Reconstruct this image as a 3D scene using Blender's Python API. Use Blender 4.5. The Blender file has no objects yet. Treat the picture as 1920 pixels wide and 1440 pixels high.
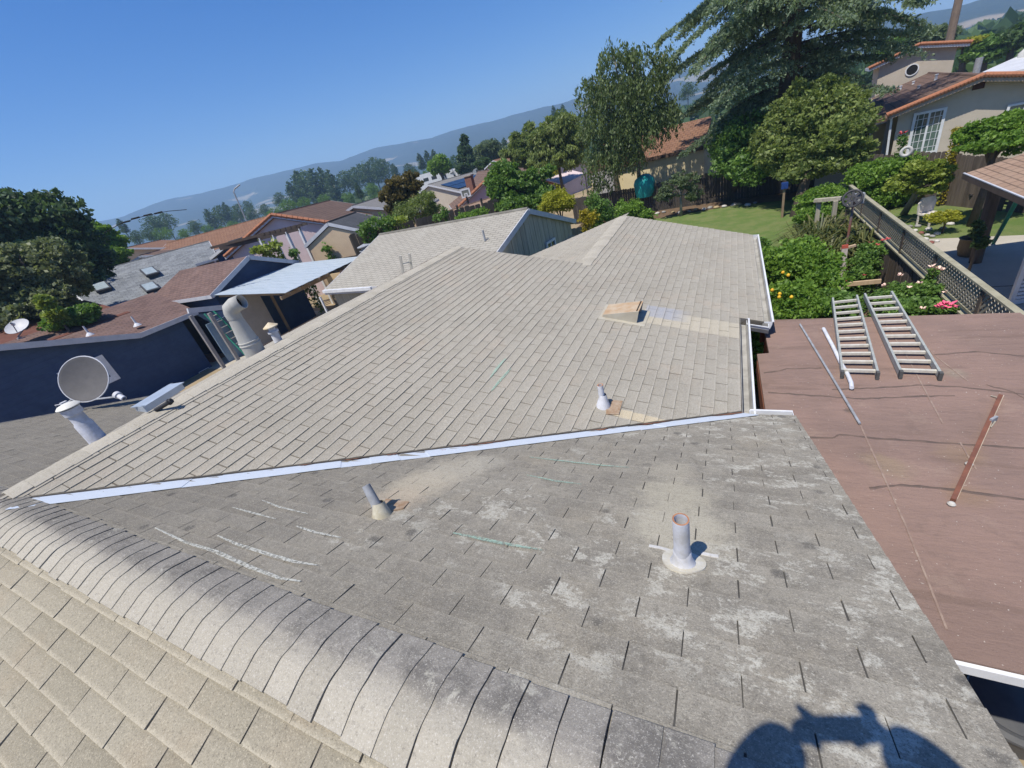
import bpy, math, random
import numpy as np
from mathutils import Vector, Matrix

random.seed(11)
rng = np.random.default_rng(11)
SC = bpy.context.scene
COL = SC.collection

# ------------------------------------------------------------------ camera
# World axes follow the house: +X along the near ridge, +Y along the wing's ridge, ground at z = 0.
F_PX, PITCH, ROLL, HEAD = 765.0, math.radians(28.5), math.radians(15.0), -0.532753709
_c, _s = math.cos(HEAD), math.sin(HEAD)
RZ = np.array([[_c, _s, 0], [-_s, _c, 0], [0, 0, 1]])
_cp, _sp, _cr, _sr = math.cos(PITCH), math.sin(PITCH), math.cos(ROLL), math.sin(ROLL)
FW = RZ @ np.array([0, _cp, -_sp])
_r0 = RZ @ np.array([1, 0, 0.0]); _d0 = RZ @ np.array([0, -_sp, -_cp])
RT = _cr * _r0 + _sr * _d0
DN = -_sr * _r0 + _cr * _d0
CAM = np.array([0, 0, 5.5])
cam_d = bpy.data.cameras.new("camera"); cam = bpy.data.objects.new("camera", cam_d); COL.objects.link(cam)
cam_d.sensor_width = 36.0; cam_d.lens = F_PX / 1920 * 36.0; cam_d.clip_start = 0.02; cam_d.clip_end = 20000
m = Matrix.Identity(4)
for i in range(3):
    m[i][0], m[i][1], m[i][2], m[i][3] = RT[i], -DN[i], -FW[i], CAM[i]
cam.matrix_world = m
SC.camera = cam

# ------------------------------------------------------------------ sky, sun, exposure
ANTI = Vector((0.165, 0.40, -0.90)).normalized()      # the way the sunlight travels
SUNV = -ANTI
w = bpy.data.worlds.new("World"); SC.world = w; w.use_nodes = True
nt = w.node_tree; bg = nt.nodes["Background"]
sky = nt.nodes.new("ShaderNodeTexSky"); sky.sky_type = 'NISHITA'; sky.sun_disc = False
sky.sun_elevation = math.asin(SUNV.z); sky.sun_rotation = math.atan2(SUNV.x, SUNV.y)
sky.altitude = 20; sky.air_density = 1.0; sky.dust_density = 0.25; sky.ozone_density = 3.5
hs = nt.nodes.new("ShaderNodeHueSaturation"); hs.inputs["Saturation"].default_value = 1.5; hs.inputs["Value"].default_value = 1.0; hs.inputs["Hue"].default_value = 0.515
nt.links.new(sky.outputs[0], hs.inputs["Color"]); nt.links.new(hs.outputs[0], bg.inputs[0]); bg.inputs[1].default_value = 0.086
sun_d = bpy.data.lights.new("sun", 'SUN'); sun_d.energy = 4.3; sun_d.angle = math.radians(0.53); sun_d.color = (1.0, 0.945, 0.85)
sun = bpy.data.objects.new("sun", sun_d); COL.objects.link(sun)
sun.rotation_euler = ANTI.to_track_quat('-Z', 'Y').to_euler(); sun.location = (0, -20, 60)
SC.view_settings.view_transform = 'Standard'; SC.view_settings.look = 'None'
SC.view_settings.exposure = 0.55; SC.view_settings.gamma = 1.0; SC.view_settings.use_curve_mapping = False
SC.cycles.use_denoising = True; SC.cycles.denoising_input_passes = 'RGB_ALBEDO_NORMAL'; SC.cycles.denoising_prefilter = 'ACCURATE'
SC.cycles.max_bounces = 6; SC.cycles.diffuse_bounces = 3; SC.cycles.transparent_max_bounces = 8; SC.cycles.volume_bounces = 1

# ------------------------------------------------------------------ survey helpers (sight line through a photo point, met with a plane of the place)
def ray(px, py): return RT * (px - 960) / F_PX + DN * (py - 720) / F_PX + FW
def U(px, py, z=0.0):
    v = ray(px, py); return CAM + v * ((z - CAM[2]) / v[2])
def UX(px, py, x):
    v = ray(px, py); return CAM + v * (x / v[0])
def UY(px, py, y):
    v = ray(px, py); return CAM + v * (y / v[1])
def D(px, py, dist):
    v = ray(px, py); return CAM + v * (dist / math.hypot(v[0], v[1]))
def UP(px, py, o, n):
    v = ray(px, py); return CAM + v * (np.dot(np.array(o) - CAM, n) / np.dot(v, n))
def UV_(px, py, p0, azd):                       # vertical plane through p0 running along azimuth azd
    a = math.radians(azd); return UP(px, py, p0, np.array([math.cos(a), -math.sin(a), 0]))
def proj(X):
    X = np.asarray(X, float) - CAM; zz = X @ FW
    return 960 + F_PX * (X @ RT) / zz, 720 + F_PX * (X @ DN) / zz, zz
def mpp(p): return float((np.asarray(p) - CAM) @ FW) / F_PX     # metres per photo pixel at p

# ------------------------------------------------------------------ object helpers
def setp(o, label=None, cat=None, group=None, kind=None):
    if label: o["label"] = label
    if cat: o["category"] = cat
    if group: o["group"] = group
    if kind: o["kind"] = kind
    return o
def empty(name, loc, label, cat, group=None):
    o = bpy.data.objects.new(name, None); o.empty_display_size = 0.3; o.location = Vector([float(t) for t in loc]); COL.objects.link(o)
    return setp(o, label, cat, group)
def root_loc(o):
    v = Vector((0, 0, 0))
    while o is not None: v += o.location; o = o.parent
    return v
class MB:
    def __init__(s): s.v, s.f, s.uv, s.mi = [], [], {}, {}
    def add(s, pts): 
        i = len(s.v); s.v.extend([tuple(float(t) for t in p) for p in pts]); return i
    def face(s, pts, uv=None, mi=0):
        i = s.add(pts); s.f.append(list(range(i, i + len(pts))))
        if uv is not None: s.uv[len(s.f) - 1] = uv
        if mi: s.mi[len(s.f) - 1] = mi
    def box8(s, b, t, mi=0):                    # bottom ring and top ring of equal length
        n = len(b); i = s.add(list(b) + list(t)); k0 = len(s.f)
        s.f.append([i + n - 1 - k for k in range(n)]); s.f.append([i + n + k for k in range(n)])
        for k in range(n): s.f.append([i + k, i + (k + 1) % n, i + n + (k + 1) % n, i + n + k])
        if mi:
            for q in range(k0, len(s.f)): s.mi[q] = mi
    def box(s, c, sz, ax=None, mi=0):
        c = np.array(c, float); X, Y, Z = [np.array(a, float) for a in (ax or ((1, 0, 0), (0, 1, 0), (0, 0, 1)))]
        X, Y, Z = X * sz[0] / 2, Y * sz[1] / 2, Z * sz[2] / 2
        ring = [(-1, -1), (1, -1), (1, 1), (-1, 1)]
        s.box8([c + X * a + Y * b - Z for a, b in ring], [c + X * a + Y * b + Z for a, b in ring], mi)
    def beam(s, p, q, wd, ht, up=(0, 0, 1), mi=0):
        p, q = np.array(p, float), np.array(q, float); d = q - p; L = np.linalg.norm(d); d = d / L
        up = np.array(up, float); x = np.cross(d, up)
        if np.linalg.norm(x) < 1e-4: x = np.cross(d, (1, 0, 0.01))
        x /= np.linalg.norm(x); z = np.cross(x, d)
        s.box((p + q) / 2, (wd, L, ht), (x, d, z), mi)
    def tube(s, pts, r, n=8, cap=True, mi=0):
        pts = [np.array(p, float) for p in pts]
        rs = r if hasattr(r, '__len__') else [r] * len(pts)
        rings = []; up = None
        for k, p in enumerate(pts):
            d = pts[min(k + 1, len(pts) - 1)] - pts[max(k - 1, 0)]; d = d / (np.linalg.norm(d) + 1e-12)
            if up is None: up = np.array([1, 0, 0.0]) if abs(d[2]) > .9 else np.array([0, 0, 1.0])
            x = np.cross(d, up); x /= np.linalg.norm(x) + 1e-12; y = np.cross(x, d); up = y
            rings.append(s.add([p + rs[k] * (x * math.cos(2 * math.pi * j / n) + y * math.sin(2 * math.pi * j / n)) for j in range(n)]))
        k0 = len(s.f)
        for a, b in zip(rings, rings[1:]):
            for j in range(n): s.f.append([a + j, a + (j + 1) % n, b + (j + 1) % n, b + j])
        if cap:
            s.f.append([rings[0] + n - 1 - j for j in range(n)]); s.f.append([rings[-1] + j for j in range(n)])
        if mi:
            for q in range(k0, len(s.f)): s.mi[q] = mi
    def lathe(s, prof, o, ax=(0, 0, 1), n=20, mi=0):      # prof: (radius, height)
        ax = np.array(ax, float); ax /= np.linalg.norm(ax)
        o = np.array(o, float); x = np.cross(ax, (0, 1, 0) if abs(ax[1]) < .9 else (1, 0, 0)); x /= np.linalg.norm(x); y = np.cross(ax, x)
        rings = [s.add([o + ax * h + max(r, 1e-4) * (x * math.cos(2 * math.pi * j / n) + y * math.sin(2 * math.pi * j / n)) for j in range(n)]) for r, h in prof]
        k0 = len(s.f)
        for a, b in zip(rings, rings[1:]):
            for j in range(n): s.f.append([a + j, a + (j + 1) % n, b + (j + 1) % n, b + j])
        if mi:
            for q in range(k0, len(s.f)): s.mi[q] = mi
    def slab(s, p0, p1, p2, p3, th, mi=0):      # p0-p1 the eave, p3-p2 the ridge; UV in metres on the top face
        P = [np.array(p, float) for p in (p0, p1, p2, p3)]
        e = P[1] - P[0]; e /= np.linalg.norm(e); n = np.cross(P[1] - P[0], P[3] - P[0]); n /= np.linalg.norm(n)
        if n[2] < 0: n = -n
        g = np.cross(n, e)
        uv = [((p - P[0]) @ e, (p - P[0]) @ g) for p in P]
        s.poly_slab(P, uv, n, th, mi)
    def poly_slab(s, P, uv, n, th, mi=0):
        P = [np.array(p, float) for p in P]; N = np.zeros(3)
        for k in range(len(P)): N += np.cross(P[k], P[(k + 1) % len(P)])
        if N @ n < 0: P = P[::-1]; uv = uv[::-1]
        s.face(P, uv, mi); B = [p - np.array(n) * th for p in P]
        s.face(B[::-1], None, mi)
        for k in range(len(P)):
            q = (k + 1) % len(P); s.face([P[q], P[k], B[k], B[q]], None, mi)
    def build(s, name, mat, parent=None, smooth=False, label=None, kind=None):
        me = bpy.data.meshes.new(name)
        V = np.array(s.v, float)
        if parent is None:
            o0 = np.array([(V[:, 0].min() + V[:, 0].max()) / 2, (V[:, 1].min() + V[:, 1].max()) / 2, V[:, 2].min()])
        else:
            o0 = np.array(root_loc(parent))
        me.from_pydata((V - o0).tolist(), [], s.f); 
        if s.uv:
            ul = me.uv_layers.new(name="UVMap")
            for fi, uvs in s.uv.items():
                for li, u in zip(me.polygons[fi].loop_indices, uvs): ul.data[li].uv = u
        for mt in (mat if isinstance(mat, (list, tuple)) else [mat]): me.materials.append(mt)
        for fi, k in s.mi.items(): me.polygons[fi].material_index = k
        if smooth: me.polygons.foreach_set("use_smooth", [True] * len(me.polygons))
        me.update(); me.validate()
        o = bpy.data.objects.new(name, me); COL.objects.link(o)
        if parent is None: o.location = o0
        else: o.parent = parent
        if label: o["label"] = label
        if kind: o["kind"] = kind
        return o
def mesh_np(name, V, Fq, mat, parent=None, tint=None, kind=None, smooth=False):
    V = np.asarray(V, float); nf, k = Fq.shape; me = bpy.data.meshes.new(name)
    o0 = np.array(root_loc(parent)) if parent is not None else np.array([V[:, 0].mean(), V[:, 1].mean(), V[:, 2].min()])
    me.vertices.add(len(V)); me.vertices.foreach_set("co", (V - o0).astype(np.float32).ravel())
    me.loops.add(nf * k); me.loops.foreach_set("vertex_index", Fq.astype(np.int32).ravel())
    me.polygons.add(nf); me.polygons.foreach_set("loop_start", np.arange(0, nf * k, k, dtype=np.int32))
    me.update(calc_edges=True)
    if tint is not None:
        at = me.attributes.new("tint", 'FLOAT', 'FACE'); at.data.foreach_set("value", np.asarray(tint, np.float32))
    me.materials.append(mat)
    if smooth: me.polygons.foreach_set("use_smooth", [True] * nf)
    o = bpy.data.objects.new(name, me); COL.objects.link(o)
    if parent is None: o.location = o0
    else: o.parent = parent
    if kind: o["kind"] = kind
    return o
def copy_tree(o, parent=None):
    c = o.copy(); COL.objects.link(c)
    if parent is not None: c.parent = parent
    for ch in list(o.children): copy_tree(ch, c)
    return c

# ------------------------------------------------------------------ materials
def lin(r, g, b): return tuple((x / 255 / 12.92 if x <= 10 else ((x / 255 + .055) / 1.055) ** 2.4) for x in (r, g, b)) + (1,)
class NT:
    def __init__(s, name):
        s.m = bpy.data.materials.new(name); s.m.use_nodes = True; s.t = s.m.node_tree; s.n = s.t.nodes; s.l = s.t.links
        s.b = s.n["Principled BSDF"]; s.out = s.n["Material Output"]
        s.pos = s.n.new("ShaderNodeNewGeometry").outputs["Position"]
    def k(s, x, sock):
        if hasattr(x, 'links') or hasattr(x, 'is_linked'): s.l.new(x, sock)
        else: sock.default_value = x
    def noise(s, scale, detail=5, rough=.6, vec=None, dist=0, out="Fac"):
        n = s.n.new("ShaderNodeTexNoise"); n.inputs["Scale"].default_value = scale; n.inputs["Detail"].default_value = detail
        n.inputs["Roughness"].default_value = rough; n.inputs["Distortion"].default_value = dist
        s.l.new(vec or s.pos, n.inputs["Vector"]); return n.outputs[out]
    def step(s, x, a, b):
        n = s.n.new("ShaderNodeMapRange"); n.interpolation_type = 'SMOOTHSTEP'
        s.k(x, n.inputs[0]); n.inputs[1].default_value = a; n.inputs[2].default_value = b; return n.outputs[0]
    def math(s, op, a, b=0.0, c=None, clamp=False):
        n = s.n.new("ShaderNodeMath"); n.operation = op; n.use_clamp = clamp; s.k(a, n.inputs[0]); s.k(b, n.inputs[1])
        if c is not None: s.k(c, n.inputs[2])
        return n.outputs[0]
    def mix(s, f, a, b, mode='MIX'):
        n = s.n.new("ShaderNodeMix"); n.data_type = 'RGBA'; n.blend_type = mode
        s.k(f, n.inputs[0]); s.k(a, n.inputs[6]); s.k(b, n.inputs[7]); return n.outputs[2]
    def sep(s, v=None):
        n = s.n.new("ShaderNodeSeparateXYZ"); s.l.new(v or s.pos, n.inputs[0]); return n.outputs
    def mapv(s, scale=(1, 1, 1), rot=(0, 0, 0), loc=(0, 0, 0), vec=None):
        n = s.n.new("ShaderNodeMapping"); n.inputs["Scale"].default_value = scale; n.inputs["Rotation"].default_value = rot; n.inputs["Location"].default_value = loc
        s.l.new(vec or s.pos, n.inputs[0]); return n.outputs[0]
    def attr(s, name):
        n = s.n.new("ShaderNodeAttribute"); n.attribute_name = name; return n.outputs["Fac"]
    def objrand(s): return s.n.new("ShaderNodeObjectInfo").outputs["Random"]
    def uv(s): return s.n.new("ShaderNodeTexCoord").outputs["UV"]
    def dist_to(s, p, scale=(1, 1, 1)):
        a = s.n.new("ShaderNodeVectorMath"); a.operation = 'SUBTRACT'; s.l.new(s.pos, a.inputs[0]); a.inputs[1].default_value = tuple(float(t) for t in p)
        b = s.n.new("ShaderNodeVectorMath"); b.operation = 'MULTIPLY'; s.l.new(a.outputs[0], b.inputs[0]); b.inputs[1].default_value = scale
        c = s.n.new("ShaderNodeVectorMath"); c.operation = 'LENGTH'; s.l.new(b.outputs[0], c.inputs[0]); return c.outputs["Value"]
    def fin(s, col, rough=.85, bump=None, bstr=.3, bdist=.01, spec=.3, metal=0.0):
        s.k(col, s.b.inputs["Base Color"]); s.k(rough, s.b.inputs["Roughness"]); s.b.inputs["Specular IOR Level"].default_value = spec
        s.b.inputs["Metallic"].default_value = metal
        if bump is not None:
            n = s.n.new("ShaderNodeBump"); n.inputs["Strength"].default_value = bstr; n.inputs["Distance"].default_value = bdist
            s.l.new(bump, n.inputs["Height"]); s.l.new(n.outputs[0], s.b.inputs["Normal"])
        return s.m
def M(name, c1, c2=None, scale=3.0, rough=.8, bump=0.0, bscale=40.0, spec=.3, metal=0.0, lo=.35, hi=.65, stretch=(1, 1, 1), rnd=0.0):
    t = NT(name); c2 = c2 or tuple(x * .75 for x in c1[:3]) + (1,)
    v = t.mapv(stretch) if stretch != (1, 1, 1) else None
    col = t.mix(t.step(t.noise(scale, 6, .65, v), lo, hi), c1, c2)
    col = t.mix(t.math('MULTIPLY', t.noise(scale * 9, 4, .7, v), .35), col, tuple(x * .6 for x in c1[:3]) + (1,))
    if rnd: col = t.mix(t.math('MULTIPLY', t.objrand(), rnd), col, tuple(x * .35 for x in c2[:3]) + (1,))
    return t.fin(col, rough, t.noise(bscale, 4, .7, v) if bump else None, bump, .01, spec, metal)
def leafmat(name, dark, light, rough=.5, trans=.38):
    t = NT(name); f = t.attr("tint")
    col = t.mix(f, dark, light)
    t.fin(col, rough, spec=.35)
    tr = t.n.new("ShaderNodeBsdfTranslucent"); t.l.new(t.mix(.5, col, (light[0] * 1.2, light[1] * 1.3, light[2] * .5, 1)), tr.inputs[0])
    mx = t.n.new("ShaderNodeMixShader"); mx.inputs[0].default_value = trans
    t.l.new(t.b.outputs[0], mx.inputs[1]); t.l.new(tr.outputs[0], mx.inputs[2]); t.l.new(mx.outputs[0], t.out.inputs[0])
    return t.m
def roofmat(name, c1, c2, c3, bw=.32, bh=.14, mortar=.012, stain=.4, bstr=.5, wave=0.0):
    t = NT(name); br = t.n.new("ShaderNodeTexBrick"); t.l.new(t.uv(), br.inputs[0])
    br.inputs["Color1"].default_value = c1; br.inputs["Color2"].default_value = c2; br.inputs["Mortar"].default_value = tuple(x * .35 for x in c1[:3]) + (1,)
    br.inputs["Scale"].default_value = 1; br.inputs["Mortar Size"].default_value = mortar; br.inputs["Brick Width"].default_value = bw; br.inputs["Row Height"].default_value = bh
    br.inputs["Bias"].default_value = 0
    col = t.mix(t.math('MULTIPLY', t.step(t.noise(1.3, 6, .65), .4, .7), stain), br.outputs[0], c3)
    col = t.mix(t.math('MULTIPLY', t.noise(60, 3, .7), .5), col, tuple(x * .55 for x in c1[:3]) + (1,))
    h = t.math('SUBTRACT', 1.0, br.outputs["Fac"])
    if wave:
        wv = t.n.new("ShaderNodeTexWave"); wv.inputs["Scale"].default_value = wave; t.l.new(t.uv(), wv.inputs[0]); h = t.math('ADD', h, wv.outputs["Fac"])
    return t.fin(col, .9, h, bstr, .03)

# ------------------------------------------------------------------ shingle materials
def shinglemat(name, base, alt, warm, lichen=0.0, dark=0.0, source='attr', spots=0.0, pale=(0.56, 0.54, 0.46, 1), special=None, edge=.3):
    t = NT(name)
    rnd = t.objrand() if source == 'object' else t.attr("tint")
    col = t.mix(rnd, base, alt)
    col = t.mix(t.math('MULTIPLY', t.step(t.noise(2.2, 5, .6), .5, .75), .5), col, warm)
    col = t.mix(t.math('MULTIPLY', t.step(t.noise(.8, 4, .6), .45, .7), .3), col, tuple(x * .72 for x in base[:3]) + (1,))
    if dark:      # soot and algae left by the weather
        col = t.mix(t.math('MULTIPLY', t.step(t.noise(3.5, 8, .72), .42, .62), dark), col, (.085, .08, .074, 1))
    if lichen:
        px_ = t.sep()[0]
        dens = t.step(t.math('MULTIPLY_ADD', px_, .07, t.noise(1.3, 3, .55)), .34, .56)
        vs = t.mapv((.8, 1.1, 1.0))
        l1 = t.step(t.math('MULTIPLY_ADD', t.noise(40, 5, .85), .42, t.noise(7.5, 9, .74, vs, .15)), .735, .80)
        l2 = t.step(t.noise(34, 6, .85), .57, .66)
        mot = t.step(t.noise(16, 7, .8), .50, .36)
        col = t.mix(t.math('MULTIPLY', mot, .45 if lichen > .5 else .2), col, tuple(x * .55 for x in base[:3]) + (1,))
        lf = t.math('MULTIPLY', t.math('MAXIMUM', t.math('MULTIPLY', l1, dens), t.math('MULTIPLY', l2, .5)), lichen)
        lf = t.math('MULTIPLY', lf, t.math('MULTIPLY_ADD', t.noise(70, 3, .85), 2.4, -.55, True))
        col = t.mix(lf, col, pale)
    if dark and lichen > .5:
        al = t.math('MULTIPLY_ADD', t.noise(.9, 6, .7), 2.6, t.sep()[0])
        col = t.mix(t.math('MULTIPLY', t.math('SUBTRACT', 1.0, t.step(al, -3.8, 1.2)), .62), col, (.135, .124, .105, 1))
    if spots:
        v = t.n.new("ShaderNodeTexVoronoi"); v.inputs["Scale"].default_value = 3.1; t.l.new(t.pos, v.inputs["Vector"])
        rr = t.math('MULTIPLY_ADD', t.noise(30, 3, .6), .10, v.outputs["Distance"])
        sp = t.math('SUBTRACT', 1.0, t.step(rr, .12, .19))
        col = t.mix(t.math('MULTIPLY', sp, spots), col, (.075, .072, .068, 1))
    if special: col = special(t, col)
    ed = t.attr("edge")                                   # worn pale butt edges, darker colour towards the lap above
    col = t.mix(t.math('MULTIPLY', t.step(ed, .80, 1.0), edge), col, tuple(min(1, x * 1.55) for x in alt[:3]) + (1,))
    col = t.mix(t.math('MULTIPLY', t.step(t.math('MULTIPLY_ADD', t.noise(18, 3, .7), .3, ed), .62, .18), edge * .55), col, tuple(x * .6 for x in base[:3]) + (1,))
    g0 = t.noise(48, 4, .85)
    col = t.mix(t.math('MULTIPLY', t.step(g0, .46, .34), .42), col, tuple(x * .5 for x in base[:3]) + (1,))
    col = t.mix(t.math('MULTIPLY', t.step(g0, .55, .68), .34), col, tuple(min(1, x * 1.6) for x in alt[:3]) + (1,))
    g = t.noise(150, 3, .9)                               # mineral granules
    col = t.mix(t.math('MULTIPLY', t.step(g, .45, .32), .8), col, tuple(x * .38 for x in base[:3]) + (1,))
    col = t.mix(t.math('MULTIPLY', t.step(g, .55, .68), .7), col, tuple(min(1, x * 1.7) for x in alt[:3]) + (1,))
    return t.fin(col, .95, g, .5, .006, spec=.15)

A_BASE, A_ALT, A_WARM = (0.268, 0.244, 0.198, 1), (0.315, 0.289, 0.236, 1), (0.310, 0.268, 0.198, 1)
B_BASE, B_ALT, B_WARM = (0.275, 0.246, 0.184, 1), (0.325, 0.291, 0.221, 1), (0.325, 0.258, 0.176, 1)
C_BASE, C_ALT, C_WARM = (.318, .292, .240, 1), (.352, .325, .270, 1), (.385, .318, .245, 1)

# planes of the roof
SU = 1.2
AS, ACs = math.sin(.361678407), math.cos(.361678407)
def A3(u, v, h=0.0): return np.array([u * SU, SU * (v * ACs - AS) + h * AS, 5.5 + SU * (-v * AS - ACs) + h * ACs])
NA = np.array([0, AS, ACs]); EUA = np.array([1.0, 0, 0]); EVA = np.array([0, ACs, -AS])
VR = .68; RIDGE_Y, RIDGE_Z = A3(0, VR)[1], A3(0, VR)[2]
NB = np.array([0, -AS, ACs]); EVB = np.array([0, -ACs, -AS])
OA = np.array([0, RIDGE_Y, RIDGE_Z])                     # u in metres along x, v in metres down the slope from the ridge
J = np.array([-4.34 * SU, RIDGE_Y, RIDGE_Z])
_k = math.radians(1.41); _q = math.radians(13.896)
EAC = np.array([math.sin(_k), math.cos(_k), 0]); EHC = np.array([math.cos(_k), -math.sin(_k), 0])
EBC = EHC * math.cos(_q) + np.array([0, 0, -math.sin(_q)]); NC = np.cross(EAC, EBC); NC *= np.sign(NC[2])
EBD = -EHC * math.cos(_q) + np.array([0, 0, -math.sin(_q)]); ND = np.cross(EAC, EBD); ND *= np.sign(ND[2])
def C3(a, b, h=0.0): return J + EAC * a + EBC * b + NC * h
def onA(px, py, h=0.0): return UP(px, py, OA + NA * h, NA)
def onC(px, py, h=0.0): return UP(px, py, J + NC * h, NC)
def Cab(p): p = np.asarray(p) - J; return p @ EAC, p @ EBC
def Auv(p): p = np.asarray(p) - OA; return p @ EUA, p @ EVA
UL, UR, VE = -8.85 * SU, .555 * SU, (3.77 - VR) * SU      # left rake, right rake, eave of the near slope
V1 = onA(1390, 775); V1a, V1b = Cab(V1); V1u, V1v = Auv(V1)
EAVE1 = V1b
R3 = C3(7.36, 2.83); R3F = onC(1168, 404); CF = onC(1395, 438)
AF, BF = Cab(R3F); CFa, CFb = Cab(CF)
BR3 = 2.83

def clip(poly, a, b, c):                                   # keep a*u + b*v <= c
    out = []
    for i in range(len(poly)):
        p, q = poly[i], poly[(i + 1) % len(poly)]
        dp, dq = a * p[0] + b * p[1] - c, a * q[0] + b * q[1] - c
        if dp <= 0: out.append(p)
        if (dp < 0 < dq) or (dq < 0 < dp):
            s = dp / (dp - dq); out.append((p[0] + s * (q[0] - p[0]), p[1] + s * (q[1] - p[1])))
    return out
TABS = []                                                   # every shingle tab of the house, sorted later by its size in view
def tabs(slope, o, eu, ev, n, pieces, tw, ex, v0, u_first, shift, th, gap=.009, region=None, far=False):
    for hp, (ulo, uhi, vlo, vhi) in pieces:
        k0, k1 = math.floor((vlo - v0) / ex), math.ceil((vhi - v0) / ex)
        for k in range(k0, k1 + 1):
            va, vb = v0 + k * ex, v0 + (k + 1) * ex
            rr = random.Random(k * 7919 + hash(slope) % 1000 if False else k * 7919 + len(slope))
            off = u_first + k * shift + rr.uniform(-.006, .006)
            j0, j1 = math.floor((ulo - off) / tw), math.ceil((uhi - off) / tw)
            for j in range(j0, j1 + 1):
                rt = random.Random(k * 1000003 + j * 101 + len(slope) * 13)
                g = gap * rt.uniform(.35, 1.35); w = rt.uniform(-.004, .004)
                q = [(off + j * tw + g / 2, va), (off + (j + 1) * tw - g / 2, va), (off + (j + 1) * tw - g / 2, vb + rt.uniform(-.004, .003)), (off + j * tw + g / 2, vb + w)]
                for h in hp:
                    q = clip(q, *h)
                    if len(q) < 3: break
                if len(q) < 3: continue
                ar = 0.5 * abs(sum(q[i][0] * q[(i + 1) % len(q)][1] - q[(i + 1) % len(q)][0] * q[i][1] for i in range(len(q))))
                if ar < 4e-4: continue
                t0 = th * rt.uniform(.75, 1.25); c1, c2 = rt.uniform(-.25, .3) * th, rt.uniform(-.25, .3) * th
                tint = rt.random()
                cu = sum(p[0] for p in q) / len(q)
                def H(p, va=va, t0=t0, c1=c1, c2=c2, cu=cu): 
                    s = max(0, min(1.1, (p[1] - va) / ex)); return .0015 + s * (t0 + (c1 if p[0] < cu else c2))
                top = [o + eu * p[0] + ev * p[1] + n * H(p) for p in q]
                low = [o + eu * p[0] + ev * p[1] - n * .002 for p in q]
                sc = [proj(p) for p in top]
                if min(s[2] for s in sc) > .05:
                    px = 0.5 * abs(sum(sc[i][0] * sc[(i + 1) % len(q)][1] - sc[(i + 1) % len(q)][0] * sc[i][1] for i in range(len(q))))
                    mx, my = sum(s[0] for s in sc) / len(q), sum(s[1] for s in sc) / len(q)
                    if not (-5 < mx < 1925 and -5 < my < 1445): px = 0
                else: px = 0
                TABS.append((px, slope, top, low, tint))

gA = 100
INF = 1e3
vsl = (V1u - J[0]) / V1v                                    # the valley in A coordinates: u = J.x + vsl * v
CAPW = .19
# A: right of the valley, then the far left part beyond the second valley (u = J.x - .95 v)
tabs('near_slope', OA, EUA, EVA, NA, [
    ([(-1, vsl, -J[0] - .03), (1, .0, UR + .02), (0, -1, -.09), (0, 1, VE)], (J[0], UR, .04, VE)),
    ([(1, .95, J[0] - .03), (-1, 0, -UL), (0, -1, -.09), (0, 1, VE)], (UL, J[0], .04, VE))],
    .348, .125, (.962 - VR) * SU, -.801 * SU, .176, .0065, gap=.006)
# B: behind the ridge, where the photographer stands
tabs('back_slope', OA, EUA, EVB, NB, [([(-1, 0, -UL), (1, 0, UR), (0, -1, -.09), (0, 1, 3.6)], (-6.5, UR, .04, 3.0))],
    .325, .110, .169 * SU - .110 - .004, -2.02 * SU + .1625, .1625, .0085)
# C: the wide wing, in three convex pieces
vca = V1a / V1b
fr = (CFa - AF) / (CFb - BF)
tabs('wing_slope', J, EAC, EBC, NC, [
    ([(-1, vca, -.035), (1, 0, 6.0), (0, -1, -.04), (0, 1, EAVE1)], (0, 6.0, .04, EAVE1)),
    ([(-1, 0, -6.0), (1, 0, 7.42), (0, -1, -.04), (0, 1, 5.83)], (6.0, 7.42, .04, 5.83)),
    ([(-1, 0, -7.42), (0, -1, -BR3 - .03), (1, -fr, AF - fr * BF), (0, 1, 5.83)], (7.42, 11.8, BR3, 5.83))],
    .34, .1235, .164 * SU - .1235, 2.007 * SU, .17, .0078, gap=.012)
# D: beyond the wing's ridge, E: beyond the third ridge
tabs('wing_back_slope', J, EAC, EBD, ND, [([(-1, 1.06, -.03), (1, 0, 7.42), (0, -1, -.04), (0, 1, 5.6)], (0, 7.42, .04, 5.6))], .34, .1235, .1, .05, .17, .009)
OE = C3(7.42, BR3)
E_lo = UP(992, 481, OE, ND); E_pts = [OE, UP(1168, 404, OE, ND), E_lo]
ea, eb = (E_lo - OE) @ EAC, (E_lo - OE) @ EBD
fa, fb = (E_pts[1] - OE) @ EAC, (E_pts[1] - OE) @ EBD
fe = (fa - ea) / (fb - eb)
tabs('gable_back_slope', OE, EAC, EBD, ND, [([(-1, 0, 0), (1, -fe, ea - fe * eb), (0, -1, -.02), (0, 1, max(eb, 1.0) + 2.0)], (0, max(fa, ea), 0, max(eb, .5) + 2.0))], .34, .1235, .06, .02, .17, .009)

# ------------------------------------------------------------------ the house we stand on
house = empty("house", (-4.5, 3.0, 0), "single storey house with the weathered grey and tan shingle roof we look down on", "house")
deckm = M("roof_felt", (.10, .095, .085, 1), (.065, .062, .058, 1), 3, .95)
deckC = M("roof_felt_tan", (.155, .138, .112, 1), (.12, .105, .085, 1), 3, .95)
slopes = {}
def slope(key, pts, n, mat, label):
    mb = MB(); mb.poly_slab(pts, [(0, 0)] * len(pts), n, .10); slopes[key] = mb.build("roof_slope", mat, house, label=label)
slope('near_slope', [OA + EUA * u + EVA * v for u, v in ((UL, .09), (UR, .09), (UR, VE), (UL, VE))], NA, deckm, "dark lichen stained slope falling away from the near ridge")
slope('back_slope', [OA + EUA * u + EVB * v for u, v in ((UL, .09), (UR, .09), (UR, 3.6), (UL, 3.6))], NB, deckC, "clean tan slope on the sunny side of the near ridge")
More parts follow.
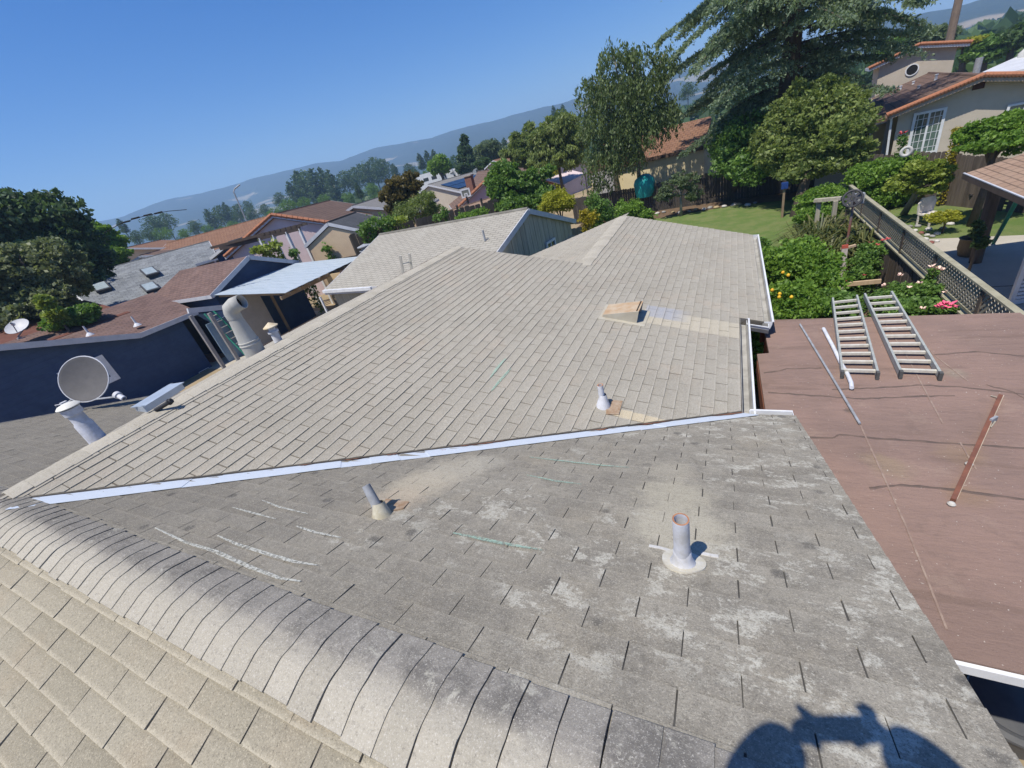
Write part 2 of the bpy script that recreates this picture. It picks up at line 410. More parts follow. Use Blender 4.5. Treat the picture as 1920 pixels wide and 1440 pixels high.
slope('wing_slope', [C3(0, 0), C3(V1a, V1b), C3(6.0, EAVE1), C3(6.0, 5.83), C3(CFa, 5.83 if CFb > 5.83 else CFb), R3F, C3(7.42, BR3), C3(7.42, 0)], NC, deckC, "wide tan slope of the wing between valley and gutter")
slope('wing_back_slope', [J, J + EAC * 7.42, J + EAC * 7.42 + EBD * 5.6, J + EAC * 5.6 + EBD * 5.6], ND, deckm, "hidden slope beyond the wing's ridge")
slope('gable_back_slope', [OE, E_pts[1], E_lo, E_lo + EBD * 2.5 + EAC * (-.3), OE + EBD * 4.5], ND, deckC, "short slope left of the far ridge")

def rust_special(px_list):
    def sp(t, col):
        for p, rad, c, amt in px_list:
            d = t.math('MULTIPLY_ADD', t.noise(14, 4, .7), rad * .9, t.dist_to(p)); f = t.math('MULTIPLY', t.math('SUBTRACT', 1.0, t.step(d, rad * .9, rad * 1.6)), amt)
            col = t.mix(f, col, c)
        return col
    return sp
spA = rust_special([(onA(1272, 990), .30, (.42, .385, .30, 1), .9), (onA(1262, 930), .26, (.40, .365, .28, 1), .8), (onA(1255, 885), .2, (.38, .345, .27, 1), .55), (onA(790, 908), .28, (.44, .385, .29, 1), .75), (onA(745, 938), .22, (.42, .35, .26, 1), .7), (onA(850, 882), .3, (.42, .38, .30, 1), .6), (onA(910, 868), .2, (.42, .39, .32, 1), .5)])
def spC(t, col):
    # zinc wash below the roof vent, pale run below it and the rusty run below the small pipe
    vent = onC(1200, 583)
    def run(col, c0, wid, ln, c, amt):
        a0, b0 = Cab(c0)
        q = t.sep()
        n1 = t.n.new("ShaderNodeVectorMath"); n1.operation = 'SUBTRACT'; t.l.new(t.pos, n1.inputs[0]); n1.inputs[1].default_value = tuple(c0)
        def dot(v):
            dd = t.n.new("ShaderNodeVectorMath"); dd.operation = 'DOT_PRODUCT'; t.l.new(n1.outputs[0], dd.inputs[0]); dd.inputs[1].default_value = tuple(v); return dd.outputs["Value"]
        fa_ = t.math('SUBTRACT', 1.0, t.step(t.math('ABSOLUTE', dot(EAC)), wid * .85, wid * 1.1))
        fb_ = t.math('MULTIPLY', t.step(dot(EBC), 0, .03), t.math('SUBTRACT', 1.0, t.step(dot(EBC), ln * .5, ln)))
        return t.mix(t.math('MULTIPLY', t.math('MULTIPLY', fa_, fb_), amt), col, c)
    a0, b0 = Cab(vent)
    col = run(col, C3(a0 - .14, b0 + .05), .24, 4.0, (.47, .42, .32, 1), .75)
    col = run(col, C3(a0 + .05, b0 + .06), .20, .7, (.32, .33, .36, 1), .9)
    col = run(col, onC(1150, 772), .07, 1.1, (.52, .44, .30, 1), .85)
    return col
SHM = {}
for src in ('object', 'attr'):
    SHM['near_slope', src] = shinglemat("lichen_shingle_" + src, A_BASE, A_ALT, A_WARM, lichen=.9, dark=.30, source=src, spots=.65, special=spA, edge=.12)
    SHM['back_slope', src] = shinglemat("tan_shingle_" + src, B_BASE, B_ALT, B_WARM, lichen=0, source=src, edge=.5)
    SHM['wing_slope', src] = shinglemat("wing_shingle_" + src, C_BASE, C_ALT, C_WARM, lichen=.12, source=src, special=spC)
    for k in ('wing_back_slope', 'gable_back_slope'): SHM[k, src] = SHM['wing_slope', src]
TABS.sort(key=lambda t: -t[0])
def thick(mb, top, low):
    i = mb.add(list(top) + list(low)); n = len(top)
    N = np.cross(np.array(top[1]) - top[0], np.array(top[2]) - top[0])
    r = list(range(n)) if N[2] > 0 else list(range(n))[::-1]
    mb.f.append([i + k for k in r])
    for k in range(n):
        a, b = r[k], r[(k + 1) % n]; mb.f.append([i + b, i + a, i + n + a, i + n + b])
EV = {'near_slope': (OA, EVA), 'back_slope': (OA, EVB), 'wing_slope': (J, EBC), 'wing_back_slope': (J, EBD), 'gable_back_slope': (OE, EBD)}
def edges(sl, top):
    o, ev = EV[sl]; v = [(p - o) @ ev for p in top]; vm = max(v); ln = .125 if sl != 'back_slope' else .11
    e = [max(0.0, 1 - (vm - x) / ln) for x in v]; return e + [1.0] * len(top)
def edge_attr(o, ed):
    at = o.data.attributes.new("edge", 'FLOAT', 'POINT'); at.data.foreach_set("value", np.array(ed[:len(o.data.vertices)], np.float32))
for px, sl, top, low, tint in TABS[:300]:
    mb = MB(); thick(mb, top, low); edge_attr(mb.build("shingle", SHM[sl, 'object'], slopes[sl]), edges(sl, top))
for key in slopes:
    mb = MB(); tn = []; en = []
    for px, sl, top, low, tint in TABS[300:]:
        if sl == key:
            k = len(mb.f); thick(mb, top, low); tn += [tint] * (len(mb.f) - k); en += edges(sl, top)
    if mb.f:
        o = mb.build("shingle_field", SHM[key, 'attr'], slopes[key], kind="stuff")
        edge_attr(o, en)
        at = o.data.attributes.new("tint", 'FLOAT', 'FACE'); at.data.foreach_set("value", np.array(tn[:len(o.data.polygons)], np.float32))

# ridge caps: bent strips lapped along a ridge
def capmat(name, top_side):
    t = NT(name); y = t.sep()[1]
    col = t.mix(t.objrand(), (.345, .316, .255, 1), (.405, .372, .304, 1))
    if top_side:
        f = t.step(t.math('MULTIPLY_ADD', t.noise(5, 6, .7), .12, y), RIDGE_Y + .03, RIDGE_Y + .115)
        dk = t.mix(t.math('MULTIPLY', t.step(t.noise(4.5, 8, .75), .44, .62), .75), (.275, .255, .222, 1), (.135, .126, .112, 1)); al = t.math('MULTIPLY_ADD', t.noise(.9, 6, .7), 2.6, t.sep()[0]); dk = t.mix(t.math('MULTIPLY', t.math('SUBTRACT', 1.0, t.step(al, -3.8, 1.2)), .5), dk, (.135, .124, .105, 1))
        dk = t.mix(t.math('MULTIPLY', t.step(t.noise(9, 9, .78, None, .6), .56, .66), .7), dk, (.45, .43, .36, 1))
        col = t.mix(f, col, dk)
    g0 = t.noise(48, 4, .85); col = t.mix(t.math('MULTIPLY', t.step(g0, .46, .34), .4), col, (.12, .11, .10, 1)); col = t.mix(t.math('MULTIPLY', t.step(g0, .55, .68), .35), col, (.5, .47, .42, 1))
    g = t.noise(150, 3, .9)
    col = t.mix(t.math('MULTIPLY', t.step(g, .42, .30), .6), col, (.12, .11, .10, 1))
    col = t.mix(t.math('MULTIPLY', t.step(g, .55, .68), .7), col, (.62, .59, .52, 1))
    return t.fin(col, .95, g, .5, .006, spec=.15)
def caps(p, q, n1, d1, w1, n2, d2, w2, ex, mat, parent, flip=False, th=.0045, sag=.026):
    p, q = np.array(p, float), np.array(q, float); L = np.linalg.norm(q - p); e = (q - p) / L
    if flip: p, q, e = q, p, -e
    up = np.array([0, 0, 1.0]); N = int(L / ex)
    prof = []
    for d_, w_s, n_, sq in ((d1, w1, n1, (1, .72, .48, .30, .15)), (None, 0, None, (0,)), (d2, w2, n2, (.15, .30, .48, .72, 1))):
        for s in sq: prof.append((np.zeros(3) if d_ is None else d_ * (w_s * s), n_, -sag * max(0.0, 1 - s / .5) ** 2))
    for k in range(N):
        jit = random.uniform(-.004, .004); sl = random.uniform(-.006, .006); w_ = random.uniform(.95, 1.05)
        mb = MB(); rows = []
        for s, h in ((0.0, .014), (1.0, .014 + th)):
            row = []
            for idx, (dd, nn, dz) in enumerate(prof):
                pos = p + e * (k * ex + s * (ex * 1.0 + .0005 - random.uniform(0, .003)) + jit * s + sl * (idx - 5) / 5 * s) + dd * w_
                row.append(pos + (nn if nn is not None else up) * h * (1.07 if nn is None else 1) + up * dz)
            rows.append(row)
        m7 = len(prof); i = mb.add(rows[0] + rows[1] + [r - up * .02 for r in rows[0]] + [r - up * .022 for r in rows[1]])
        for a in range(m7 - 1):
            mb.f.append([i + a, i + a + 1, i + m7 + a + 1, i + m7 + a])
            mb.f.append([i + m7 + a, i + m7 + a + 1, i + 3 * m7 + a + 1, i + 3 * m7 + a])
            mb.f.append([i + a + 1, i + a, i + 2 * m7 + a, i + 2 * m7 + a + 1])
        mb.f.append([i, i + m7, i + 3 * m7, i + 2 * m7]); mb.f.append([i + 2 * m7 - 1, i + m7 - 1, i + 3 * m7 - 1, i + 4 * m7 - 1])
        o = mb.build("ridge_cap", mat, parent)
        bm_fix(o)
import bmesh
def bm_fix(o):
    b = bmesh.new(); b.from_mesh(o.data); bmesh.ops.recalc_face_normals(b, faces=b.faces); b.to_mesh(o.data); b.free()
capA, capC = capmat("near_ridge_cap", True), capmat("wing_ridge_cap", False)
caps(OA + EUA * (-7.2), OA + EUA * UR, NA, EVA, .185, NB, EVB, .165, .1335, capA, house)
caps(J + EAC * .12, J + EAC * 7.42, ND, EBD, .15, NC, EBC, .16, .135, capC, house, sag=.010)
caps(C3(7.3, BR3), R3F, ND, EBD, .15, NC, EBC, .15, .15, capC, house, sag=.010)

# metal valley flashing
def paintmetal(name, paint, rust, thr=.6, rough=.45):
    t = NT(name); f = t.step(t.noise(2.1, 6, .65, t.mapv((1, 1.6, 1))), thr, thr + .03)
    col = t.mix(t.noise(25, 4, .6), paint, tuple(x * .86 for x in paint[:3]) + (1,))
    return t.fin(t.mix(f, col, rust), rough, t.noise(60, 3, .6), .1, .004, spec=.4)
valm = [paintmetal("valley_metal", (.62, .675, .74, 1), (.27, .12, .075, 1), .66), M("valley_painted_shadow", (.045, .043, .042, 1), None, 6, .9)]  # second material: dark strip painting the shadow under the wing's shingle edge
mb = MB(); N = 26
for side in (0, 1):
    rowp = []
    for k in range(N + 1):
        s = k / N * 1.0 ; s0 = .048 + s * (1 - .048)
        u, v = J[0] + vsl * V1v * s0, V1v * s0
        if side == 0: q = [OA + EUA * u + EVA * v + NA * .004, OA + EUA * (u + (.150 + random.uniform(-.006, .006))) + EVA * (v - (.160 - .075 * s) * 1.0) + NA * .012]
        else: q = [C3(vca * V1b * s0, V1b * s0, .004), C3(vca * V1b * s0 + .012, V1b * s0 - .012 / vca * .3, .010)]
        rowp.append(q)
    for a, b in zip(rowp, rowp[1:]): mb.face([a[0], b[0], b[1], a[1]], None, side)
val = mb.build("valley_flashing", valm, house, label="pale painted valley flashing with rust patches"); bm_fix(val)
sd = val.modifiers.new("thick", 'SOLIDIFY'); sd.thickness = .003
rustm = M("rust", (.33, .15, .08, 1), (.20, .09, .055, 1), 20, .85, .2)
for s0, ln, wd in ((.415, .03, .035), (.47, .022, .03), (.56, .05, .03), (.585, .06, .03), (.76, .03, .04), (.83, .05, .045), (.95, .06, .05), (.36, .02, .03), (.86, .03, .025)):
    mb = MB(); P = []
    for k in range(9):
        s = s0 + ln * k / 8; wv = wd * math.sin(math.pi * min(1, max(0.06, k / 8 + .03))) * random.uniform(.7, 1.2)
        u, v = J[0] + vsl * V1v * s, V1v * s
        P.append((OA + EUA * u + EVA * v + NA * .0135, OA + EUA * (u + wv * .7) + EVA * (v - wv * .75) + NA * .017))
    for a, b in zip(P, P[1:]): mb.face([a[0], b[0], b[1], a[1]])
    bm_fix(mb.build("rust_patch", rustm, house))

# eaves: gutters, fascia, walls
white = M("white_paint", (.72, .73, .74, 1), (.60, .61, .62, 1), 4, .5, .05)
stucco = M("beige_stucco", (.46, .40, .31, 1), (.40, .34, .26, 1), 3, .95, .4, 120)
gutin = M('dirty_gutter', (.40, .39, .36, 1), (.27, .26, .235, 1), 5, .8, .1, stretch=(1, 1, 1))
def gutter(p, q, out, name="gutter", mat=None):
    p, q, out = np.array(p, float), np.array(q, float), np.array(out, float); z = np.array([0, 0, 1.0])
    prof = [(0.0, 0.0), (0.0, -.11), (.075, -.115), (.10, -.05), (.105, -.005), (.118, -.002), (.118, -.014)]
    mb = MB()
    for i_, (a, b) in enumerate(zip(prof, prof[1:])): mb.face([p + out * a[0] + z * a[1], q + out * a[0] + z * a[1], q + out * b[0] + z * b[1], p + out * b[0] + z * b[1]], None, 1 if i_ < 3 else 0)
    for e in (p, q): mb.face([e + out * a + z * b for a, b in prof[:5]])
    o = mb.build(name, [mat or white, gutin], house); bm_fix(o)
    s_ = o.modifiers.new("thick", 'SOLIDIFY'); s_.thickness = .006
    return o
g0 = C3(V1a - .02, EAVE1 + .01, -.01); g1 = C3(6.0, EAVE1 + .01, -.01); g2 = C3(6.02, 5.84, -.01); g3 = C3(CFa, 5.84, -.01)
gutter(g0, g1, EHC); gutter(g2, g3, EHC)
gutter(C3(6.0, EAVE1 + .1, -.02), C3(6.0, 5.9, -.02), -EAC)
gutter(OA + EUA * (V1u + .08) + EVA * (VE + .005) - NA * .012, OA + EUA * (UR + .01) + EVA * (VE + .005) - NA * .012, np.array([0, 1.0, 0]))
mb = MB(); mb.beam(OA + EUA * (UR - .03) + EVA * 0 - NA * .12, OA + EUA * (UR - .03) + EVA * VE - NA * .12, .03, .16); mb.beam(OA + EUA * (UR - .03) - NA * .12, OA + EUA * (UR - .03) + EVB * 3.6 - NB * .12, .03, .16)
mb.build("rake_board", M("old_white_board", (.48, .47, .44, 1), (.36, .34, .31, 1), 6, .8), house)
mb = MB(); mb.beam(OA + EUA * (UL - .01) - NA * .06, OA + EUA * (UL - .01) + EVA * VE - NA * .06, .03, .14); mb.build("rake_board", M("left_board", (.30, .29, .27, 1), None, 6, .8), house)
mb = MB(); mb.beam(J + EAC * 5.4 + EBD * 5.62 - ND * .05, J + EAC * 7.42 + EBD * 5.62 - ND * .05, .03, .16); mb.beam(J + EAC * 7.44 - NC * .06, J + EAC * 7.44 + EBD * 5.6 - ND * .06, .03, .14)
mb.build("eave_board", M("brown_board", (.13, .085, .06, 1), None, 6, .8), house)
mb = MB()
for x0, x1, y0, y1, zt in ((UL + .4, UR - .35, -2.6, 3.35, 2.72), (UL + .5, .1, 3.3, 7.6, 2.72), (-2.3, .35, 6.35, 11.0, 2.7)):
    mb.box(((x0 + x1) / 2, (y0 + y1) / 2, zt / 2), (x1 - x0, y1 - y0, zt))
mb.build("wall", stucco, house)

# ------------------------------------------------------------------ pipes, vents and marks on the roof (parts of the house)
galv = M("grey_lead_pipe", (.36, .38, .41, 1), (.25, .255, .26, 1), 11, .6, .15)
pipew = M("white_pipe", (.64, .65, .69, 1), (.47, .46, .44, 1), 9, .6, .15, lo=.42, hi=.72)
flashm = M("pale_flashing", (.50, .47, .37, 1), (.38, .34, .24, 1), 12, .8, .2)
darkm = M("dark_hollow", (.015, .015, .016, 1), None, 5, .9)
tarm = M("rusty_flashing", (.30, .19, .11, 1), (.42, .33, .24, 1), 18, .85, .3)
def ringpipe(pts, r, n=20, rim=None, mat=None, wall=.012, label=None):
    mb = MB(); pts = [np.array(p, float) for p in pts]; rs = r if hasattr(r, '__len__') else [r] * len(pts)
    mb.tube(pts, rs, n, cap=False)
    d = pts[-1] - pts[-2]; d /= np.linalg.norm(d)
    top = len(mb.v) - n; c = pts[-1]
    ri = mb.add([c + (np.array(mb.v[top + k]) - c) * (1 - wall / rs[-1]) for k in range(n)])
    lo = mb.add([c - d * min(.25, np.linalg.norm(pts[-1] - pts[0]) * .8) + (np.array(mb.v[top + k]) - c) * (1 - wall / rs[-1]) for k in range(n)])
    for k in range(n):
        q = (k + 1) % n
        mb.f.append([top + k, top + q, ri + q, ri + k]); mb.mi[len(mb.f) - 1] = 1
        mb.f.append([ri + k, ri + q, lo + q, lo + k])
    mb.f.append([lo + k for k in range(n)]); mb.mi[len(mb.f) - 1] = 2
    o = mb.build("vent_pipe", [mat or galv, rim or mat or galv, darkm], house, smooth=False, label=label)
    bm_fix(o); smooth_by_angle(o)
    return o
def smooth_by_angle(o, ang=40):
    o.data.polygons.foreach_set("use_smooth", [True] * len(o.data.polygons))
    b = bmesh.new(); b.from_mesh(o.data)
    for e in b.edges:
        if len(e.link_faces) == 2 and e.calc_face_angle(0) > math.radians(ang): e.smooth = False
    b.to_mesh(o.data); b.free(); o.data.update()
# big white pipe on the lichen slope
pb = onA(1280, 1058); ptop_h = .0
sc_ = mpp(pb); Zv = np.array([0, 0, 1.0])
def top_at(base, px, py):                      # height straight above base whose sight line is nearest to the photo point
    v = ray(px, py); A_ = np.array([Zv, -v]).T; s_, *_r = np.linalg.lstsq(A_, CAM - base, rcond=None); return float(s_[0])
ht = top_at(pb, 1269, 973); RP = 14.0 * sc_
rimr = M("rusty_rim", (.45, .22, .11, 1), (.30, .14, .08, 1), 30, .8)
p2 = ringpipe([pb + Zv * (-.02), pb + Zv * ht * .35, pb + Zv * ht], RP, 24, rimr, pipew, .007, "white pipe with a rusty rim on the lichen slope")
mb = MB(); mb.lathe([(RP * 2.0, -.02), (RP * 1.7, .006), (RP * 1.38, ht * .09), (RP * 1.16, ht * .20), (RP * 1.12, ht * .30), (RP * 1.04, ht * .315)], pb, (0, .06, 1), 24); o = mb.build("pipe_collar", pipew, p2); smooth_by_angle(o)
mb = MB(); K = 28
rim = [pb + (EUA * math.cos(t_) * RP * 2.75 + EVA * math.sin(t_) * RP * (2.5 if math.sin(t_) < 0 else 2.6)) * (1 + .05 * math.sin(3 * t_ + 1)) + EVA * .01 for t_ in [2 * math.pi * k / K for k in range(K)]]
mb.box8([p + NA * .002 for p in rim], [p + NA * .0115 for p in rim]); mb.build("pipe_flashing", M("white_flashing", (.60, .585, .53, 1), (.50, .46, .36, 1), 16, .8, .25), p2)
mb = MB()
for a_, b_ in (((1217, 1026), (1238, 1030)), ((1238, 1030), (1258, 1036)), ((1315, 1040), (1332, 1044)), ((1332, 1044), (1347, 1046))): mb.beam(onA(*a_) + NA * .007, onA(*b_) + NA * .007, random.uniform(.014, .024), .006, NA)
mb.build("caulk_bead", M("white_caulk", (.66, .64, .60, 1), None, 9, .8, .2), p2)
# bent grey pipe
pb = onA(716, 966); sc_ = mpp(pb); hv = UP(686, 910, pb, np.array(FW)) - pb
p1 = ringpipe([pb - NA * .02, pb + hv * .18 + Zv * 0.0, pb + hv], [16 * sc_, 9.4 * sc_, 7.8 * sc_], 18, galv, galv, .008, "bent grey pipe leaning on the lichen slope")
mb = MB(); mb.lathe([(20 * sc_, -.01), (17 * sc_, .012), (13.5 * sc_, .05), (11 * sc_, .085)], pb, NA + hv / np.linalg.norm(hv) * .6, 20); o = mb.build("pipe_collar", flashm, p1); smooth_by_angle(o)
mb = MB(); q_ = [onA(*p) for p in ((724, 938), (768, 944), (757, 956), (728, 962), (716, 952))]; mb.box8([p + NA * .003 for p in q_], [p + NA * .013 for p in q_]); mb.build("pipe_flashing", tarm, p1)
# small white pipe on the wing
pb = onC(1131, 762); sc_ = mpp(pb); ht = top_at(pb, 1124, 722)
p3 = ringpipe([pb - Zv * .02, pb + Zv * ht], 5.4 * sc_, 16, rimr, pipew, .01, "small white pipe on the wing slope")
mb = MB(); mb.lathe([(15 * sc_, -.03), (12 * sc_, .03), (8.0 * sc_, .10), (6.0 * sc_, .15)], pb, (0.1, 0, 1), 18); o = mb.build("pipe_collar", pipew, p3); smooth_by_angle(o)
mb = MB(); q_ = [onC(*p) for p in ((1138, 751), (1167, 754), (1160, 779), (1136, 778))]; mb.box8([p + NC * .004 for p in q_], [p + NC * .016 for p in q_]); mb.build("pipe_flashing", tarm, p3)
# box vent
def pan(px, py, h): return onC(px, py, h)
vroot_c = onC(1170, 590)
va, vb = Cab(vroot_c)
tanm = M("rusty_tan_metal", (.50, .40, .28, 1), (.42, .27, .15, 1), 7, .7, .1)
palem = M("pale_vent_side", (.47, .44, .36, 1), (.40, .36, .28, 1), 9, .7)
lo0, lo1 = Cab(onC(1143, 590)), Cab(onC(1187, 601)); up1 = Cab(onC(1199, 566))
w0 = .26
Bp = [(va - .22, vb - .26), (va + .16, vb - .26), (va + .16, vb + .22), (va - .22, vb + .22)]
hb, hf = .05, .19
mb = MB()
bl = [C3(a_, b_, .004) for a_, b_ in Bp]; tp = [C3(a_, b_, h_) for (a_, b_), h_ in zip(Bp, (hb, hb, hf, hf))]
mb.face([tp[0], tp[1], tp[2], tp[3]]); mb.face([bl[0], bl[3], tp[3], tp[0]], None, 1); mb.face([bl[1], tp[1], tp[2], bl[2]], None, 1); mb.face([bl[0], tp[0], tp[1], bl[1]])
vent = mb.build("roof_vent", [tanm, palem], house, label="rusty tan box vent on the wing slope"); bm_fix(vent); s_ = vent.modifiers.new("thick", 'SOLIDIFY'); s_.thickness = .008; s_.offset = -1
mb = MB(); mb.box(C3(va - .03, vb + .19, .105), (.355, .015, .165), (EAC, EBC, NC)); mb.build("vent_mouth_shade", darkm, vent)  # near-black box fills the opening, the inner shade put into its colour
mb = MB(); q_ = [C3(va - .30, vb - .32), C3(va + .24, vb - .32), C3(va + .24, vb + .34), C3(va - .30, vb + .34)]; mb.box8([p + NC * .004 for p in q_], [p + NC * .0135 for p in q_]); mb.build("vent_flashing", palem, vent)
# capped flue beside the wing's ridge
bm_ = UP(208, 815, J + EAC * 1.0, EHC) 
fb_ = J + EAC * ((bm_ - J) @ EAC - .05) - EHC * .24 + np.array([0, 0, -.12])
h_f = top_at(fb_, 166, 742); sc_ = mpp(fb_ + Zv * .5); rF = 12 * sc_
fluem = M("chalky_white_flue", (.56, .57, .62, 1), (.40, .40, .42, 1), 9, .7, .2)
mb = MB(); mb.lathe([(rF * 1.25, -.2), (rF * 1.18, .28), (rF * 1.0, .30), (rF, h_f * .80)], fb_, (0, 0, 1), 26); fl = mb.build("flue", fluem, house, label="white capped flue beside the wing's ridge"); smooth_by_angle(fl)
mb = MB(); mb.lathe([(rF, h_f * .79), (rF * 1.22, h_f * .80), (rF * 1.25, h_f * .93), (rF * 1.1, h_f * .935)], fb_, (0, 0, 1), 26); o = mb.build("flue_collar", fluem, fl); smooth_by_angle(o)
mb = MB(); mb.lathe([(rF * .5, h_f * .93), (rF * 1.52, h_f * .955), (rF * 1.55, h_f * .97), (rF * 1.2, h_f * 1.01), (rF * .5, h_f * 1.035), (0, h_f * 1.04)], fb_, (0, 0, 1), 26); o = mb.build("flue_cap", M("cream_cap", (.74, .72, .64, 1), (.64, .62, .55, 1), 8, .5), fl); smooth_by_angle(o)
# big tapered flue with a hooded elbow
cb = J + EAC * ((UP(528, 636, J, EHC) - J) @ EAC) - EHC * .75 + np.array([0, 0, -.25])
pd = D(450, 566, np.hypot(*cb[:2])); hC = top_at(cb, 455, 562); sc_ = mpp(cb + Zv * .6)
chm = M("grey_weathered_flue", (.47, .46, .42, 1), (.36, .35, .32, 1), 5, .7, .1, 30, stretch=(1, 1, .3))
R1 = 18 * sc_
mb = MB(); mb.lathe([(R1 * 1.05, -.4), (R1 * 1.0, hC * .28), (R1 * 1.06, hC * .285), (R1 * 1.06, hC * .30), (R1 * .99, hC * .305), (R1 * .98, hC * .33), (R1 * 1.03, hC * .335), (R1 * 1.03, hC * .35), (R1 * .95, hC * .355), (R1 * .64, hC * .80)], cb, (0, 0, 1), 28)
ch = mb.build("chimney_flue", chm, house, label="big tapered grey flue with hooded elbow behind the ridge"); smooth_by_angle(ch)
e1 = cb + Zv * hC * .80; dirE = np.array([.75, .35, .1]); dirE /= np.linalg.norm(dirE)
mb = MB(); R2 = R1 * .64
mb.tube([e1 - Zv * .02, e1 + Zv * hC * .06, e1 + Zv * hC * .12 + dirE * .02, e1 + Zv * hC * .16 + dirE * .10, e1 + Zv * hC * .165 + dirE * .22], [R2, R2 * 1.02, R2 * 1.1, R2 * 1.05, R2 * 1.0], 22, cap=True)
mb.f.pop(); o = mb.build("flue_elbow", chm, ch); smooth_by_angle(o, 60); s_ = o.modifiers.new("thick", 'SOLIDIFY'); s_.thickness = .012
mb = MB(); mb.lathe([(R2 * .93, 0), (0, .001)], e1 + Zv * hC * .165 + dirE * .14, dirE, 22); mb.build("flue_mouth", darkm, ch)
# low cap vent further along
cv = J + EAC * ((UP(578, 603, J, EHC) - J) @ EAC) - EHC * .9 + np.array([0, 0, -.3]); hV = top_at(cv, 566, 585); sc_ = mpp(cv)
mb = MB(); mb.lathe([(9 * sc_, -.2), (7 * sc_, hV * .62), (9.5 * sc_, hV * .63), (9.5 * sc_, hV * .70), (6 * sc_, hV * .71), (6 * sc_, hV * .86)], cv, (0, 0, 1), 16)
vv = mb.build("cap_vent", pipew, house, label="small white vent with a conical tan cap behind the ridge"); smooth_by_angle(vv)
mb = MB(); mb.lathe([(0, hV * .85), (13 * sc_, hV * .86), (13 * sc_, hV * .89), (0, hV * 1.06)], cv, (0, 0, 1), 16); mb.build("cone_cap", M("tan_cap", (.55, .44, .27, 1), (.62, .55, .42, 1), 9, .7), vv)
# pale metal trough and stub pipe lying on the wing's ridge
steel = M("pale_blue_steel", (.50, .56, .62, 1), (.42, .47, .53, 1), 5, .35, .03, spec=.5, metal=.25)
ta = (UP(272, 765, J, EHC) - J) @ EAC; tb = (UP(355, 722, J, EHC) - J) @ EAC
mb = MB(); p_, q2 = J + EAC * ta - EHC * .13 + Zv * .085, J + EAC * tb - EHC * .26 + Zv * .085
mb.beam(p_, q2, .22, .008); mb.beam(p_ + EHC * .11 - Zv * .03, q2 + EHC * .11 - Zv * .03, .008, .065); mb.beam(p_ - EHC * .11 - Zv * .03, q2 - EHC * .11 - Zv * .03, .008, .065); mb.beam(p_ - EHC * .11 - Zv * .03, p_ + EHC * .11 - Zv * .03, .008, .065)
mb.build("metal_trough", steel, house, label="pale steel trough lying along the wing's ridge")
mb = MB(); sb = onC(292, 769, .03); dtb = UP(322, 751, sb, np.array(FW)) - sb
mb.tube([sb, sb + dtb * .8, sb + dtb * .80, sb + dtb * .88, sb + dtb * .88, sb + dtb], [.022, .022, .033, .033, .027, .027], 10); mb.build("stub_pipe", M("black_plastic", (.035, .035, .038, 1), None, 8, .5), house)
# chalk strokes
def stroke(pts, wd, mat, f=onA, n=NA):
    P = [f(*p) for p in pts]; Q = []
    for k in range(len(P) - 1):
        for j in range(8): Q.append(P[k] + (P[k + 1] - P[k]) * j / 8)
    Q.append(P[-1]); mb = MB(); R_ = []
    d = Q[-1] - Q[0]; d /= np.linalg.norm(d); s_ = np.cross(n, d)
    for k, q in enumerate(Q):
        ww = wd * (.35 + .65 * math.sin(math.pi * (k + .5) / len(Q))) / 2
        R_.append((q - s_ * ww + n * .0125, q + s_ * ww + n * .0125))
    for a, b in zip(R_, R_[1:]): mb.face([a[0], b[0], b[1], a[1]])
    o = mb.build("chalk_mark", mat, house); bm_fix(o)
def chalkm(name, c):
    t = NT(name); f = t.math('MULTIPLY', t.step(t.noise(60, 5, .85), .38, .58), .72)
    t.fin(c, .95, spec=.1); tr = t.n.new("ShaderNodeBsdfTransparent"); mx = t.n.new("ShaderNodeMixShader"); t.l.new(f, mx.inputs[0]); t.l.new(tr.outputs[0], mx.inputs[1]); t.l.new(t.b.outputs[0], mx.inputs[2]); t.l.new(mx.outputs[0], t.out.inputs[0])
    return t.m
chw, chg = chalkm("white_chalk", (.66, .66, .58, 1)), chalkm("green_chalk", (.37, .54, .43, 1))
def z1(p): return (p[0] / 2.572, 880 + p[1] / 2.572)
def z2(p): return (560 + p[0] / 3, 780 + p[1] / 3)
for pts, wd, mt, zf in (([(750, 290), (900, 362), (1040, 405), (1210, 482), (1350, 535), (1450, 550)], .024, chw, z1), ([(1050, 328), (1150, 372), (1300, 420), (1420, 455), (1530, 472)], .024, chw, z1),
                        ([(1120, 190), (1210, 215), (1330, 247)], .017, chw, z1), ([(1265, 156), (1350, 190), (1485, 222)], .017, chw, z1), ([(1430, 282), (1520, 312), (1645, 338)], .02, chw, z1),
                        ([(870, 668), (1000, 695), (1150, 728), (1370, 765)], .026, chg, z2), ([(1295, 238), (1500, 262), (1700, 285), (1855, 297)], .024, chg, z2), ([(1283, 340), (1450, 375), (1590, 392)], .02, chg, z2)):
    stroke([zf(p) for p in pts], wd, mt)
def z3(p): return (640 + p[0] / 4.8, 600 + p[1] / 4.8)
for pts in ([(1480, 350), (1410, 430), (1340, 525)], [(1525, 445), (1440, 535), (1350, 645)]): stroke([z3(p) for p in pts], .034, chg, onC, NC)

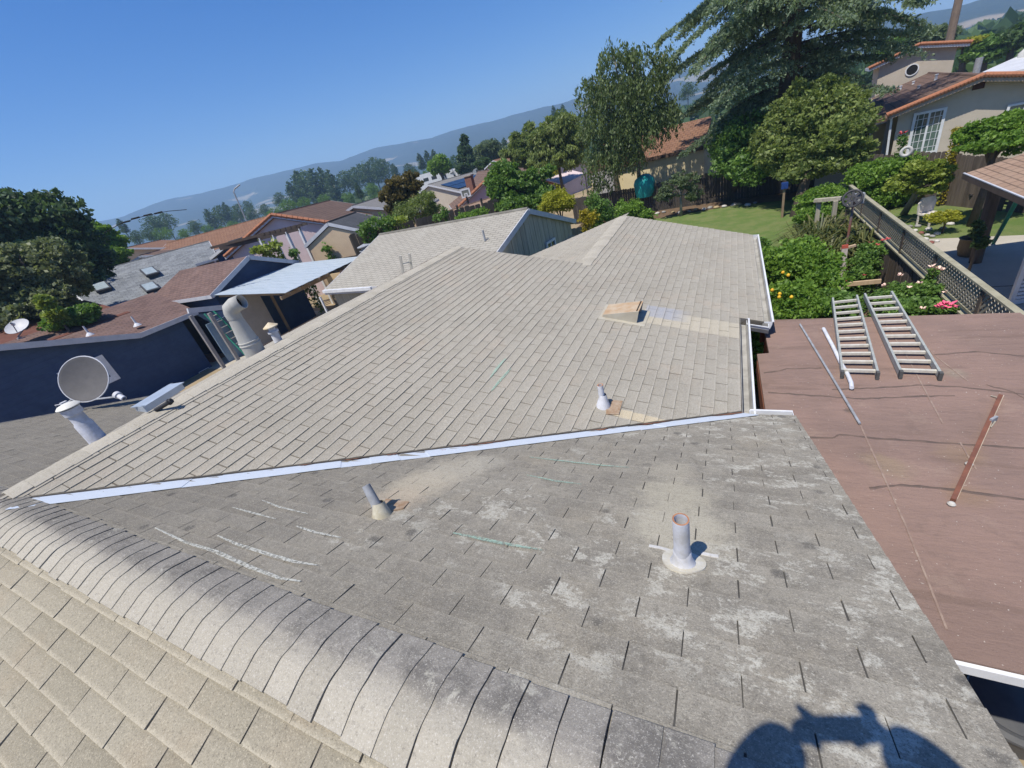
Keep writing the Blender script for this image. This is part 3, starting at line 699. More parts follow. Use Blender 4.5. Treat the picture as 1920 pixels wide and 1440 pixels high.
# ------------------------------------------------------------------ ground, hills, air
def sheet(name, pts, z, mat, kind="structure"):
    mb = MB(); mb.face([(p[0], p[1], z) for p in pts]); o = mb.build(name, mat, kind=kind); bm_fix(o)
    if o.data.polygons[0].normal.z < 0: o.data.flip_normals()
    return o
t = NT("ground_earth")
far = t.step(t.math('ABSOLUTE', t.sep()[1]), 45, 90)
col = t.mix(t.step(t.noise(.35, 7, .65), .4, .62), (.30, .23, .14, 1), (.20, .16, .095, 1))
col = t.mix(t.math('MULTIPLY', t.noise(9, 5, .7), .5), col, (.36, .29, .19, 1))
col = t.mix(far, col, t.mix(t.step(t.noise(.02, 4, .6), .42, .6), (.075, .09, .04, 1), (.20, .17, .095, 1)))
t.fin(col, .95, t.noise(25, 5, .7), .4, .02)
gm = t.m
mb = MB(); RG = [0, 15, 40, 90, 200, 500, 1200, 2600, 4200]; NG = 72
for a, b in zip(RG, RG[1:]):
    for k in range(NG):
        t0, t1 = 2 * math.pi * k / NG, 2 * math.pi * (k + 1) / NG
        P = [(a * math.sin(t0), a * math.cos(t0), 0), (b * math.sin(t0), b * math.cos(t0), 0), (b * math.sin(t1), b * math.cos(t1), 0), (a * math.sin(t1), a * math.cos(t1), 0)]
        if a == 0: P = P[1:] if False else [P[0], P[1], P[2]]
        mb.face(P[::-1] if False else P)
g = mb.build("ground", gm, kind="structure")
b = bmesh.new(); b.from_mesh(g.data); bmesh.ops.remove_doubles(b, verts=b.verts, dist=.001); bmesh.ops.recalc_face_normals(b, faces=b.faces); b.to_mesh(g.data); b.free()
if g.data.polygons[0].normal.z < 0: g.data.flip_normals()

skyline = [(-260, 520), (-100, 488), (60, 448), (147, 420), (225, 406), (275, 385), (310, 374), (370, 362), (455, 340), (480, 332), (580, 307), (640, 300), (695, 277), (742, 270), (805, 257), (862, 240), (960, 215), (1075, 185), (1160, 160), (1250, 137), (1330, 118), (1480, 84), (1600, 52), (1670, 33), (1727, 23), (1800, 9), (1840, -2), (1920, -14), (2050, -30), (2300, -70)]
az_, el_ = [], []
for p in skyline:
    v = ray(*p); az_.append(math.atan2(v[0], v[1])); el_.append(v[2] / math.hypot(v[0], v[1]))
def crest(a): 
    return float(np.interp(a, az_, el_))
def fbm(x, seed=0):
    v = 0
    for o_ in range(6): v += math.sin(x * (2.1 ** o_) * 9 + seed * 1.7 + o_ * 2.3) / (1.75 ** o_)
    return v / 2.3
def rc_at(a): return float(np.interp(a, [az_[0], az_[7], az_[17], az_[-1]], [2300.0, 2200.0, 1750.0, 1300.0]))
NA_, NR_ = 420, 46
a0_, a1_ = az_[0] - .75, az_[-1] + .75
V = []
for i in range(NA_ + 1):
    a = a0_ + (a1_ - a0_) * i / NA_; RC = rc_at(a); RI = RC * .43; RO = RC * 1.38
    e = crest(a); e *= 1.0 if az_[0] <= a <= az_[-1] else max(.25, 1 - .9 * max(az_[0] - a, a - az_[-1]))
    hc = 5.5 + e * RC + 3.0 * fbm(a * 5, 3)
    for j in range(NR_ + 1):
        s = j / NR_; R_ = RI + (RO - RI) * s
        if R_ <= RC:
            q = (R_ - RI) / (RC - RI); h = hc * (q ** 1.35) * (1 - .16 * math.sin(q * math.pi) * (1 + math.sin(a * 21 + q * 3) + .6 * math.sin(a * 47 - q * 5)))
        else:
            q = (R_ - RC) / (RO - RC); h = hc * (1 - q ** 1.5 * .9)
        h = min(h, 5.5 + (hc - 5.5) * R_ / RC * .985) if R_ < RC else h
        V.append((R_ * math.sin(a), R_ * math.cos(a), h - 1.0))
Fq = np.array([[i * (NR_ + 1) + j, i * (NR_ + 1) + j + 1, (i + 1) * (NR_ + 1) + j + 1, (i + 1) * (NR_ + 1) + j] for i in range(NA_) for j in range(NR_)])
t = NT("hillside")
q1 = t.noise(.006, 6, .6); q2 = t.noise(.05, 6, .7)
col = t.mix(t.step(q2, .38, .62), (.014, .026, .017, 1), (.034, .048, .028, 1))
fields = t.step(t.noise(.0042, 5, .55, t.mapv((1, 1, 1.8))), .60, .635)
col = t.mix(t.math('MULTIPLY', fields, t.step(q2, .30, .5)), col, (.26, .22, .14, 1))
def blobmask(p, sc, rad): return t.math('SUBTRACT', 1.0, t.step(t.math('MULTIPLY_ADD', t.noise(.02, 5, .65), rad * .8, t.dist_to(p, sc)), rad * .95, rad * 1.35))
for px, py, dist, rad in ((1850, 48, 1050, 55), (1905, 40, 1050, 45), (1780, 60, 1000, 30), (1010, 232, 1300, 55), (960, 248, 1200, 45), (940, 262, 1150, 40), (510, 372, 1500, 50)):
    col = t.mix(t.math('MULTIPLY', blobmask(D(px, py, dist), (1, .5, 2.6), rad), .9), col, (.33, .26, .17, 1))
t.fin(col, .95, q2, .6, 6)
mesh_np("hills", V, Fq, t.m, kind="structure", smooth=True)

# the air between here and the hills: one closed box of even, thin haze
mb = MB(); mb.box((0, 0, 139.0), (9400, 9400, 284.0))
hz = NT("haze_air"); pv = hz.n.new("ShaderNodeVolumePrincipled"); hz.l.new(pv.outputs[0], hz.out.inputs["Volume"]); hz.n.remove(hz.b)
pv.inputs["Color"].default_value = (.44, .68, 1.0, 1); pv.inputs["Density"].default_value = 0.00050; pv.inputs["Anisotropy"].default_value = 0.1
haze = mb.build("haze", hz.m, kind="stuff")

# local ground covers
lawnm = NT("lawn"); 
c = lawnm.mix(lawnm.step(lawnm.noise(1.2, 6, .7), .38, .62), (.13, .20, .045, 1), (.205, .235, .080, 1)); c = lawnm.mix(lawnm.math('MULTIPLY', lawnm.noise(40, 4, .8), .6), c, (.03, .055, .012, 1))
lawnm = lawnm.fin(c, .9, lawnm.noise(60, 3, .8), .8, .03)
conc = M("concrete", (.46, .42, .35, 1), (.40, .365, .30, 1), 1.2, .9, .15, 60)
soilm = M("garden_soil", (.16, .105, .065, 1), (.11, .075, .045, 1), 2.5, .95, .5, 14)
lawnL = sheet("lawn", [(-5.6, 12.2), (2.2, 12.6), (4.0, 19), (5.0, 27.2), (1.0, 28.6), (-5.5, 28.4)], .008, lawnm)
sheet("planting_bed", [(-9, 27.9), (6, 27.6), (6, 31), (-9, 31)], .004, soilm)
sheet("planting_bed", [(.6, 6.8), (4.2, 6.8), (4.3, 18.5), (2.4, 18.5), (2.2, 12.4), (.6, 12.4)], .004, soilm)
sheet("lawn", [(4.6, 18.3), (7.4, 17.6), (16, 15), (16, 22.5), (9.2, 26.4), (6.2, 26.2)], .012, lawnm)
pat = sheet("patio", [(4.25, 5.5), (14, 5.5), (14, 14.6), (8.6, 17.2), (5.0, 18.4), (4.25, 15)], .016, conc)
crk = M("dark_joint", (.10, .09, .075, 1), None, 5, .9)  # dark colour of the joint lines in the concrete
mb = MB()
for p_, q_ in (((5.4, 9.0), (5.8, 18.2)), ((4.3, 13.6), (11, 13.2)), ((8.3, 8), (8.6, 17)), ((4.3, 10.4), (12, 10.2))): mb.beam((p_[0], p_[1], .017), (q_[0], q_[1], .017), .03, .006)
mb.build("patio_joint", crk, pat)
sheet("driveway", [(-27, 9.9), (-14, 9.6), (-12.5, 16.3), (-27, 17.3)], .006, conc)
sheet("brick_path", [(-25.5, 10.6), (-22.8, 10.4), (-22.6, 12.0), (-25.5, 12.6)], .012, M("red_brick_paving", (.36, .19, .13, 1), (.30, .15, .10, 1), 2, .9, .2))

# ------------------------------------------------------------------ flat brown roof over the side yard
FZ = 2.45
t = NT("brown_felt"); p = t.sep()
col = t.mix(t.step(t.noise(1.1, 6, .6), .38, .62), (.262, .178, .145, 1), (.222, .154, .127, 1))
for q, rad, c in ((U(1675, 880, FZ), .16, (.27, .20, .14, 1)), (U(1640, 862, FZ), .12, (.25, .185, .13, 1)), (U(1800, 850, FZ), .18, (.25, .175, .125, 1)), (U(1790, 700, FZ), .12, (.27, .22, .17, 1)), (U(1590, 770, FZ), .05, (.12, .095, .08, 1)), (U(1820, 930, FZ), .15, (.25, .17, .12, 1))):
    d = t.math('MULTIPLY_ADD', t.noise(7, 4, .7), rad * 1.1, t.dist_to(q)); col = t.mix(t.math('MULTIPLY', t.math('SUBTRACT', 1.0, t.step(d, rad * .8, rad * 1.8)), .8), col, c)
col = t.mix(t.math('MULTIPLY', t.step(t.noise(.9, 3, .5, t.mapv((.8, 6, 1))), .57, .66), .30), col, (.13, .09, .07, 1))
col = t.mix(t.math('MULTIPLY', t.step(t.noise(2.6, 8, .75), .54, .68), .3), col, (.34, .255, .20, 1))
col = t.mix(t.math('MULTIPLY', t.step(t.noise(4.2, 8, .75, t.mapv((1, 1, 1), loc=(7, 3, 0))), .54, .68), .4), col, (.16, .115, .095, 1))
col = t.mix(t.step(t.noise(55, 2, .5), .735, .75), col, (.55, .50, .44, 1))
g_ = t.noise(190, 3, .85); col = t.mix(t.math('MULTIPLY', t.step(g_, .44, .32), .5), col, (.085, .06, .05, 1)); col = t.mix(t.math('MULTIPLY', t.step(g_, .58, .7), .35), col, (.42, .31, .26, 1))
t.fin(col, .95, t.math('MULTIPLY_ADD', t.noise(3.0, 4, .6, t.mapv((1, 3, 1))), 6.0, g_), .6, .008, spec=.15); feltm = t.m
flat = empty("flat_roof", (2.0, 4.3, 0), "low flat roof covered in brown mineral felt beside the house", "flat roof")
mb = MB(); poly = [(.50, 1.93), (3.32, 1.93), (3.32, 6.62), (.64, 6.78), (.64, 5.70), (.50, 5.68)]
mb.box8([(x, y, FZ - .05) for x, y in poly], [(x, y, FZ) for x, y in poly]); mb.build("roof_felt", feltm, flat)
mb = MB(); mb.beam((.44, 1.915, FZ - .05), (3.34, 1.915, FZ - .05), .025, .075); mb.build("fascia", white, flat)
redw = M("red_brown_timber", (.22, .085, .05, 1), (.16, .06, .04, 1), 5, .8, .1, stretch=(1, 1, 4))
mb = MB(); mb.beam((.52, 2.0, FZ - .17), (.52, 5.6, FZ - .17), .05, .22); mb.beam((.6, 6.6, FZ - .17), (3.3, 6.5, FZ - .17), .05, .22); mb.beam((3.28, 2, FZ - .17), (3.28, 6.5, FZ - .17), .05, .22)
mb.build("roof_beam", redw, flat)
for x, y in ((.6, 2.1), (3.2, 2.1), (3.2, 6.4), (.7, 6.5)):
    mb = MB(); mb.beam((x, y, 0), (x, y, FZ - .06), .09, .09, (0, 1, 0)); mb.build("post", redw, flat)
seam = M("felt_seam", (.33, .25, .20, 1), (.22, .15, .12, 1), 12, .95)
for px in ([(1612, 795), (1645, 868), (1700, 990), (1775, 1180)], [(1655, 600), (1700, 668), (1760, 780), (1768, 795)], [(1700, 600), (1750, 665), (1815, 715)], [(1800, 830), (1830, 880)]):
    P = [U(a, b_, FZ) + np.array([0, 0, .002]) for a, b_ in px]; mb = MB()
    for a, b_ in zip(P, P[1:]): mb.beam(a, b_, .012, .004)
    mb.build("seam_line", seam, flat)

# things lying on it
alum = M("weathered_aluminium", (.62, .59, .50, 1), (.50, .47, .40, 1), 20, .55, .05, spec=.5)
alum2 = M("ladder_rail", (.40, .415, .38, 1), (.31, .325, .30, 1), 20, .5, .05, spec=.5)
def ladder(name, label, b0, b1, t0, t1, z, rungs, group):
    P = [np.array(U(*p, z)) for p in (b0, b1, t0, t1)]; r_ = empty(name, tuple((P[0] + P[1]) / 2 - np.array([0, 0, .045])), label, "ladder", group)
    for a, b_ in ((P[0], P[2]), (P[1], P[3])):
        mb = MB(); mb.beam(a, b_, .022, .075); mb.build("rail", alum2, r_)
        d_ = (b_ - a) / np.linalg.norm(b_ - a); mb = MB(); mb.box(a - d_ * .02, (.03, .05, .09), (np.cross(d_, (0, 0, 1)), d_, (0, 0, 1))); mb.build("foot", M("rung_foot", (.10, .10, .095, 1), None, 9, .8) if "rung_foot" not in bpy.data.materials else bpy.data.materials["rung_foot"], r_)
    for k in range(rungs):
        s = (k + .35) / (rungs - .1); a, b_ = P[0] + (P[2] - P[0]) * s, P[1] + (P[3] - P[1]) * s
        mb = MB(); mb.beam(a, b_, .034, .03); mb.build("rung", alum, r_)
    return r_
lg = "aluminium ladders lying on the brown roof"
ladder("ladder", "narrower grey aluminium ladder lying on the brown roof beside the white plastic pipe", (1579, 700), (1645, 702), (1561, 562), (1606, 557), FZ + .05, 11, lg)
ladder("ladder", "wider aluminium ladder with pale rungs on the brown roof, farther from the gutter", (1688, 700), (1762, 703), (1621, 554), (1671, 550), FZ + .05, 11, lg)
mb = MB(); mb.tube([U(1500, 608, FZ + .02), U(1556, 700, FZ + .02), U(1612, 794, FZ + .02)], .012, 8); setp(mb.build("conduit", galv), "thin grey metal conduit lying across the brown flat roof", "pipe")
mb = MB(); mb.tube([U(1544, 616, FZ + .025), U(1562, 650, FZ + .025), U(1578, 683, FZ + .025), U(1587, 698, FZ + .025), U(1592, 708, FZ + .025), U(1596, 718, FZ + .03), U(1597, 727, FZ + .04)], .021, 10); setp(mb.build("plastic_pipe", M("white_plastic", (.72, .74, .78, 1), None, 5, .4)), "white plastic pipe with a bent end lying under the narrow ladder", "pipe")
ds = empty("downspout", tuple(U(1830, 840, FZ)), "rusty brown length of downspout lying on the brown roof", "downspout")
mb = MB(); mb.beam(U(1787, 938, FZ + .022), U(1876, 742, FZ + .022), .030, .03); mb.build("spout_body", M("rusty_downspout", (.22, .09, .055, 1), (.15, .065, .045, 1), 9, .75, .15), ds)
mb = MB(); mb.beam(U(1787, 936, FZ + .012) + np.array([.019, 0, 0]), U(1876, 742, FZ + .012) + np.array([.019, 0, 0]), .008, .02); mb.build("seam_edge", M("worn_edge", (.50, .42, .33, 1), None, 9, .7), ds)
mb = MB(); mb.beam(U(1857, 790, FZ + .03), U(1868, 784, FZ + .03), .02, .05); mb.build("strap", galv, ds)
mb = MB(); mb.tube([U(1858, 742, FZ + .01), U(1870, 745, FZ + .02), U(1868, 765, FZ + .02), U(1855, 785, FZ + .012), U(1848, 797, FZ + .012), U(1858, 801, FZ + .012), U(1866, 790, FZ + .02)], .005, 6); setp(mb.build("wire_scrap", M("pale_wire", (.42, .38, .30, 1), None, 5, .7)), "loop of pale wire tangled around the rusty downspout", "wire")
for px, py in ((1784, 945), (1817, 870)):
    mb = MB(); c_ = U(px, py, FZ + .015); mb.lathe([(0, -.015), (.02, -.012), (.026, .002), (.016, .016), (0, .02)], c_, n=9); setp(mb.build("pebble", M("pale_stone", (.55, .53, .48, 1), None, 20, .9) if "pale_stone" not in bpy.data.materials else bpy.data.materials["pale_stone"]), "pale pebble at the lower end of the rusty downspout" if py > 900 else "pale pebble against the middle of the rusty downspout", "stone", "pale pebbles by the rusty downspout")
# bin at the foot of the rake
bc = U(1899, 1318, .36); bin_ = empty("dustbin", (bc[0], bc[1], 0), "dark grey plastic bin with a domed lid on bare earth", "bin")
plm = M("grey_plastic", (.075, .077, .082, 1), (.095, .097, .10, 1), 6, .45, .1, 200)
mb = MB(); mb.lathe([(.27, 0), (.29, .02), (.31, .30), (.315, .31), (.30, .31)], (bc[0], bc[1], 0), n=28); o = mb.build("bin_body", plm, bin_); smooth_by_angle(o)
mb = MB(); mb.lathe([(.325, .29), (.345, .31), (.34, .335), (.295, .35), (.285, .375), (.27, .365), (.18, .385), (0, .40)], (bc[0], bc[1], 0), n=32); o = mb.build("lid", plm, bin_); smooth_by_angle(o, 25)
mb = MB(); mb.box((bc[0] - .36, bc[1] + .02, .33), (.07, .18, .06)); mb.build("handle", plm, bin_)

# lap joints of the felt, black where the tar has bled
tar = M("bled_tar", (.105, .078, .066, 1), (.15, .105, .085, 1), 9, .9)
for px in ([(1432, 700), (1475, 692), (1540, 690)], [(1440, 735), (1520, 742), (1620, 748), (1700, 744), (1790, 742)], [(1750, 665), (1830, 660), (1925, 668)], [(1436, 815), (1560, 822), (1575, 815), (1640, 822), (1760, 830), (1925, 841)], [(1630, 916), (1690, 909), (1800, 920), (1925, 937)], [(1560, 730), (1640, 728), (1720, 722), (1800, 726), (1925, 740)], [(1850, 722), (1900, 735), (1925, 750)]):
    P = []
    for (a0, b0), (a1, b1) in zip(px, px[1:]):
        for k in range(6): P.append(U(a0 + (a1 - a0) * k / 6, b0 + (b1 - b0) * k / 6 + random.uniform(-.8, .8), FZ))
    P.append(U(*px[-1], FZ)); mb = MB(); R_ = []
    for q in P:
        wd = random.uniform(.008, .017); R_.append((q + np.array([0, -wd, .0006]), q + np.array([0, -wd * .2, .0045]), q + np.array([0, wd, .0006])))
    for r0, r1 in zip(R_, R_[1:]):
        mb.face([r0[0], r1[0], r1[1], r0[1]]); mb.face([r0[1], r1[1], r1[2], r0[2]])
    bm_fix(mb.build("felt_lap", tar, flat))

# ------------------------------------------------------------------ the photographer, standing on the back slope, and the phone
skinm = M("skin", (.42, .25, .17, 1), None, 8, .55); shirtm = M("grey_shirt", (.16, .17, .19, 1), None, 9, .9); jeansm = M("blue_jeans", (.05, .07, .12, 1), None, 12, .9); hatm = M("cap_cloth", (.07, .07, .08, 1), None, 9, .9)
hd = np.array([FW[0], FW[1], 0]); hd /= np.linalg.norm(hd); sd_ = np.array([hd[1], -hd[0], 0])
zB = lambda y: RIDGE_Z + (y - RIDGE_Y) * (AS / ACs)
def W_(s, f_, z): return sd_ * s + hd * f_ + np.array([0, 0, z])
def skin(name, pts, edges, rad, mats, parent, sub=2):
    me = bpy.data.meshes.new(name); o0 = np.array(root_loc(parent)); me.from_pydata([tuple(np.array(p) - o0) for p in pts], edges, []); me.materials.append(mats)
    o = bpy.data.objects.new(name, me); COL.objects.link(o); o.parent = parent
    sm = o.modifiers.new("skin", 'SKIN'); 
    if not me.skin_vertices: me.skin_vertices.new(name="")
    for i_, r_ in enumerate(rad): me.skin_vertices[0].data[i_].radius = (r_, r_)
    me.skin_vertices[0].data[0].use_root = True
    ss = o.modifiers.new("sub", 'SUBSURF'); ss.levels = ss.render_levels = sub
    return o
f1, f2 = W_(-.16, -.55, 0), W_(.14, -.68, 0); f1[2] = zB(f1[1]) + .05; f2[2] = zB(f2[1]) + .05
ANT = np.array(ANTI)
def SH(px, py, dep):                                     # the point whose shadow falls at the photo point, dep behind the lens
    Pq = onA(px, py); t_ = ((Pq - CAM) @ FW - dep) / (ANT @ FW); return Pq - ANT * t_
pers = empty("person", tuple((f1 + f2) / 2 - np.array([0, 0, .05])), "person in grey shirt and jeans on the near slope holding up a phone", "person")
pel = W_(0, -.66, 4.68); che = W_(0, -.56, 5.06); nk = W_(0, -.50, 5.36); hdc = W_(0, -.45, 5.50)
shL, shR = W_(-.20, -.50, 5.27), W_(.20, -.50, 5.27)
haL, wrL, elL = SH(1511, 1352, -.05), SH(1490, 1378, -.07), SH(1390, 1475, -.14)
haR, wrR, elR = SH(1625, 1352, -.05), SH(1650, 1385, -.07), SH(1770, 1462, -.14)
knL, knR = W_(-.17, -.52, 4.24), W_(.16, -.62, 4.18); toL, toR = f1 + hd * .18, f2 + hd * .18
P = [pel, che, nk, hdc, W_(0, -.43, 5.62), shL, elL, (elL + wrL) / 2, wrL, shR, elR, (elR + wrR) / 2, wrR, W_(-.10, -.66, 4.58), knL, f1, toL, W_(.10, -.66, 4.58), knR, f2, toR]
E = [(0, 1), (1, 2), (2, 3), (3, 4), (2, 5), (5, 6), (6, 7), (7, 8), (2, 9), (9, 10), (10, 11), (11, 12), (0, 13), (13, 14), (14, 15), (15, 16), (0, 17), (17, 18), (18, 19), (19, 20)]
Rr = [.15, .17, .065, .095, .07, .085, .062, .074, .062, .085, .075, .078, .060, .10, .068, .05, .045, .10, .068, .05, .045]
skin("body", P, E, Rr, shirtm, pers)
for sgn, ha, wr, tips in ((-1, haL, wrL, ((1500, 1327), (1513, 1336), (1524, 1345), (1534, 1356))), (1, haR, wrR, ((1612, 1328), (1622, 1323), (1634, 1330), (1606, 1352)))):
    pts = [wr, ha]; ed = [(0, 1)]; rd = [.034, .040]
    for k, (tx, ty) in enumerate(tips):
        e_ = SH(tx, ty, -.035); m_ = (ha + e_) / 2 - FW * .015; i_ = len(pts); pts += [m_, e_, e_ * .75 + ha * .25 + FW * .02]; ed += [(1, i_), (i_, i_ + 1), (i_ + 1, i_ + 2)]; rd += [.012, .010, .009]
    th = SH(1538 if sgn < 0 else 1600, 1402 if sgn < 0 else 1398, -.05); i_ = len(pts); pts += [(ha + wr) / 2 * .6 + th * .4 - FW * .01, th]; ed += [(1, i_), (i_, i_ + 1)]; rd += [.013, .010]
    skin("hand", pts, ed, rd, skinm, pers, 1)
mb = MB(); mb.lathe([(.10, -.06), (.105, 0), (.10, .06), (.07, .105), (0, .12)], W_(0, -.45, 5.57), n=20); o = mb.build("cap", hatm, pers); smooth_by_angle(o)
mb = MB(); mb.beam(W_(0, -.37, 5.56), W_(0, -.28, 5.54), .16, .012); mb.build("cap_brim", hatm, pers)
for nm, a_ in (("trouser_leg", (W_(-.10, -.66, 4.5), knL, f1)), ("trouser_leg", (W_(.10, -.66, 4.5), knR, f2))):
    mb = MB(); mb.tube([np.array(q) for q in a_], [.105, .078, .062], 12); mb.build(nm, jeansm, pers, smooth=True)
fc = W_(0, -.355, 5.50)
mb = MB(); mb.lathe([(.012, -.02), (.016, 0), (.006, .03)], fc, (0, 0, 1), 8); mb.build("nose", skinm, pers)
phone = MB(); fwn = np.array(FW); phone.box(SH(1571, 1366, -.03), (.165, .070, .009), (RT, DN, fwn))
setp(phone.build("phone", M("phone_shell", (.02, .02, .022, 1), None, 5, .3)), "dark slab phone held up in both hands of the person", "phone")

# ------------------------------------------------------------------ neighbouring houses
browny = roofmat("brown_shingle_roof", (.195, .122, .102, 1), (.125, .080, .068, 1), (.23, .155, .13, 1), .36, .17, .018)
greyr = roofmat("grey_shingle_roof", (.25, .265, .275, 1), (.12, .13, .14, 1), (.33, .35, .36, 1), .4, .2, .016)
darkr = roofmat("charcoal_shingle_roof", (.085, .088, .095, 1), (.065, .068, .075, 1), (.11, .11, .115, 1), .33, .14, .010)
tanr = roofmat("tan_shingle_roof", (.35, .235, .165, 1), (.29, .19, .13, 1), (.38, .28, .20, 1), .33, .16, .014)
garr = roofmat("pale_shingle_roof", (.385, .36, .305, 1), (.34, .315, .265, 1), (.42, .40, .345, 1), .33, .13, .012)
tiler = roofmat("brown_tile_roof", (.25, .16, .12, 1), (.20, .13, .10, 1), (.30, .20, .15, 1), .33, .33, .02, .4, .8, 9.5)
oranger = roofmat("orange_tile_roof", (.36, .19, .11, 1), (.30, .155, .095, 1), (.42, .26, .17, 1), .33, .33, .02, .4, .8, 9.5)
gravelr = roofmat("gravel_grey_roof", (.23, .22, .205, 1), (.20, .19, .18, 1), (.26, .25, .23, 1), .33, .2, .008)
navy = NT("navy_siding"); z_ = navy.sep()[2]
w_ = navy.n.new("ShaderNodeTexWave"); w_.bands_direction = 'Z'; w_.wave_profile = 'SAW'; w_.inputs["Scale"].default_value = 1.6; navy.l.new(navy.pos, w_.inputs[0])
navy = navy.fin(navy.mix(navy.step(navy.noise(2.5, 5), .35, .65), (.032, .060, .135, 1), (.040, .074, .158, 1)), .7, w_.outputs["Fac"], .8, .04)
pinkst = M("pale_pink_stucco", (.66, .54, .54, 1), (.60, .49, .49, 1), 1.5, .95, .3, 90)
tanst = M("tan_stucco", (.62, .47, .31, 1), (.56, .42, .28, 1), 1.5, .95, .3, 90)
mauve = M("mauve_stucco", (.50, .36, .42, 1), (.46, .33, .38, 1), 1.5, .95, .3, 90)
beige = M("beige_render", (.52, .455, .37, 1), (.47, .41, .33, 1), 1.2, .95, .5, 60)
yell = M("yellow_render", (.80, .68, .42, 1), (.74, .62, .38, 1), 1.2, .95, .4, 60)
greyw = M("weathered_grey_wood", (.52, .475, .365, 1), (.36, .33, .255, 1), 2, .9, .4, 60, stretch=(6, 6, .5), rnd=.35)
fencew = M("old_fence_wood", (.17, .135, .105, 1), (.105, .083, .066, 1), 2, .92, .4, 60, stretch=(7, 7, .6), rnd=.55)
darkfence = M("dark_fence_wood", (.085, .074, .062, 1), (.06, .052, .045, 1), 2, .92, .4, 60, stretch=(7, 7, .6), rnd=.4)
redfence = M("red_fence_wood", (.33, .115, .065, 1), (.25, .085, .05, 1), 2, .85, .3, 60, stretch=(7, 7, .6), rnd=.35)
fasc = M("grey_white_fascia", (.56, .57, .60, 1), (.48, .49, .52, 1), 4, .6)
glassm = NT("window_glass"); glassm = glassm.fin((.03, .04, .045, 1), .08, spec=.8)
glassg = NT("greenish_glass"); glassg = glassg.fin(glassg.mix(glassg.step(glassg.noise(1.2, 3), .4, .6), (.11, .16, .13, 1), (.05, .075, .065, 1)), .1, spec=.8)

def V3(*a): return np.array(a, float)
def gable_house(name, label, A_, B_, half, zr, ze, wallm, roofm, ov=.4, gov=.35, group=None, zb=0.0, cat="house", trim=None, halves=None, th=.14, inset=None):
    """ridge from A_ to B_ (xy) at zr, eaves at ze on both sides"""
    A_, B_ = V3(A_[0], A_[1], 0), V3(B_[0], B_[1], 0); e = (B_ - A_) / np.linalg.norm(B_ - A_); n = V3(e[1], -e[0], 0)
    h1, h2 = halves or (half, half)
    root = empty(name, tuple((A_ + B_) / 2), label, cat, group); Z = V3(0, 0, 1)
    zt = trim or fasc
    a_, b_ = A_ + e * gov, B_ - e * gov; sl1, sl2 = (zr - ze) / h1, (zr - ze) / h2
    mb = MB(); w1, w2 = h1 - ov, h2 - ov
    prof = [(-w2, zb), (w1, zb), (w1, zr - sl1 * w1 - th), (0, zr - th), (-w2, zr - sl2 * w2 - th)]
    mb.box8([a_ + n * q + Z * z for q, z in prof], [b_ + n * q + Z * z for q, z in prof]); o = mb.build("wall", wallm, root); bm_fix(o)
    roofs = []
    for sgn, h_ in ((1, h1), (-1, h2)):
        mb = MB(); mb.slab(A_ + n * sgn * h_ + Z * ze, B_ + n * sgn * h_ + Z * ze, B_ + Z * zr, A_ + Z * zr, th); r_ = mb.build("roof_slope", roofm, root); bm_fix(r_); roofs.append(r_)
        mb = MB(); q = n * sgn * (h_ + .015); mb.beam(A_ + q + Z * (ze - .09), B_ + q + Z * (ze - .09), .03, .18)
        for E_, s_ in ((A_, -1), (B_, 1)): mb.beam(E_ + e * s_ * .015 + n * sgn * h_ + Z * (ze - .085), E_ + e * s_ * .015 + Z * (zr - .085), .03, .17)
        mb.build("fascia", zt, root)
    mb = MB(); mb.tube([A_ + Z * (zr + .0), B_ + Z * (zr + .0)], .06, 6); mb.build("ridge_cap", roofm, root)
    return root, dict(A=A_, B=B_, e=e, n=n, roofs=roofs, sl=(sl1, sl2), half=(h1, h2), zr=zr, ze=ze)
def window(root, c, right, wd, ht, nrm, frame=None, glass=None, cols=1, rows=1, fr=.07, name="window", up=None):
    c, right, nrm = V3(*c), V3(*right) / np.linalg.norm(right), V3(*nrm) / np.linalg.norm(nrm); up = V3(0, 0, 1)
    mb = MB(); ax = (right, nrm, up)
    for s in (-1, 1):
        mb.box(c + right * s * (wd / 2 - fr / 2) + nrm * .03, (fr, .06, ht), ax); mb.box(c + up * s * (ht / 2 - fr / 2) + nrm * .03, (wd - 2 * fr, .06, fr), ax)
    for k in range(1, cols): mb.box(c + right * (-wd / 2 + wd * k / cols) + nrm * .026, (fr * .7, .05, ht - 2 * fr), ax)
    o = mb.build(name, frame or white, root)
    mb = MB(); mb.box(c + nrm * .012, (wd - fr, .012, ht - fr), ax); mb.build("pane", glass or glassm, o)
    if rows > 1:
        mb = MB()
        for k in range(1, rows): mb.box(c + up * (-ht / 2 + ht * k / rows) + nrm * .022, (wd - 2 * fr, .012, .018), ax)
        for k in range(1, cols * 3):
            if k % 3: mb.box(c + right * (-wd / 2 + wd * k / (cols * 3)) + nrm * .0225, (.018, .011, ht - 2 * fr), ax)
        mb.build("glazing_bars", frame or white, o)
    return o

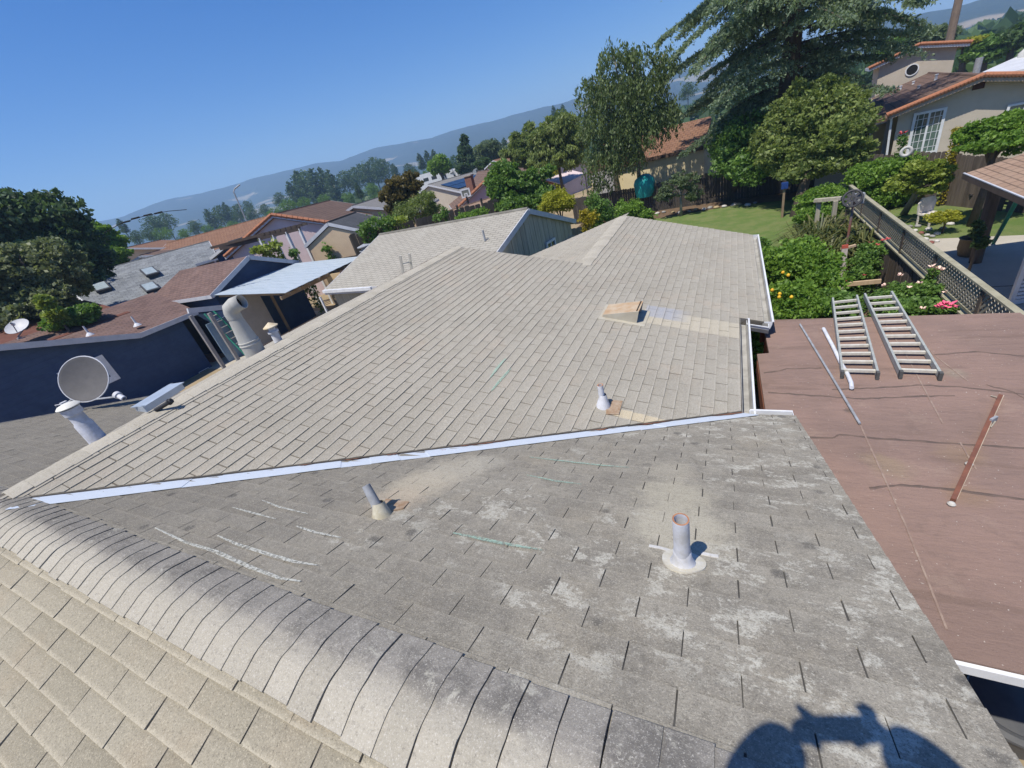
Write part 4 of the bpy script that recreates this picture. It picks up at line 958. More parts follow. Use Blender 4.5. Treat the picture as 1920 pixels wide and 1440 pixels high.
# -- the navy house beyond our gable end
XB = -22.2
bl = empty("house", (-25, 8, 0), "navy blue house with brown shingle roof and pale fascia beyond our gable end", "house", None)
L_, C_, R_ = UX(0, 648, XB), UX(252, 627, XB), UX(358, 583, XB); slp = (L_[2] - C_[2]) / (C_[1] - L_[1])
ap_y = C_[1] - 5.6; ap_z = C_[2] + slp * 5.6; far_y = ap_y - 5.6
T_, TL_ = U(287, 548, 3.62), U(33, 637, 3.62)
mb = MB(); P = [(XB, 10.0, 0), (XB, 10.0, C_[2] - .05), (XB, C_[1], C_[2] - .05), (XB, ap_y, ap_z - .1), (XB, far_y, C_[2] - .1), (XB, far_y, 0)]
mb.box8([V3(*p) for p in P], [V3(*p) + V3(-4.9, 0, 0) for p in P]); o = mb.build("wall", navy, bl); bm_fix(o)
XO = XB + .35
mb = MB(); mb.slab(V3(XO, C_[1], C_[2]), V3(-27.2, C_[1], C_[2]), V3(-27.2, ap_y, ap_z), V3(XO, ap_y, ap_z), .12); bm_fix(mb.build("roof_slope", browny, bl))
mb = MB(); mb.slab(V3(XO, far_y, C_[2]), V3(-27.2, far_y, C_[2]), V3(-27.2, ap_y, ap_z), V3(XO, ap_y, ap_z), .12); bm_fix(mb.build("roof_slope", browny, bl))
mb = MB(); mb.slab(V3(XO, C_[1] - .03, C_[2] + .012), V3(XO, R_[1] + .05, C_[2] + .012), V3(T_[0], T_[1], 3.62), V3(T_[0], TL_[1] - .6, 3.62), .12); bm_fix(mb.build("roof_slope", browny, bl))
mb = MB(); mb.slab(V3(T_[0] - 2.0, 4, 3.0), V3(T_[0] - 2.0, 11.5, 3.0), V3(T_[0], T_[1] - .3, 3.58), V3(T_[0], 5, 3.58), .12); bm_fix(mb.build("roof_slope", browny, bl))
mb = MB(); mb.beam(V3(XO + .015, C_[1], C_[2] - .07), V3(XO + .015, ap_y, ap_z - .07), .035, .22); mb.beam(V3(XO + .015, C_[1] - .02, C_[2] - .08), V3(XO + .015, R_[1] + .05, C_[2] - .08), .04, .2); mb.build("fascia", fasc, bl)
# second wing with its gable
XG = -21.0
ga, gl, gr = UX(465, 480, XG), UX(395, 553, XG), UX(560, 490, XG)
gz = (gl[2] + gr[2]) / 2; gsl = (ga[2] - gz) / (ga[1] - gl[1])
mb = MB(); P = [(XG - .3, gl[1] + .3, 0), (XG - .3, gl[1] + .3, gz), (XG - .3, ga[1], ga[2] - .14), (XG - .3, gr[1] - .3, gz), (XG - .3, gr[1] - .3, 0)]
mb.box8([V3(*p) for p in P], [V3(*p) + V3(-6.0, 0, 0) for p in P]); bm_fix(mb.build("wall", navy, bl))
for sg, ee in ((-1, gl), (1, gr)):
    mb = MB(); mb.slab(V3(XG, ee[1], gz), V3(-27.4, ee[1], gz), V3(-27.4, ga[1], ga[2]), V3(XG, ga[1], ga[2]), .13); bm_fix(mb.build("roof_slope", browny, bl))
    mb = MB(); mb.beam(V3(XG + .015, ee[1], gz - .07), V3(XG + .015, ga[1], ga[2] - .07), .035, .20)
    mb.build("fascia", fasc, bl)
mb = MB(); mb.beam(V3(-27, gl[1] - .01, gz - .08), V3(XG, gl[1] - .01, gz - .08), .03, .16); mb.build("fascia", fasc, bl)
wc = (UX(107, 700, XB) + UX(228, 708, XB)) / 2; w1_, w2_, w3_ = UX(107, 702, XB), UX(190, 665, XB), UX(228, 708, XB)
window(bl, (XB, (w1_[1] + w2_[1]) / 2, (w2_[2] + w3_[2]) / 2), (0, 1, 0), w2_[1] - w1_[1], w2_[2] - w3_[2], (1, 0, 0), fr=.22, frame=M('bright_trim', (.88, .88, .88, 1), None, 4, .5))
ventm = M("vent_mesh", (.10, .11, .13, 1), None, 30, .8)
for px, py in ((316, 727), (384, 697)):
    v = UX(px, py, XB); mb = MB()
    for s in (-1, 1): mb.box((XB + .01, v[1] + s * .24, v[2]), (.02, .035, .2)); mb.box((XB + .01, v[1], v[2] + s * .1), (.02, .48, .03))
    o = mb.build("foundation_vent", fasc, bl); mb = MB(); mb.box((XB + .004, v[1], v[2]), (.012, .44, .17)); mb.build("vent_mesh", ventm, o)
for px, py, h_ in ((168, 627, 1.0), (257, 609, 1.1)):
    q = UP(px, py, V3(XO, C_[1], C_[2] + .15), V3(.23, 0, 1) / np.hypot(.23, 1)) if px > 200 else UX(px, py, XB - .6)
    mb = MB(); k_ = mpp(q); mb.lathe([(7 * k_, -.04), (5 * k_, .02), (1.8 * k_, .09), (1.3 * k_, 17 * k_)], q, (0, 0, 1), 10); mb.build("vent_pipe", pipew, bl)
# pergola posts and beam at the corner of the navy house
pg = empty("pergola", (-19.8, 9.9, 0), "pale weathered pergola posts and beam at the corner of the navy house", "pergola")
postm = M("grey_weathered_post", (.30, .29, .285, 1), (.24, .23, .23, 1), 4, .85)
pt = UX(424, 577, -20.2); pb_ = UX(350, 590, -20.2)
mb = MB(); mb.beam(UX(352, 583, -20.6), UX(430, 575, -20.6), .12, .22); mb.build("beam", fasc, pg)
for a_, b_, xx in (((357, 592), (398, 668), -20.6), ((392, 587), (438, 668), -20.2)):
    p_ = UX(*a_, xx); q_ = UX(*b_, xx); mb = MB(); mb.beam(V3(p_[0], p_[1], 0), V3(p_[0], p_[1], p_[2]), .14, .14, (0, 1, 0)); mb.build("post", postm, pg)
# metal patio cover, its added dark back wall and posts
mt = M("pale_sheet_metal", (.45, .51, .56, 1), (.39, .455, .50, 1), 1.5, .5, .05, 20, spec=.4, stretch=(1, 4, 1))
mc = empty("patio_cover", (-19.4, 14.5, 0), "pale blue corrugated metal patio cover against the navy gable", "patio cover")
a0, a1 = UX(400, 553, XG + .03), UX(552, 494, XG + .03); b0, b1 = U(535, 549, 2.45), U(682, 480, 2.55)
mb = MB(); NS = 22
for k in range(NS):
    s0, s1 = k / NS, (k + 1) / NS; q = [a0 + (a1 - a0) * s0, a0 + (a1 - a0) * s1, b0 + (b1 - b0) * s1, b0 + (b1 - b0) * s0]
    lift = V3(0, 0, .007 * (k % 2)); mb.poly_slab([p + lift for p in q], [(0, 0)] * 4, V3(0, 0, 1), .02)
bm_fix(mb.build("metal_sheet", mt, mc))
timb = M("tan_timber", (.30, .22, .14, 1), (.24, .17, .11, 1), 3, .85)
for k in range(9):
    s = (k + .4) / 9; p_, q_ = a0 + (a1 - a0) * s, b0 + (b1 - b0) * s; mb = MB(); mb.beam(p_ - V3(0, 0, .12), q_ - V3(0, 0, .12) + (q_ - p_) * .0, .05, .14); mb.build("rafter", timb, mc)
dws = M("carport_shade_board", (.07, .055, .045, 1), (.05, .04, .033, 1), 2, .95)  # dark brown puts the shade of the covered interior into the board colour
mb = MB(); mb.beam(V3(-21.2, 18.3, 1.3), V3(-14.2, 18.7, 1.3), .08, 2.6); mb.build("back_wall", dws, mc)
mb = MB(); mb.beam(b0 + (a0 - b0) * .1 - V3(0, 0, .26), b1 + (a1 - b1) * .1 - V3(0, 0, .26), .09, .16); mb.build("beam", timb, mc)
for px, py, zt in ((480, 548, 2.1), (505, 548, 2.3), (632, 505, 2.3)):
    q = U(px, py, zt); mb = MB(); mb.beam(V3(q[0], q[1], 0), V3(q[0], q[1], zt + .1), .11, .11, (0, 1, 0)); mb.build("post", timb, mc)
darkw = M("deep_shade_wall", (.10, .085, .07, 1), (.08, .07, .06, 1), 2, .95)
sp_ = empty("shed_wall", (-18.9, 16.5, 0), "tan plywood partition with a small dark vent under the metal cover", "partition")
q0, q1 = UY(617, 530, 15.35), UY(672, 512, 15.35)
mb = MB(); mb.box(((q0[0] + q1[0]) / 2, 15.35, 1.2), (q1[0] - q0[0], .08, 2.4)); mb.build("panel", M("plywood", (.56, .42, .24, 1), (.50, .37, .21, 1), 1.5, .9, stretch=(1, 1, 5)), sp_)
vq = UY(643, 513, 15.3); mb = MB(); mb.box((vq[0], 15.3, vq[2]), (.3, .06, .3)); mb.build("vent_grille", M("brown_grille", (.09, .055, .045, 1), None, 20, .8), sp_)
pw = empty("stucco_wall", (-20.5, 13.4, 0), "plain greige wall standing under the low end of the metal cover", "wall")
q0 = UX(425, 570, -20.6); q1 = UX(505, 590, -20.6); mb = MB(); mb.box((-20.6, (q0[1] + q1[1]) / 2 - .1, 1.3), (.16, abs(q1[1] - q0[1]) + .2, 2.6)); mb.build("wall_panel", M("greige_wall", (.33, .30, .27, 1), (.29, .265, .24, 1), 2, .95), pw)
# junk in the carport
mb = MB(); q = U(540, 580, .3); mb.lathe([(.35, -.3), (.42, 0), (.38, .22), (.15, .34), (0, .36)], q, n=14); setp(mb.build("covered_heap", M("grey_tarp", (.11, .12, .13, 1), None, 6, .8), smooth=True), "grey covered heap on the floor under the metal cover", "heap")
# ladders and tools against the pergola
lad = empty("leaning_ladder", tuple(UX(390, 642, -21.0) * V3(1, 1, 0)), "green fibreglass ladder leaning between the pergola posts", "ladder")
p0, p1 = UX(383, 588, -21.2), UX(394, 640, -20.5); p1[2] = 0.02; p1[1] = p0[1] + .3; greenm = M("green_fibreglass", (.05, .30, .22, 1), None, 5, .5)
for dy in (0, .42):
    mb = MB(); mb.beam(p1 + V3(0, dy, 0), p0 + V3(0, dy, 0), .04, .08); mb.build("rail", greenm, lad)
for k in range(8):
    s = (k + .6) / 8.4; c = p1 + (p0 - p1) * s; mb = MB(); mb.beam(c + V3(0, .02, 0), c + V3(0, .40, 0), .07, .03); mb.build("rung", alum, lad)
bt = empty("blue_board", tuple(UX(415, 620, -21.4) * V3(1, 1, 0)), "pale blue sheet leaning beside the green ladder", "board"); c = UX(413, 617, -21.4)
mb = MB(); mb.box((c[0], c[1] + .15, 1.0), (.05, 1.25, 2.0)); mb.build("sheet", M("pale_blue_sheet", (.20, .30, .42, 1), (.26, .36, .46, 1), 3, .6), bt)
mb = MB(); c = U(385, 664, .02) + V3(-.2, .6, 0)
for k in range(3): mb.tube([c + V3(math.cos(t_) * (.42 + .06 * k), math.sin(t_) * (.28 + .04 * k), .015 + .02 * k) for t_ in np.linspace(0, 6.28, 22)], .018, 6)
setp(mb.build("garden_hose", M("lime_hose", (.16, .55, .10, 1), None, 5, .5)), "coil of lime green hose on the concrete by the pergola", "hose")
for px, py, hh, lb in ((410, 650, 1.7, "broom with a blue head leaning by the pergola posts"), (436, 643, 1.8, "mop with a blue head standing nearest the greige wall")):
    q = U(px, py, .05) + V3(.4, .3, 0); r_ = empty("broom", (q[0], q[1], 0), lb, "broom", "brooms by the pergola"); mb = MB(); mb.tube([q + V3(0, 0, .1), q + V3(-.3, -.1, hh)], .016, 6); mb.build("handle", alum, r_); mb = MB(); mb.box(q + V3(0, 0, .08), (.14, .3, .2)); mb.build("head", M("blue_brush", (.05, .15, .45, 1), None, 9, .6) if "blue_brush" not in bpy.data.materials else bpy.data.materials["blue_brush"], r_)

# -- the grey roofed house behind it
G1, G2 = D(146, 517, 47), D(392, 453, 46); zr = (G1[2] + G2[2]) / 2
gh, gi = gable_house("house", "grey shingle roofed house with three skylights behind the navy house", G1, G2, 4.5, zr, zr - 1.25, pinkst, greyr, halves=(4.6, 4.2), trim=white)
F1, F2 = D(127, 542, 37), D(322, 491, 37.5); zf = (F1[2] + F2[2]) / 2
F3, F4 = D(205, 578, 33.5), D(345, 520, 33)
mb = MB(); mb.slab(V3(F3[0], F3[1] - .6, zf - 1.35), V3(F4[0], F4[1] + 1.2, zf - 1.35), V3(F2[0] + .3, F2[1] + 1.0, zf), F1, .14); fro = mb.build("front_roof", greyr, gh, label="lighter front slope with the skylights"); bm_fix(fro)
nF = np.cross(V3(F4[0], F4[1] + 1.2, zf - 1.35) - V3(F3[0], F3[1] - .6, zf - 1.35), F1 - V3(F3[0], F3[1] - .6, zf - 1.35)); nF /= np.linalg.norm(nF); nF *= np.sign(nF[2])
mb = MB(); mb.beam(F1 - V3(0, 0, .1), V3(F3[0], F3[1] - .6, zf - 1.45), .05, .22); mb.build("fascia", white, gh)
mb = MB(); mb.beam(F1 - V3(0, 0, .05), V3(F1[0], F1[1], 0), .25, .25, (0, 1, 0)); mb.box((F1[0] - 2.8, F1[1] + 3, zf / 2 - .1), (5.5, 5.6, zf - .3)); mb.build("wall", pinkst, gh)
skym = M("skylight_glass", (.30, .36, .38, 1), (.38, .43, .44, 1), 3, .25, spec=.6)
for px, py in ((190, 538), (281, 509.5), (282, 538.5)):
    c = UP(px, py, F1 + nF * .1, nF); e_ = (F2 - F1) / np.linalg.norm(F2 - F1); g_ = np.cross(nF, e_)
    mb = MB(); mb.box(c, (.75, 1.15, .14), (e_, g_, nF)); o = mb.build("skylight", M("skylight_kerb", (.07, .07, .075, 1), None, 8, .6) if "skylight_kerb" not in bpy.data.materials else bpy.data.materials["skylight_kerb"], gh)
    mb = MB(); mb.box(c + nF * .075, (.60, .95, .03), (e_, g_, nF)); mb.build("skylight_pane", skym, o)
# small dish on a red-brown roof at the far left
rb = empty("red_roof", (-23.6, 4, 0), "low red brown roof at the left beside the navy house", "roof"); q = UX(40, 625, -26)
mb = MB(); mb.slab(V3(-25, -2, q[2] - .55), V3(-25, q[1] + 3.4, q[2] - .55), V3(-31, q[1] + 4.2, q[2] + .25), V3(-31, -2, q[2] + .25), .12); bm_fix(mb.build("roof_slope", M("red_brown_felt", (.16, .065, .045, 1), (.12, .05, .035, 1), 3, .95), rb))
mb = MB(); mb.box((-29, q[1] - .2, (q[2] - .7) / 2), (6.5, 6, q[2] - .7)); mb.build("wall", tanst, rb)
def dish(label, c, face, rad, depth, mat, arm_to, base, rimm=None):
    c = V3(*c); face = V3(*face); face /= np.linalg.norm(face); r_ = empty("satellite_dish", tuple(V3(*base)), label, "satellite dish")
    mb = MB(); mb.lathe([(rad * s, depth * s * s) for s in (0, .3, .55, .75, .9, 1.0)] + [(rad * 1.012, depth * .98), (rad * .99, depth - .03)] + [(rad * s, depth * s * s - .025) for s in (.9, .7, .4, 0)], c, face, 36)
    o = mb.build("reflector", mat, r_); smooth_by_angle(o, 50)
    mb = MB(); K = 36; x_ = np.cross(face, (0, 0, 1)); x_ /= np.linalg.norm(x_); y_ = np.cross(x_, face)
    mb.tube([c + face * (depth - .01) + (x_ * math.cos(2 * math.pi * k / K) + y_ * math.sin(2 * math.pi * k / K)) * rad for k in range(K + 1)], .012, 6); mb.build("rim", rimm or fasc, r_)
    mb = MB(); lowp = c + face * depth * .5 - y_ * rad * .95; mb.tube([lowp, V3(*arm_to)], .018, 8); mb.build("arm", galv, r_)
    mb = MB(); a_ = V3(*arm_to); d_ = c - a_; d_ /= np.linalg.norm(d_); mb.lathe([(.03, -.10), (.045, -.09), (.045, .02), (.065, .03), (.065, .09), (.03, .11)], a_, d_, 14); o = mb.build("feed_horn", pipew, r_); smooth_by_angle(o)
    mb = MB(); bk = c - face * .05; b_ = V3(*base); mb.tube([bk, bk - face * .10, V3(b_[0], b_[1], (c[2] + b_[2]) / 2 - .1), b_], .025, 8); mb.tube([b_ + V3(-.15, 0, .01), b_ + V3(.25, .1, .01)], .02, 6); mb.tube([b_ + V3(0.3, 0, .0), V3(b_[0], b_[1], (c[2] + b_[2]) / 2 - .1)], .012, 6); mb.tube([b_ + V3(-.1, .3, .0), V3(b_[0], b_[1], (c[2] + b_[2]) / 2 - .1)], .012, 6); mb.box(b_ + V3(0, 0, .03), (.16, .12, .06))
    mb.build("mount", galv, r_)
    return r_
q = UX(40, 619, -26)
dish("small white satellite dish on the red brown roof at the left edge", q + V3(0, 0, .1), (.45, -.35, .9), .40, .12, M("white_dish", (.55, .55, .55, 1), (.50, .50, .50, 1), 4, .5), q + V3(.45, -.2, .35), q + V3(-.1, -.2, -.3))
# our own dish near the far rake
db = onA(132, 772); dcn = UP(163, 711, db, np.array(FW) * .9 + V3(0, 0, .0)); dcn = db + (dcn - db)
kk = mpp(dcn)
dface = -np.array(FW) + RT * .10
dish("large grey satellite dish on the far end of the near slope", dcn, dface, 42.5 * kk, .07, M("grey_dish", (.115, .110, .110, 1), (.10, .096, .096, 1), 8, .7, .05), UP(233, 743, db, np.array(FW)) + np.array(dface) * .45 * .2, db + NA * .02)
mb = MB(); q = UP(122, 758, db, np.array(FW)); mb.box(q, (.09, .09, .10)); mb.tube([q + V3(-.1, 0, .0), q + V3(-.3, -.05, 0), q + V3(-.35, -.05, -.12)], .008, 6); mb.tube([q, db + V3(.05, 0, .05)], .014, 6); setp(mb.build("junction_box", fasc), "small pale cable box beside the grey dish mount", "cable box")

# -- pale roofed garage with the grey board gable
N1, N2 = V3(-13.75, 15.15, 3.8), V3(-5.9, 14.2, 3.8)
q1, q2 = U(712, 440, 3.8), U(990, 391, 3.8)
gar, gai = gable_house("garage", "garage with pale grey shingle roof and weathered grey board gable", q1, q2, 3.6, 3.8, 2.6, greyw, garr, ov=.25, gov=.12, cat="garage", halves=(3.7, 3.6), trim=fasc)
e_, n_ = gai['e'], gai['n']; Bp = gai['B']
for k in range(20):                                        # vertical gable boards
    y0 = -3.3 + k * .33; s_ = gai['sl'][0]
    zt = lambda y: 3.8 - s_ * abs(y) - .16
    P = [(y0 + .012, 0), (y0 + .318, 0), (y0 + .318, zt(y0 + .318)), (y0 + .012, zt(y0 + .012))]
    if y0 < 0 < y0 + .33: P = P[:3] + [(0, 3.64)] + P[3:]
    if min(p[1] for p in P[2:]) < .3: continue
    th_ = .02 + random.uniform(0, .012)
    mb = MB(); mb.box8([Bp - e_ * .12 - n_ * y + V3(0, 0, z) for y, z in P], [Bp - e_ * (.12 - th_) - n_ * y + V3(0, 0, z) for y, z in P]); bm_fix(mb.build("plank", greyw, gar))
mb = MB(); mb.beam(Bp - e_ * .07 + n_ * 3.4 + V3(0, 0, 1.95), Bp - e_ * .07 - n_ * 3.4 + V3(0, 0, 1.95), .04, .14); mb.build("band_board", greyw, gar)
wq = UP(1031, 457, Bp, e_); wq2 = UP(1036, 466, Bp, e_)
window(gar, wq2 - e_ * .06 + V3(0, 0, -.15), -n_, .75, .95, e_, cols=2, fr=.08)
mb = MB(); p_ = UP(910, 452, q1 + n_ * 1.0 - V3(0, 0, 1.0 / 3.7 * 1.2), np.cross(e_, n_ * 3.7 - V3(0, 0, 1.2))); mb.tube([p_, p_ + V3(0, 0, .35)], .035, 8); mb.build("vent_pipe", galv, gar)
fl = U(690, 470, 3.0)
for px, py, lb in ((688, 474, 1),):
    mb = MB(); mb.lathe([(.16, -.8), (.14, .1), (.30, .12), (.30, .16), (.14, .17), (.14, .28), (.34, .30), (.34, .34), (0, .42)], U(px, py, 3.1), n=14); o = mb.build("flue", galv, gar); smooth_by_angle(o)
mb = MB(); g_ = [gai['A'] + n_ * 3.74 + V3(0, 0, 2.56), gai['A'] + e_ * 3 + n_ * 3.74 + V3(0, 0, 2.56)]; mb.beam(g_[0], g_[1], .11, .11); mb.beam(g_[0] + V3(.1, -.35, -.1), g_[0] + e_ * .1 + V3(.1, -.4, -2.4), .07, .06, (0, 1, 0)); mb.build("gutter", white, gar)
lr = empty("leaning_ladder", (-10.9, 12.2, 0), "top of an aluminium ladder leaning behind the wing's ridge", "ladder")
t0, t1 = U(750, 479, 3.55), U(767, 475, 3.5); d_ = V3(-.9, .35, -2.8)
for a_ in (t0, t1): 
    mb = MB(); mb.beam(a_, a_ + d_, .03, .085, (1, 0, 0)); mb.build("rail", alum, lr)
for k in range(5):
    mb = MB(); mb.beam(t0 + d_ * (.10 + .13 * k), t1 + d_ * (.10 + .13 * k), .035, .03); mb.build("rung", alum, lr)

# -- houses in the middle distance
def mid(label, p, q, dist_p, dist_q, half, drop, wallm, roofm, name="house", halves=None, trim=None, group=None, ov=.4, gov=.22):
    P, Q = D(*p, dist_p), D(*q, dist_q); zr = (P[2] + Q[2]) / 2
    return gable_house(name, label, P, Q, half, zr, zr - drop, wallm, roofm, trim=trim, halves=halves, ov=ov, th=.2, cat=name, gov=gov)
h1, i1 = mid("pale pink house with brown tile roof behind the red fence", (617, 372), (512, 408), 42, 33, 4.5, 1.7, pinkst, tiler)
sgn = i1['n'] if (i1['n'] @ (CAM * V3(1, 1, 0) - i1['B'])) > 0 else -i1['n']
eB = i1['e']; Bq = i1['B']
window(h1, UP(548, 435, Bq - eB * .33, eB), i1['n'], 1.9, 1.5, eB, cols=2)
rust_t = M("orange_ridge_tile", (.40, .17, .09, 1), (.33, .14, .08, 1), 6, .85)
for k in range(14):
    for s_ in (-1, 1):
        a_ = Bq + V3(0, 0, i1['zr']) + (i1['n'] * s_ * 4.5 + V3(0, 0, -1.7)) * (k / 14); b_ = Bq + V3(0, 0, i1['zr']) + (i1['n'] * s_ * 4.5 + V3(0, 0, -1.7)) * ((k + .93) / 14)
        mb = MB(); mb.tube([a_ + V3(0, 0, .04), b_ + V3(0, 0, .03)], [.11, .13], 6); mb.build("rake_tile", rust_t, h1)
# its patio pergola
pe = empty("pergola", tuple(D(530, 460, 30) * V3(1, 1, 0)), "dark timber pergola in front of the pale pink house", "pergola")
pa, pb2 = D(484, 447, 29.5), D(563, 428, 28.5); dpk = M("dark_pergola_timber", (.10, .075, .06, 1), None, 4, .85)
mb = MB(); mb.beam(pa, pb2, .14, .22); mb.beam(pa + sgn * -2.5, pb2 + sgn * -2.5, .14, .22); mb.build("beam", dpk, pe)
for k in range(4):
    c = pa + (pb2 - pa) * (k + .1) / 3.2; mb = MB(); mb.beam(V3(c[0], c[1], 0), c, .15, .15, (0, 1, 0)); mb.build("post", white, pe)
for k in range(9):
    c = pa + (pb2 - pa) * k / 8 + V3(0, 0, .15); mb = MB(); mb.beam(c + sgn * .5, c - sgn * 3, .07, .14); mb.build("rafter", dpk, pe)
h2, i2 = mid("tan stucco house with grey roof and long blank side wall", (725, 372), (658, 378), 46, 37, 5.2, 1.5, tanst, gravelr, halves=(5.0, 5.0))
mb = MB(); c = i2['B'] + V3(0, 0, i2['zr'] - .55); mb.box(c - i2['e'] * .3, (.5, .1, .5), (i2['n'], i2['e'], V3(0, 0, 1))); mb.build("gable_vent", M("vent_brown", (.12, .07, .05, 1), None, 9, .8), h2)
sh, ish = mid("small tan shed with charcoal roof standing behind the red fence", (668, 401), (612, 414), 31, 27, 1.9, .85, tanst, darkr, name="shed", ov=.2, gov=.06)
for lb, p, q, d1, d2, hf, dr, wm, rm in (("long orange tile roof seen end on at the far left, nearest the tall trees", (300, 449), (236, 466), 66, 58, 4, 1.1, tanst, oranger),
                                     ("long orange tile roof running behind the grey shingle house", (500, 411), (310, 452), 52, 58, 5, 1.6, tanst, oranger),
                                     ("brown roofed house with pale gable between the orange roof and the tall trees", (300, 470), (262, 478), 52, 48, 3.2, .8, pinkst, tiler)):
    mid(lb, p, q, d1, d2, hf, dr, wm, rm)
sd2, _i = mid("small dark roofed shed with white trim left of the pink house", (490, 437), (428, 452), 41, 38, 2.2, .7, navy, gravelr, name="shed", trim=white)
# solar house
h3, i3 = mid("grey roofed house carrying solar panels beyond the brown tree", (885, 331), (800, 338), 60, 56, 6.2, 1.5, beige, gravelr)
ns = i3['n'] if (i3['n'] @ (CAM * V3(1, 1, 0) - i3['B'])) > 0 else -i3['n']
sa = empty("solar_array", tuple(i3['A'] * .5 + i3['B'] * .5 + V3(0, 0, i3['ze'])), "dark solar panels in two rows on the grey roof beyond the brown tree", "solar panels")
pvm = M("solar_cell", (.012, .018, .035, 1), (.018, .026, .05, 1), 2, .15, spec=.7)
Lr = np.linalg.norm(i3['B'] - i3['A'])
for r_ in range(2):
    for k in range(6):
        f0 = .06 + k * .145; c = i3['A'] + i3['e'] * Lr * (f0 + .07); dn_ = ns * 6.2 + V3(0, 0, -1.5); dn_u = dn_ / np.linalg.norm(dn_)
        c = c + V3(0, 0, i3['zr']) + dn_ * (.42 + .27 * r_); nn = np.cross(i3['e'], dn_u); nn *= np.sign(nn[2])
        mb = MB(); mb.box(c + nn * .09, (Lr * .138, 1.6, .05), (i3['e'], dn_u, nn)); mb.build("solar_panel", pvm, sa)
h4, i4 = mid("mauve pink house with red tile edge and brick chimney", (932, 314), (897, 324), 43, 60, 5.0, 2.5, mauve, tiler)
mb = MB(); q = D(882, 345, 44); mb.box((q[0], q[1], q[2] - .6), (.7, .55, 2.6)); o = mb.build("chimney", M("chimney_brick", (.26, .12, .085, 1), (.20, .10, .07, 1), 5, .9), h4); mb = MB(); mb.box((q[0], q[1], q[2] + .74), (.85, .7, .1)); mb.build("chimney_cap", M("cap_mortar", (.40, .33, .28, 1), None, 5, .9), o)
E4 = i4['A']
for k in range(12):
    for s_ in (-1, 1):
        dv = i4['n'] * s_ * 5.0 + V3(0, 0, -2.5); a_ = E4 + V3(0, 0, i4['zr'] + .05) + dv * (k / 12); b_ = E4 + V3(0, 0, i4['zr'] + .05) + dv * ((k + .93) / 12)
        mb = MB(); mb.tube([a_, b_], [.13, .16], 6); mb.build("rake_tile", rust_t, h4)
gz1, giz = mid("low tan shingle roofed garage in front of the mauve house", (935, 372), (838, 390), 35, 33, 2.8, .9, pinkst, tanr, name="garage")
h5, i5 = mid("brown tile roofed house behind the big green tree", (1062, 303), (968, 306), 52, 58, 5.5, 1.9, pinkst, tiler)
aw = empty("awning", tuple(D(1050, 340, 44) * V3(1, 1, 0)), "pale pink sheet awning beside the weeping tree", "awning"); qa = [D(1023, 337, 44), D(1057, 346, 42), D(1097, 325, 45), D(1068, 318, 47)]
mb = MB(); mb.poly_slab(qa, [(0, 0)] * 4, V3(0, 0, 1), .06); bm_fix(mb.build("awning_sheet", pinkst, aw))
for q in qa[:3]:
    mb = MB(); mb.beam(V3(q[0], q[1], 0), q - V3(0, 0, .05), .08, .08, (0, 1, 0)); mb.build("post", timb, aw)
# basketball backboard
bq = D(873, 362, 37.5); bb = empty("basketball_hoop", (bq[0], bq[1], 0), "clear basketball backboard with white outline above the tan garage roof", "basketball hoop")
vx = RT - RT[2] * V3(0, 0, 1); vx /= np.linalg.norm(vx); vn = np.cross(vx, (0, 0, 1)); km = mpp(bq); wq_, hq_ = 18 * km, 15 * km
mb = MB(); mb.box(bq, (wq_, .03, hq_), (vx, vn, V3(0, 0, 1))); mb.build("backboard", M("smoky_board", (.20, .21, .18, 1), None, 4, .3), bb)
mb = MB()
for cx, cz, W__, H__, t_ in ((0, 0, wq_, hq_, .11), (0, -.22 * hq_, wq_ * .36, hq_ * .42, .08)):
    for s in (-1, 1):
        for fz in (-.02, .02): mb.box(bq + vx * (cx + s * (W__ / 2 - t_ / 2)) + V3(0, 0, cz) + vn * fz, (t_, .02, H__), (vx, vn, V3(0, 0, 1))); mb.box(bq + vx * cx + V3(0, 0, cz + s * (H__ / 2 - t_ / 2)) + vn * fz, (W__ - 2 * t_, .02, t_), (vx, vn, V3(0, 0, 1)))
mb.build("white_outline", white, bb); mb = MB(); mb.beam(V3(bq[0], bq[1], 0), bq - V3(0, 0, hq_ * .4), .12, .12, (0, 1, 0)); mb.build("pole", darkm, bb)
# parked motorhomes far away
def rv(c, a_, label):
    r_ = empty("motorhome", (c[0], c[1], 0), label, "motorhome", "white motorhomes parked far off"); e = V3(math.cos(a_), math.sin(a_), 0); n = V3(-e[1], e[0], 0); Z = V3(0, 0, 1)
    c = V3(c[0], c[1], c[2] - 1.5)
    prof = [(-3.4, .5), (3.0, .5), (3.6, 1.1), (3.4, 1.9), (2.7, 2.2), (3.5, 2.5), (3.3, 3.2), (-3.4, 3.2)]
    mb = MB(); mb.box8([c + e * x + Z * (z - .5) - n * 1.2 for x, z in prof], [c + e * x + Z * (z - .5) + n * 1.2 for x, z in prof]); bm_fix(mb.build("body", white, r_))
    mb = MB()
    for x in (-2.3, -.4, 1.4):
        for s in (-1, 1): mb.box(c + e * x + n * s * 1.21 + Z * 1.6, (1.1, .03, .6), (e, n, Z))
    mb.build("window_band", glassm, r_)
    for x in (-2.2, 2.2):
        for s in (-1, 1):
            mb = MB(); mb.lathe([(0, -.1), (.42, -.1), (.42, .1), (0, .1)], c + e * x + n * s * 1.1 + Z * .0, n, 12); mb.build("wheel", darkm, r_)
for k, (px, py) in enumerate(((806, 336), (822, 334), (848, 330), (858, 328), (868, 327), (885, 322), (897, 321))):
    rv(D(px, py, 95), .25 + .1 * k, ["leftmost white motorhome of the far row", "second white motorhome from the left end of the far row", "third white motorhome in the far row", "middle white motorhome of the far row", "white motorhome just right of the far row's middle", "second white motorhome from the right end of the far row", "rightmost white motorhome of the far row"][k])
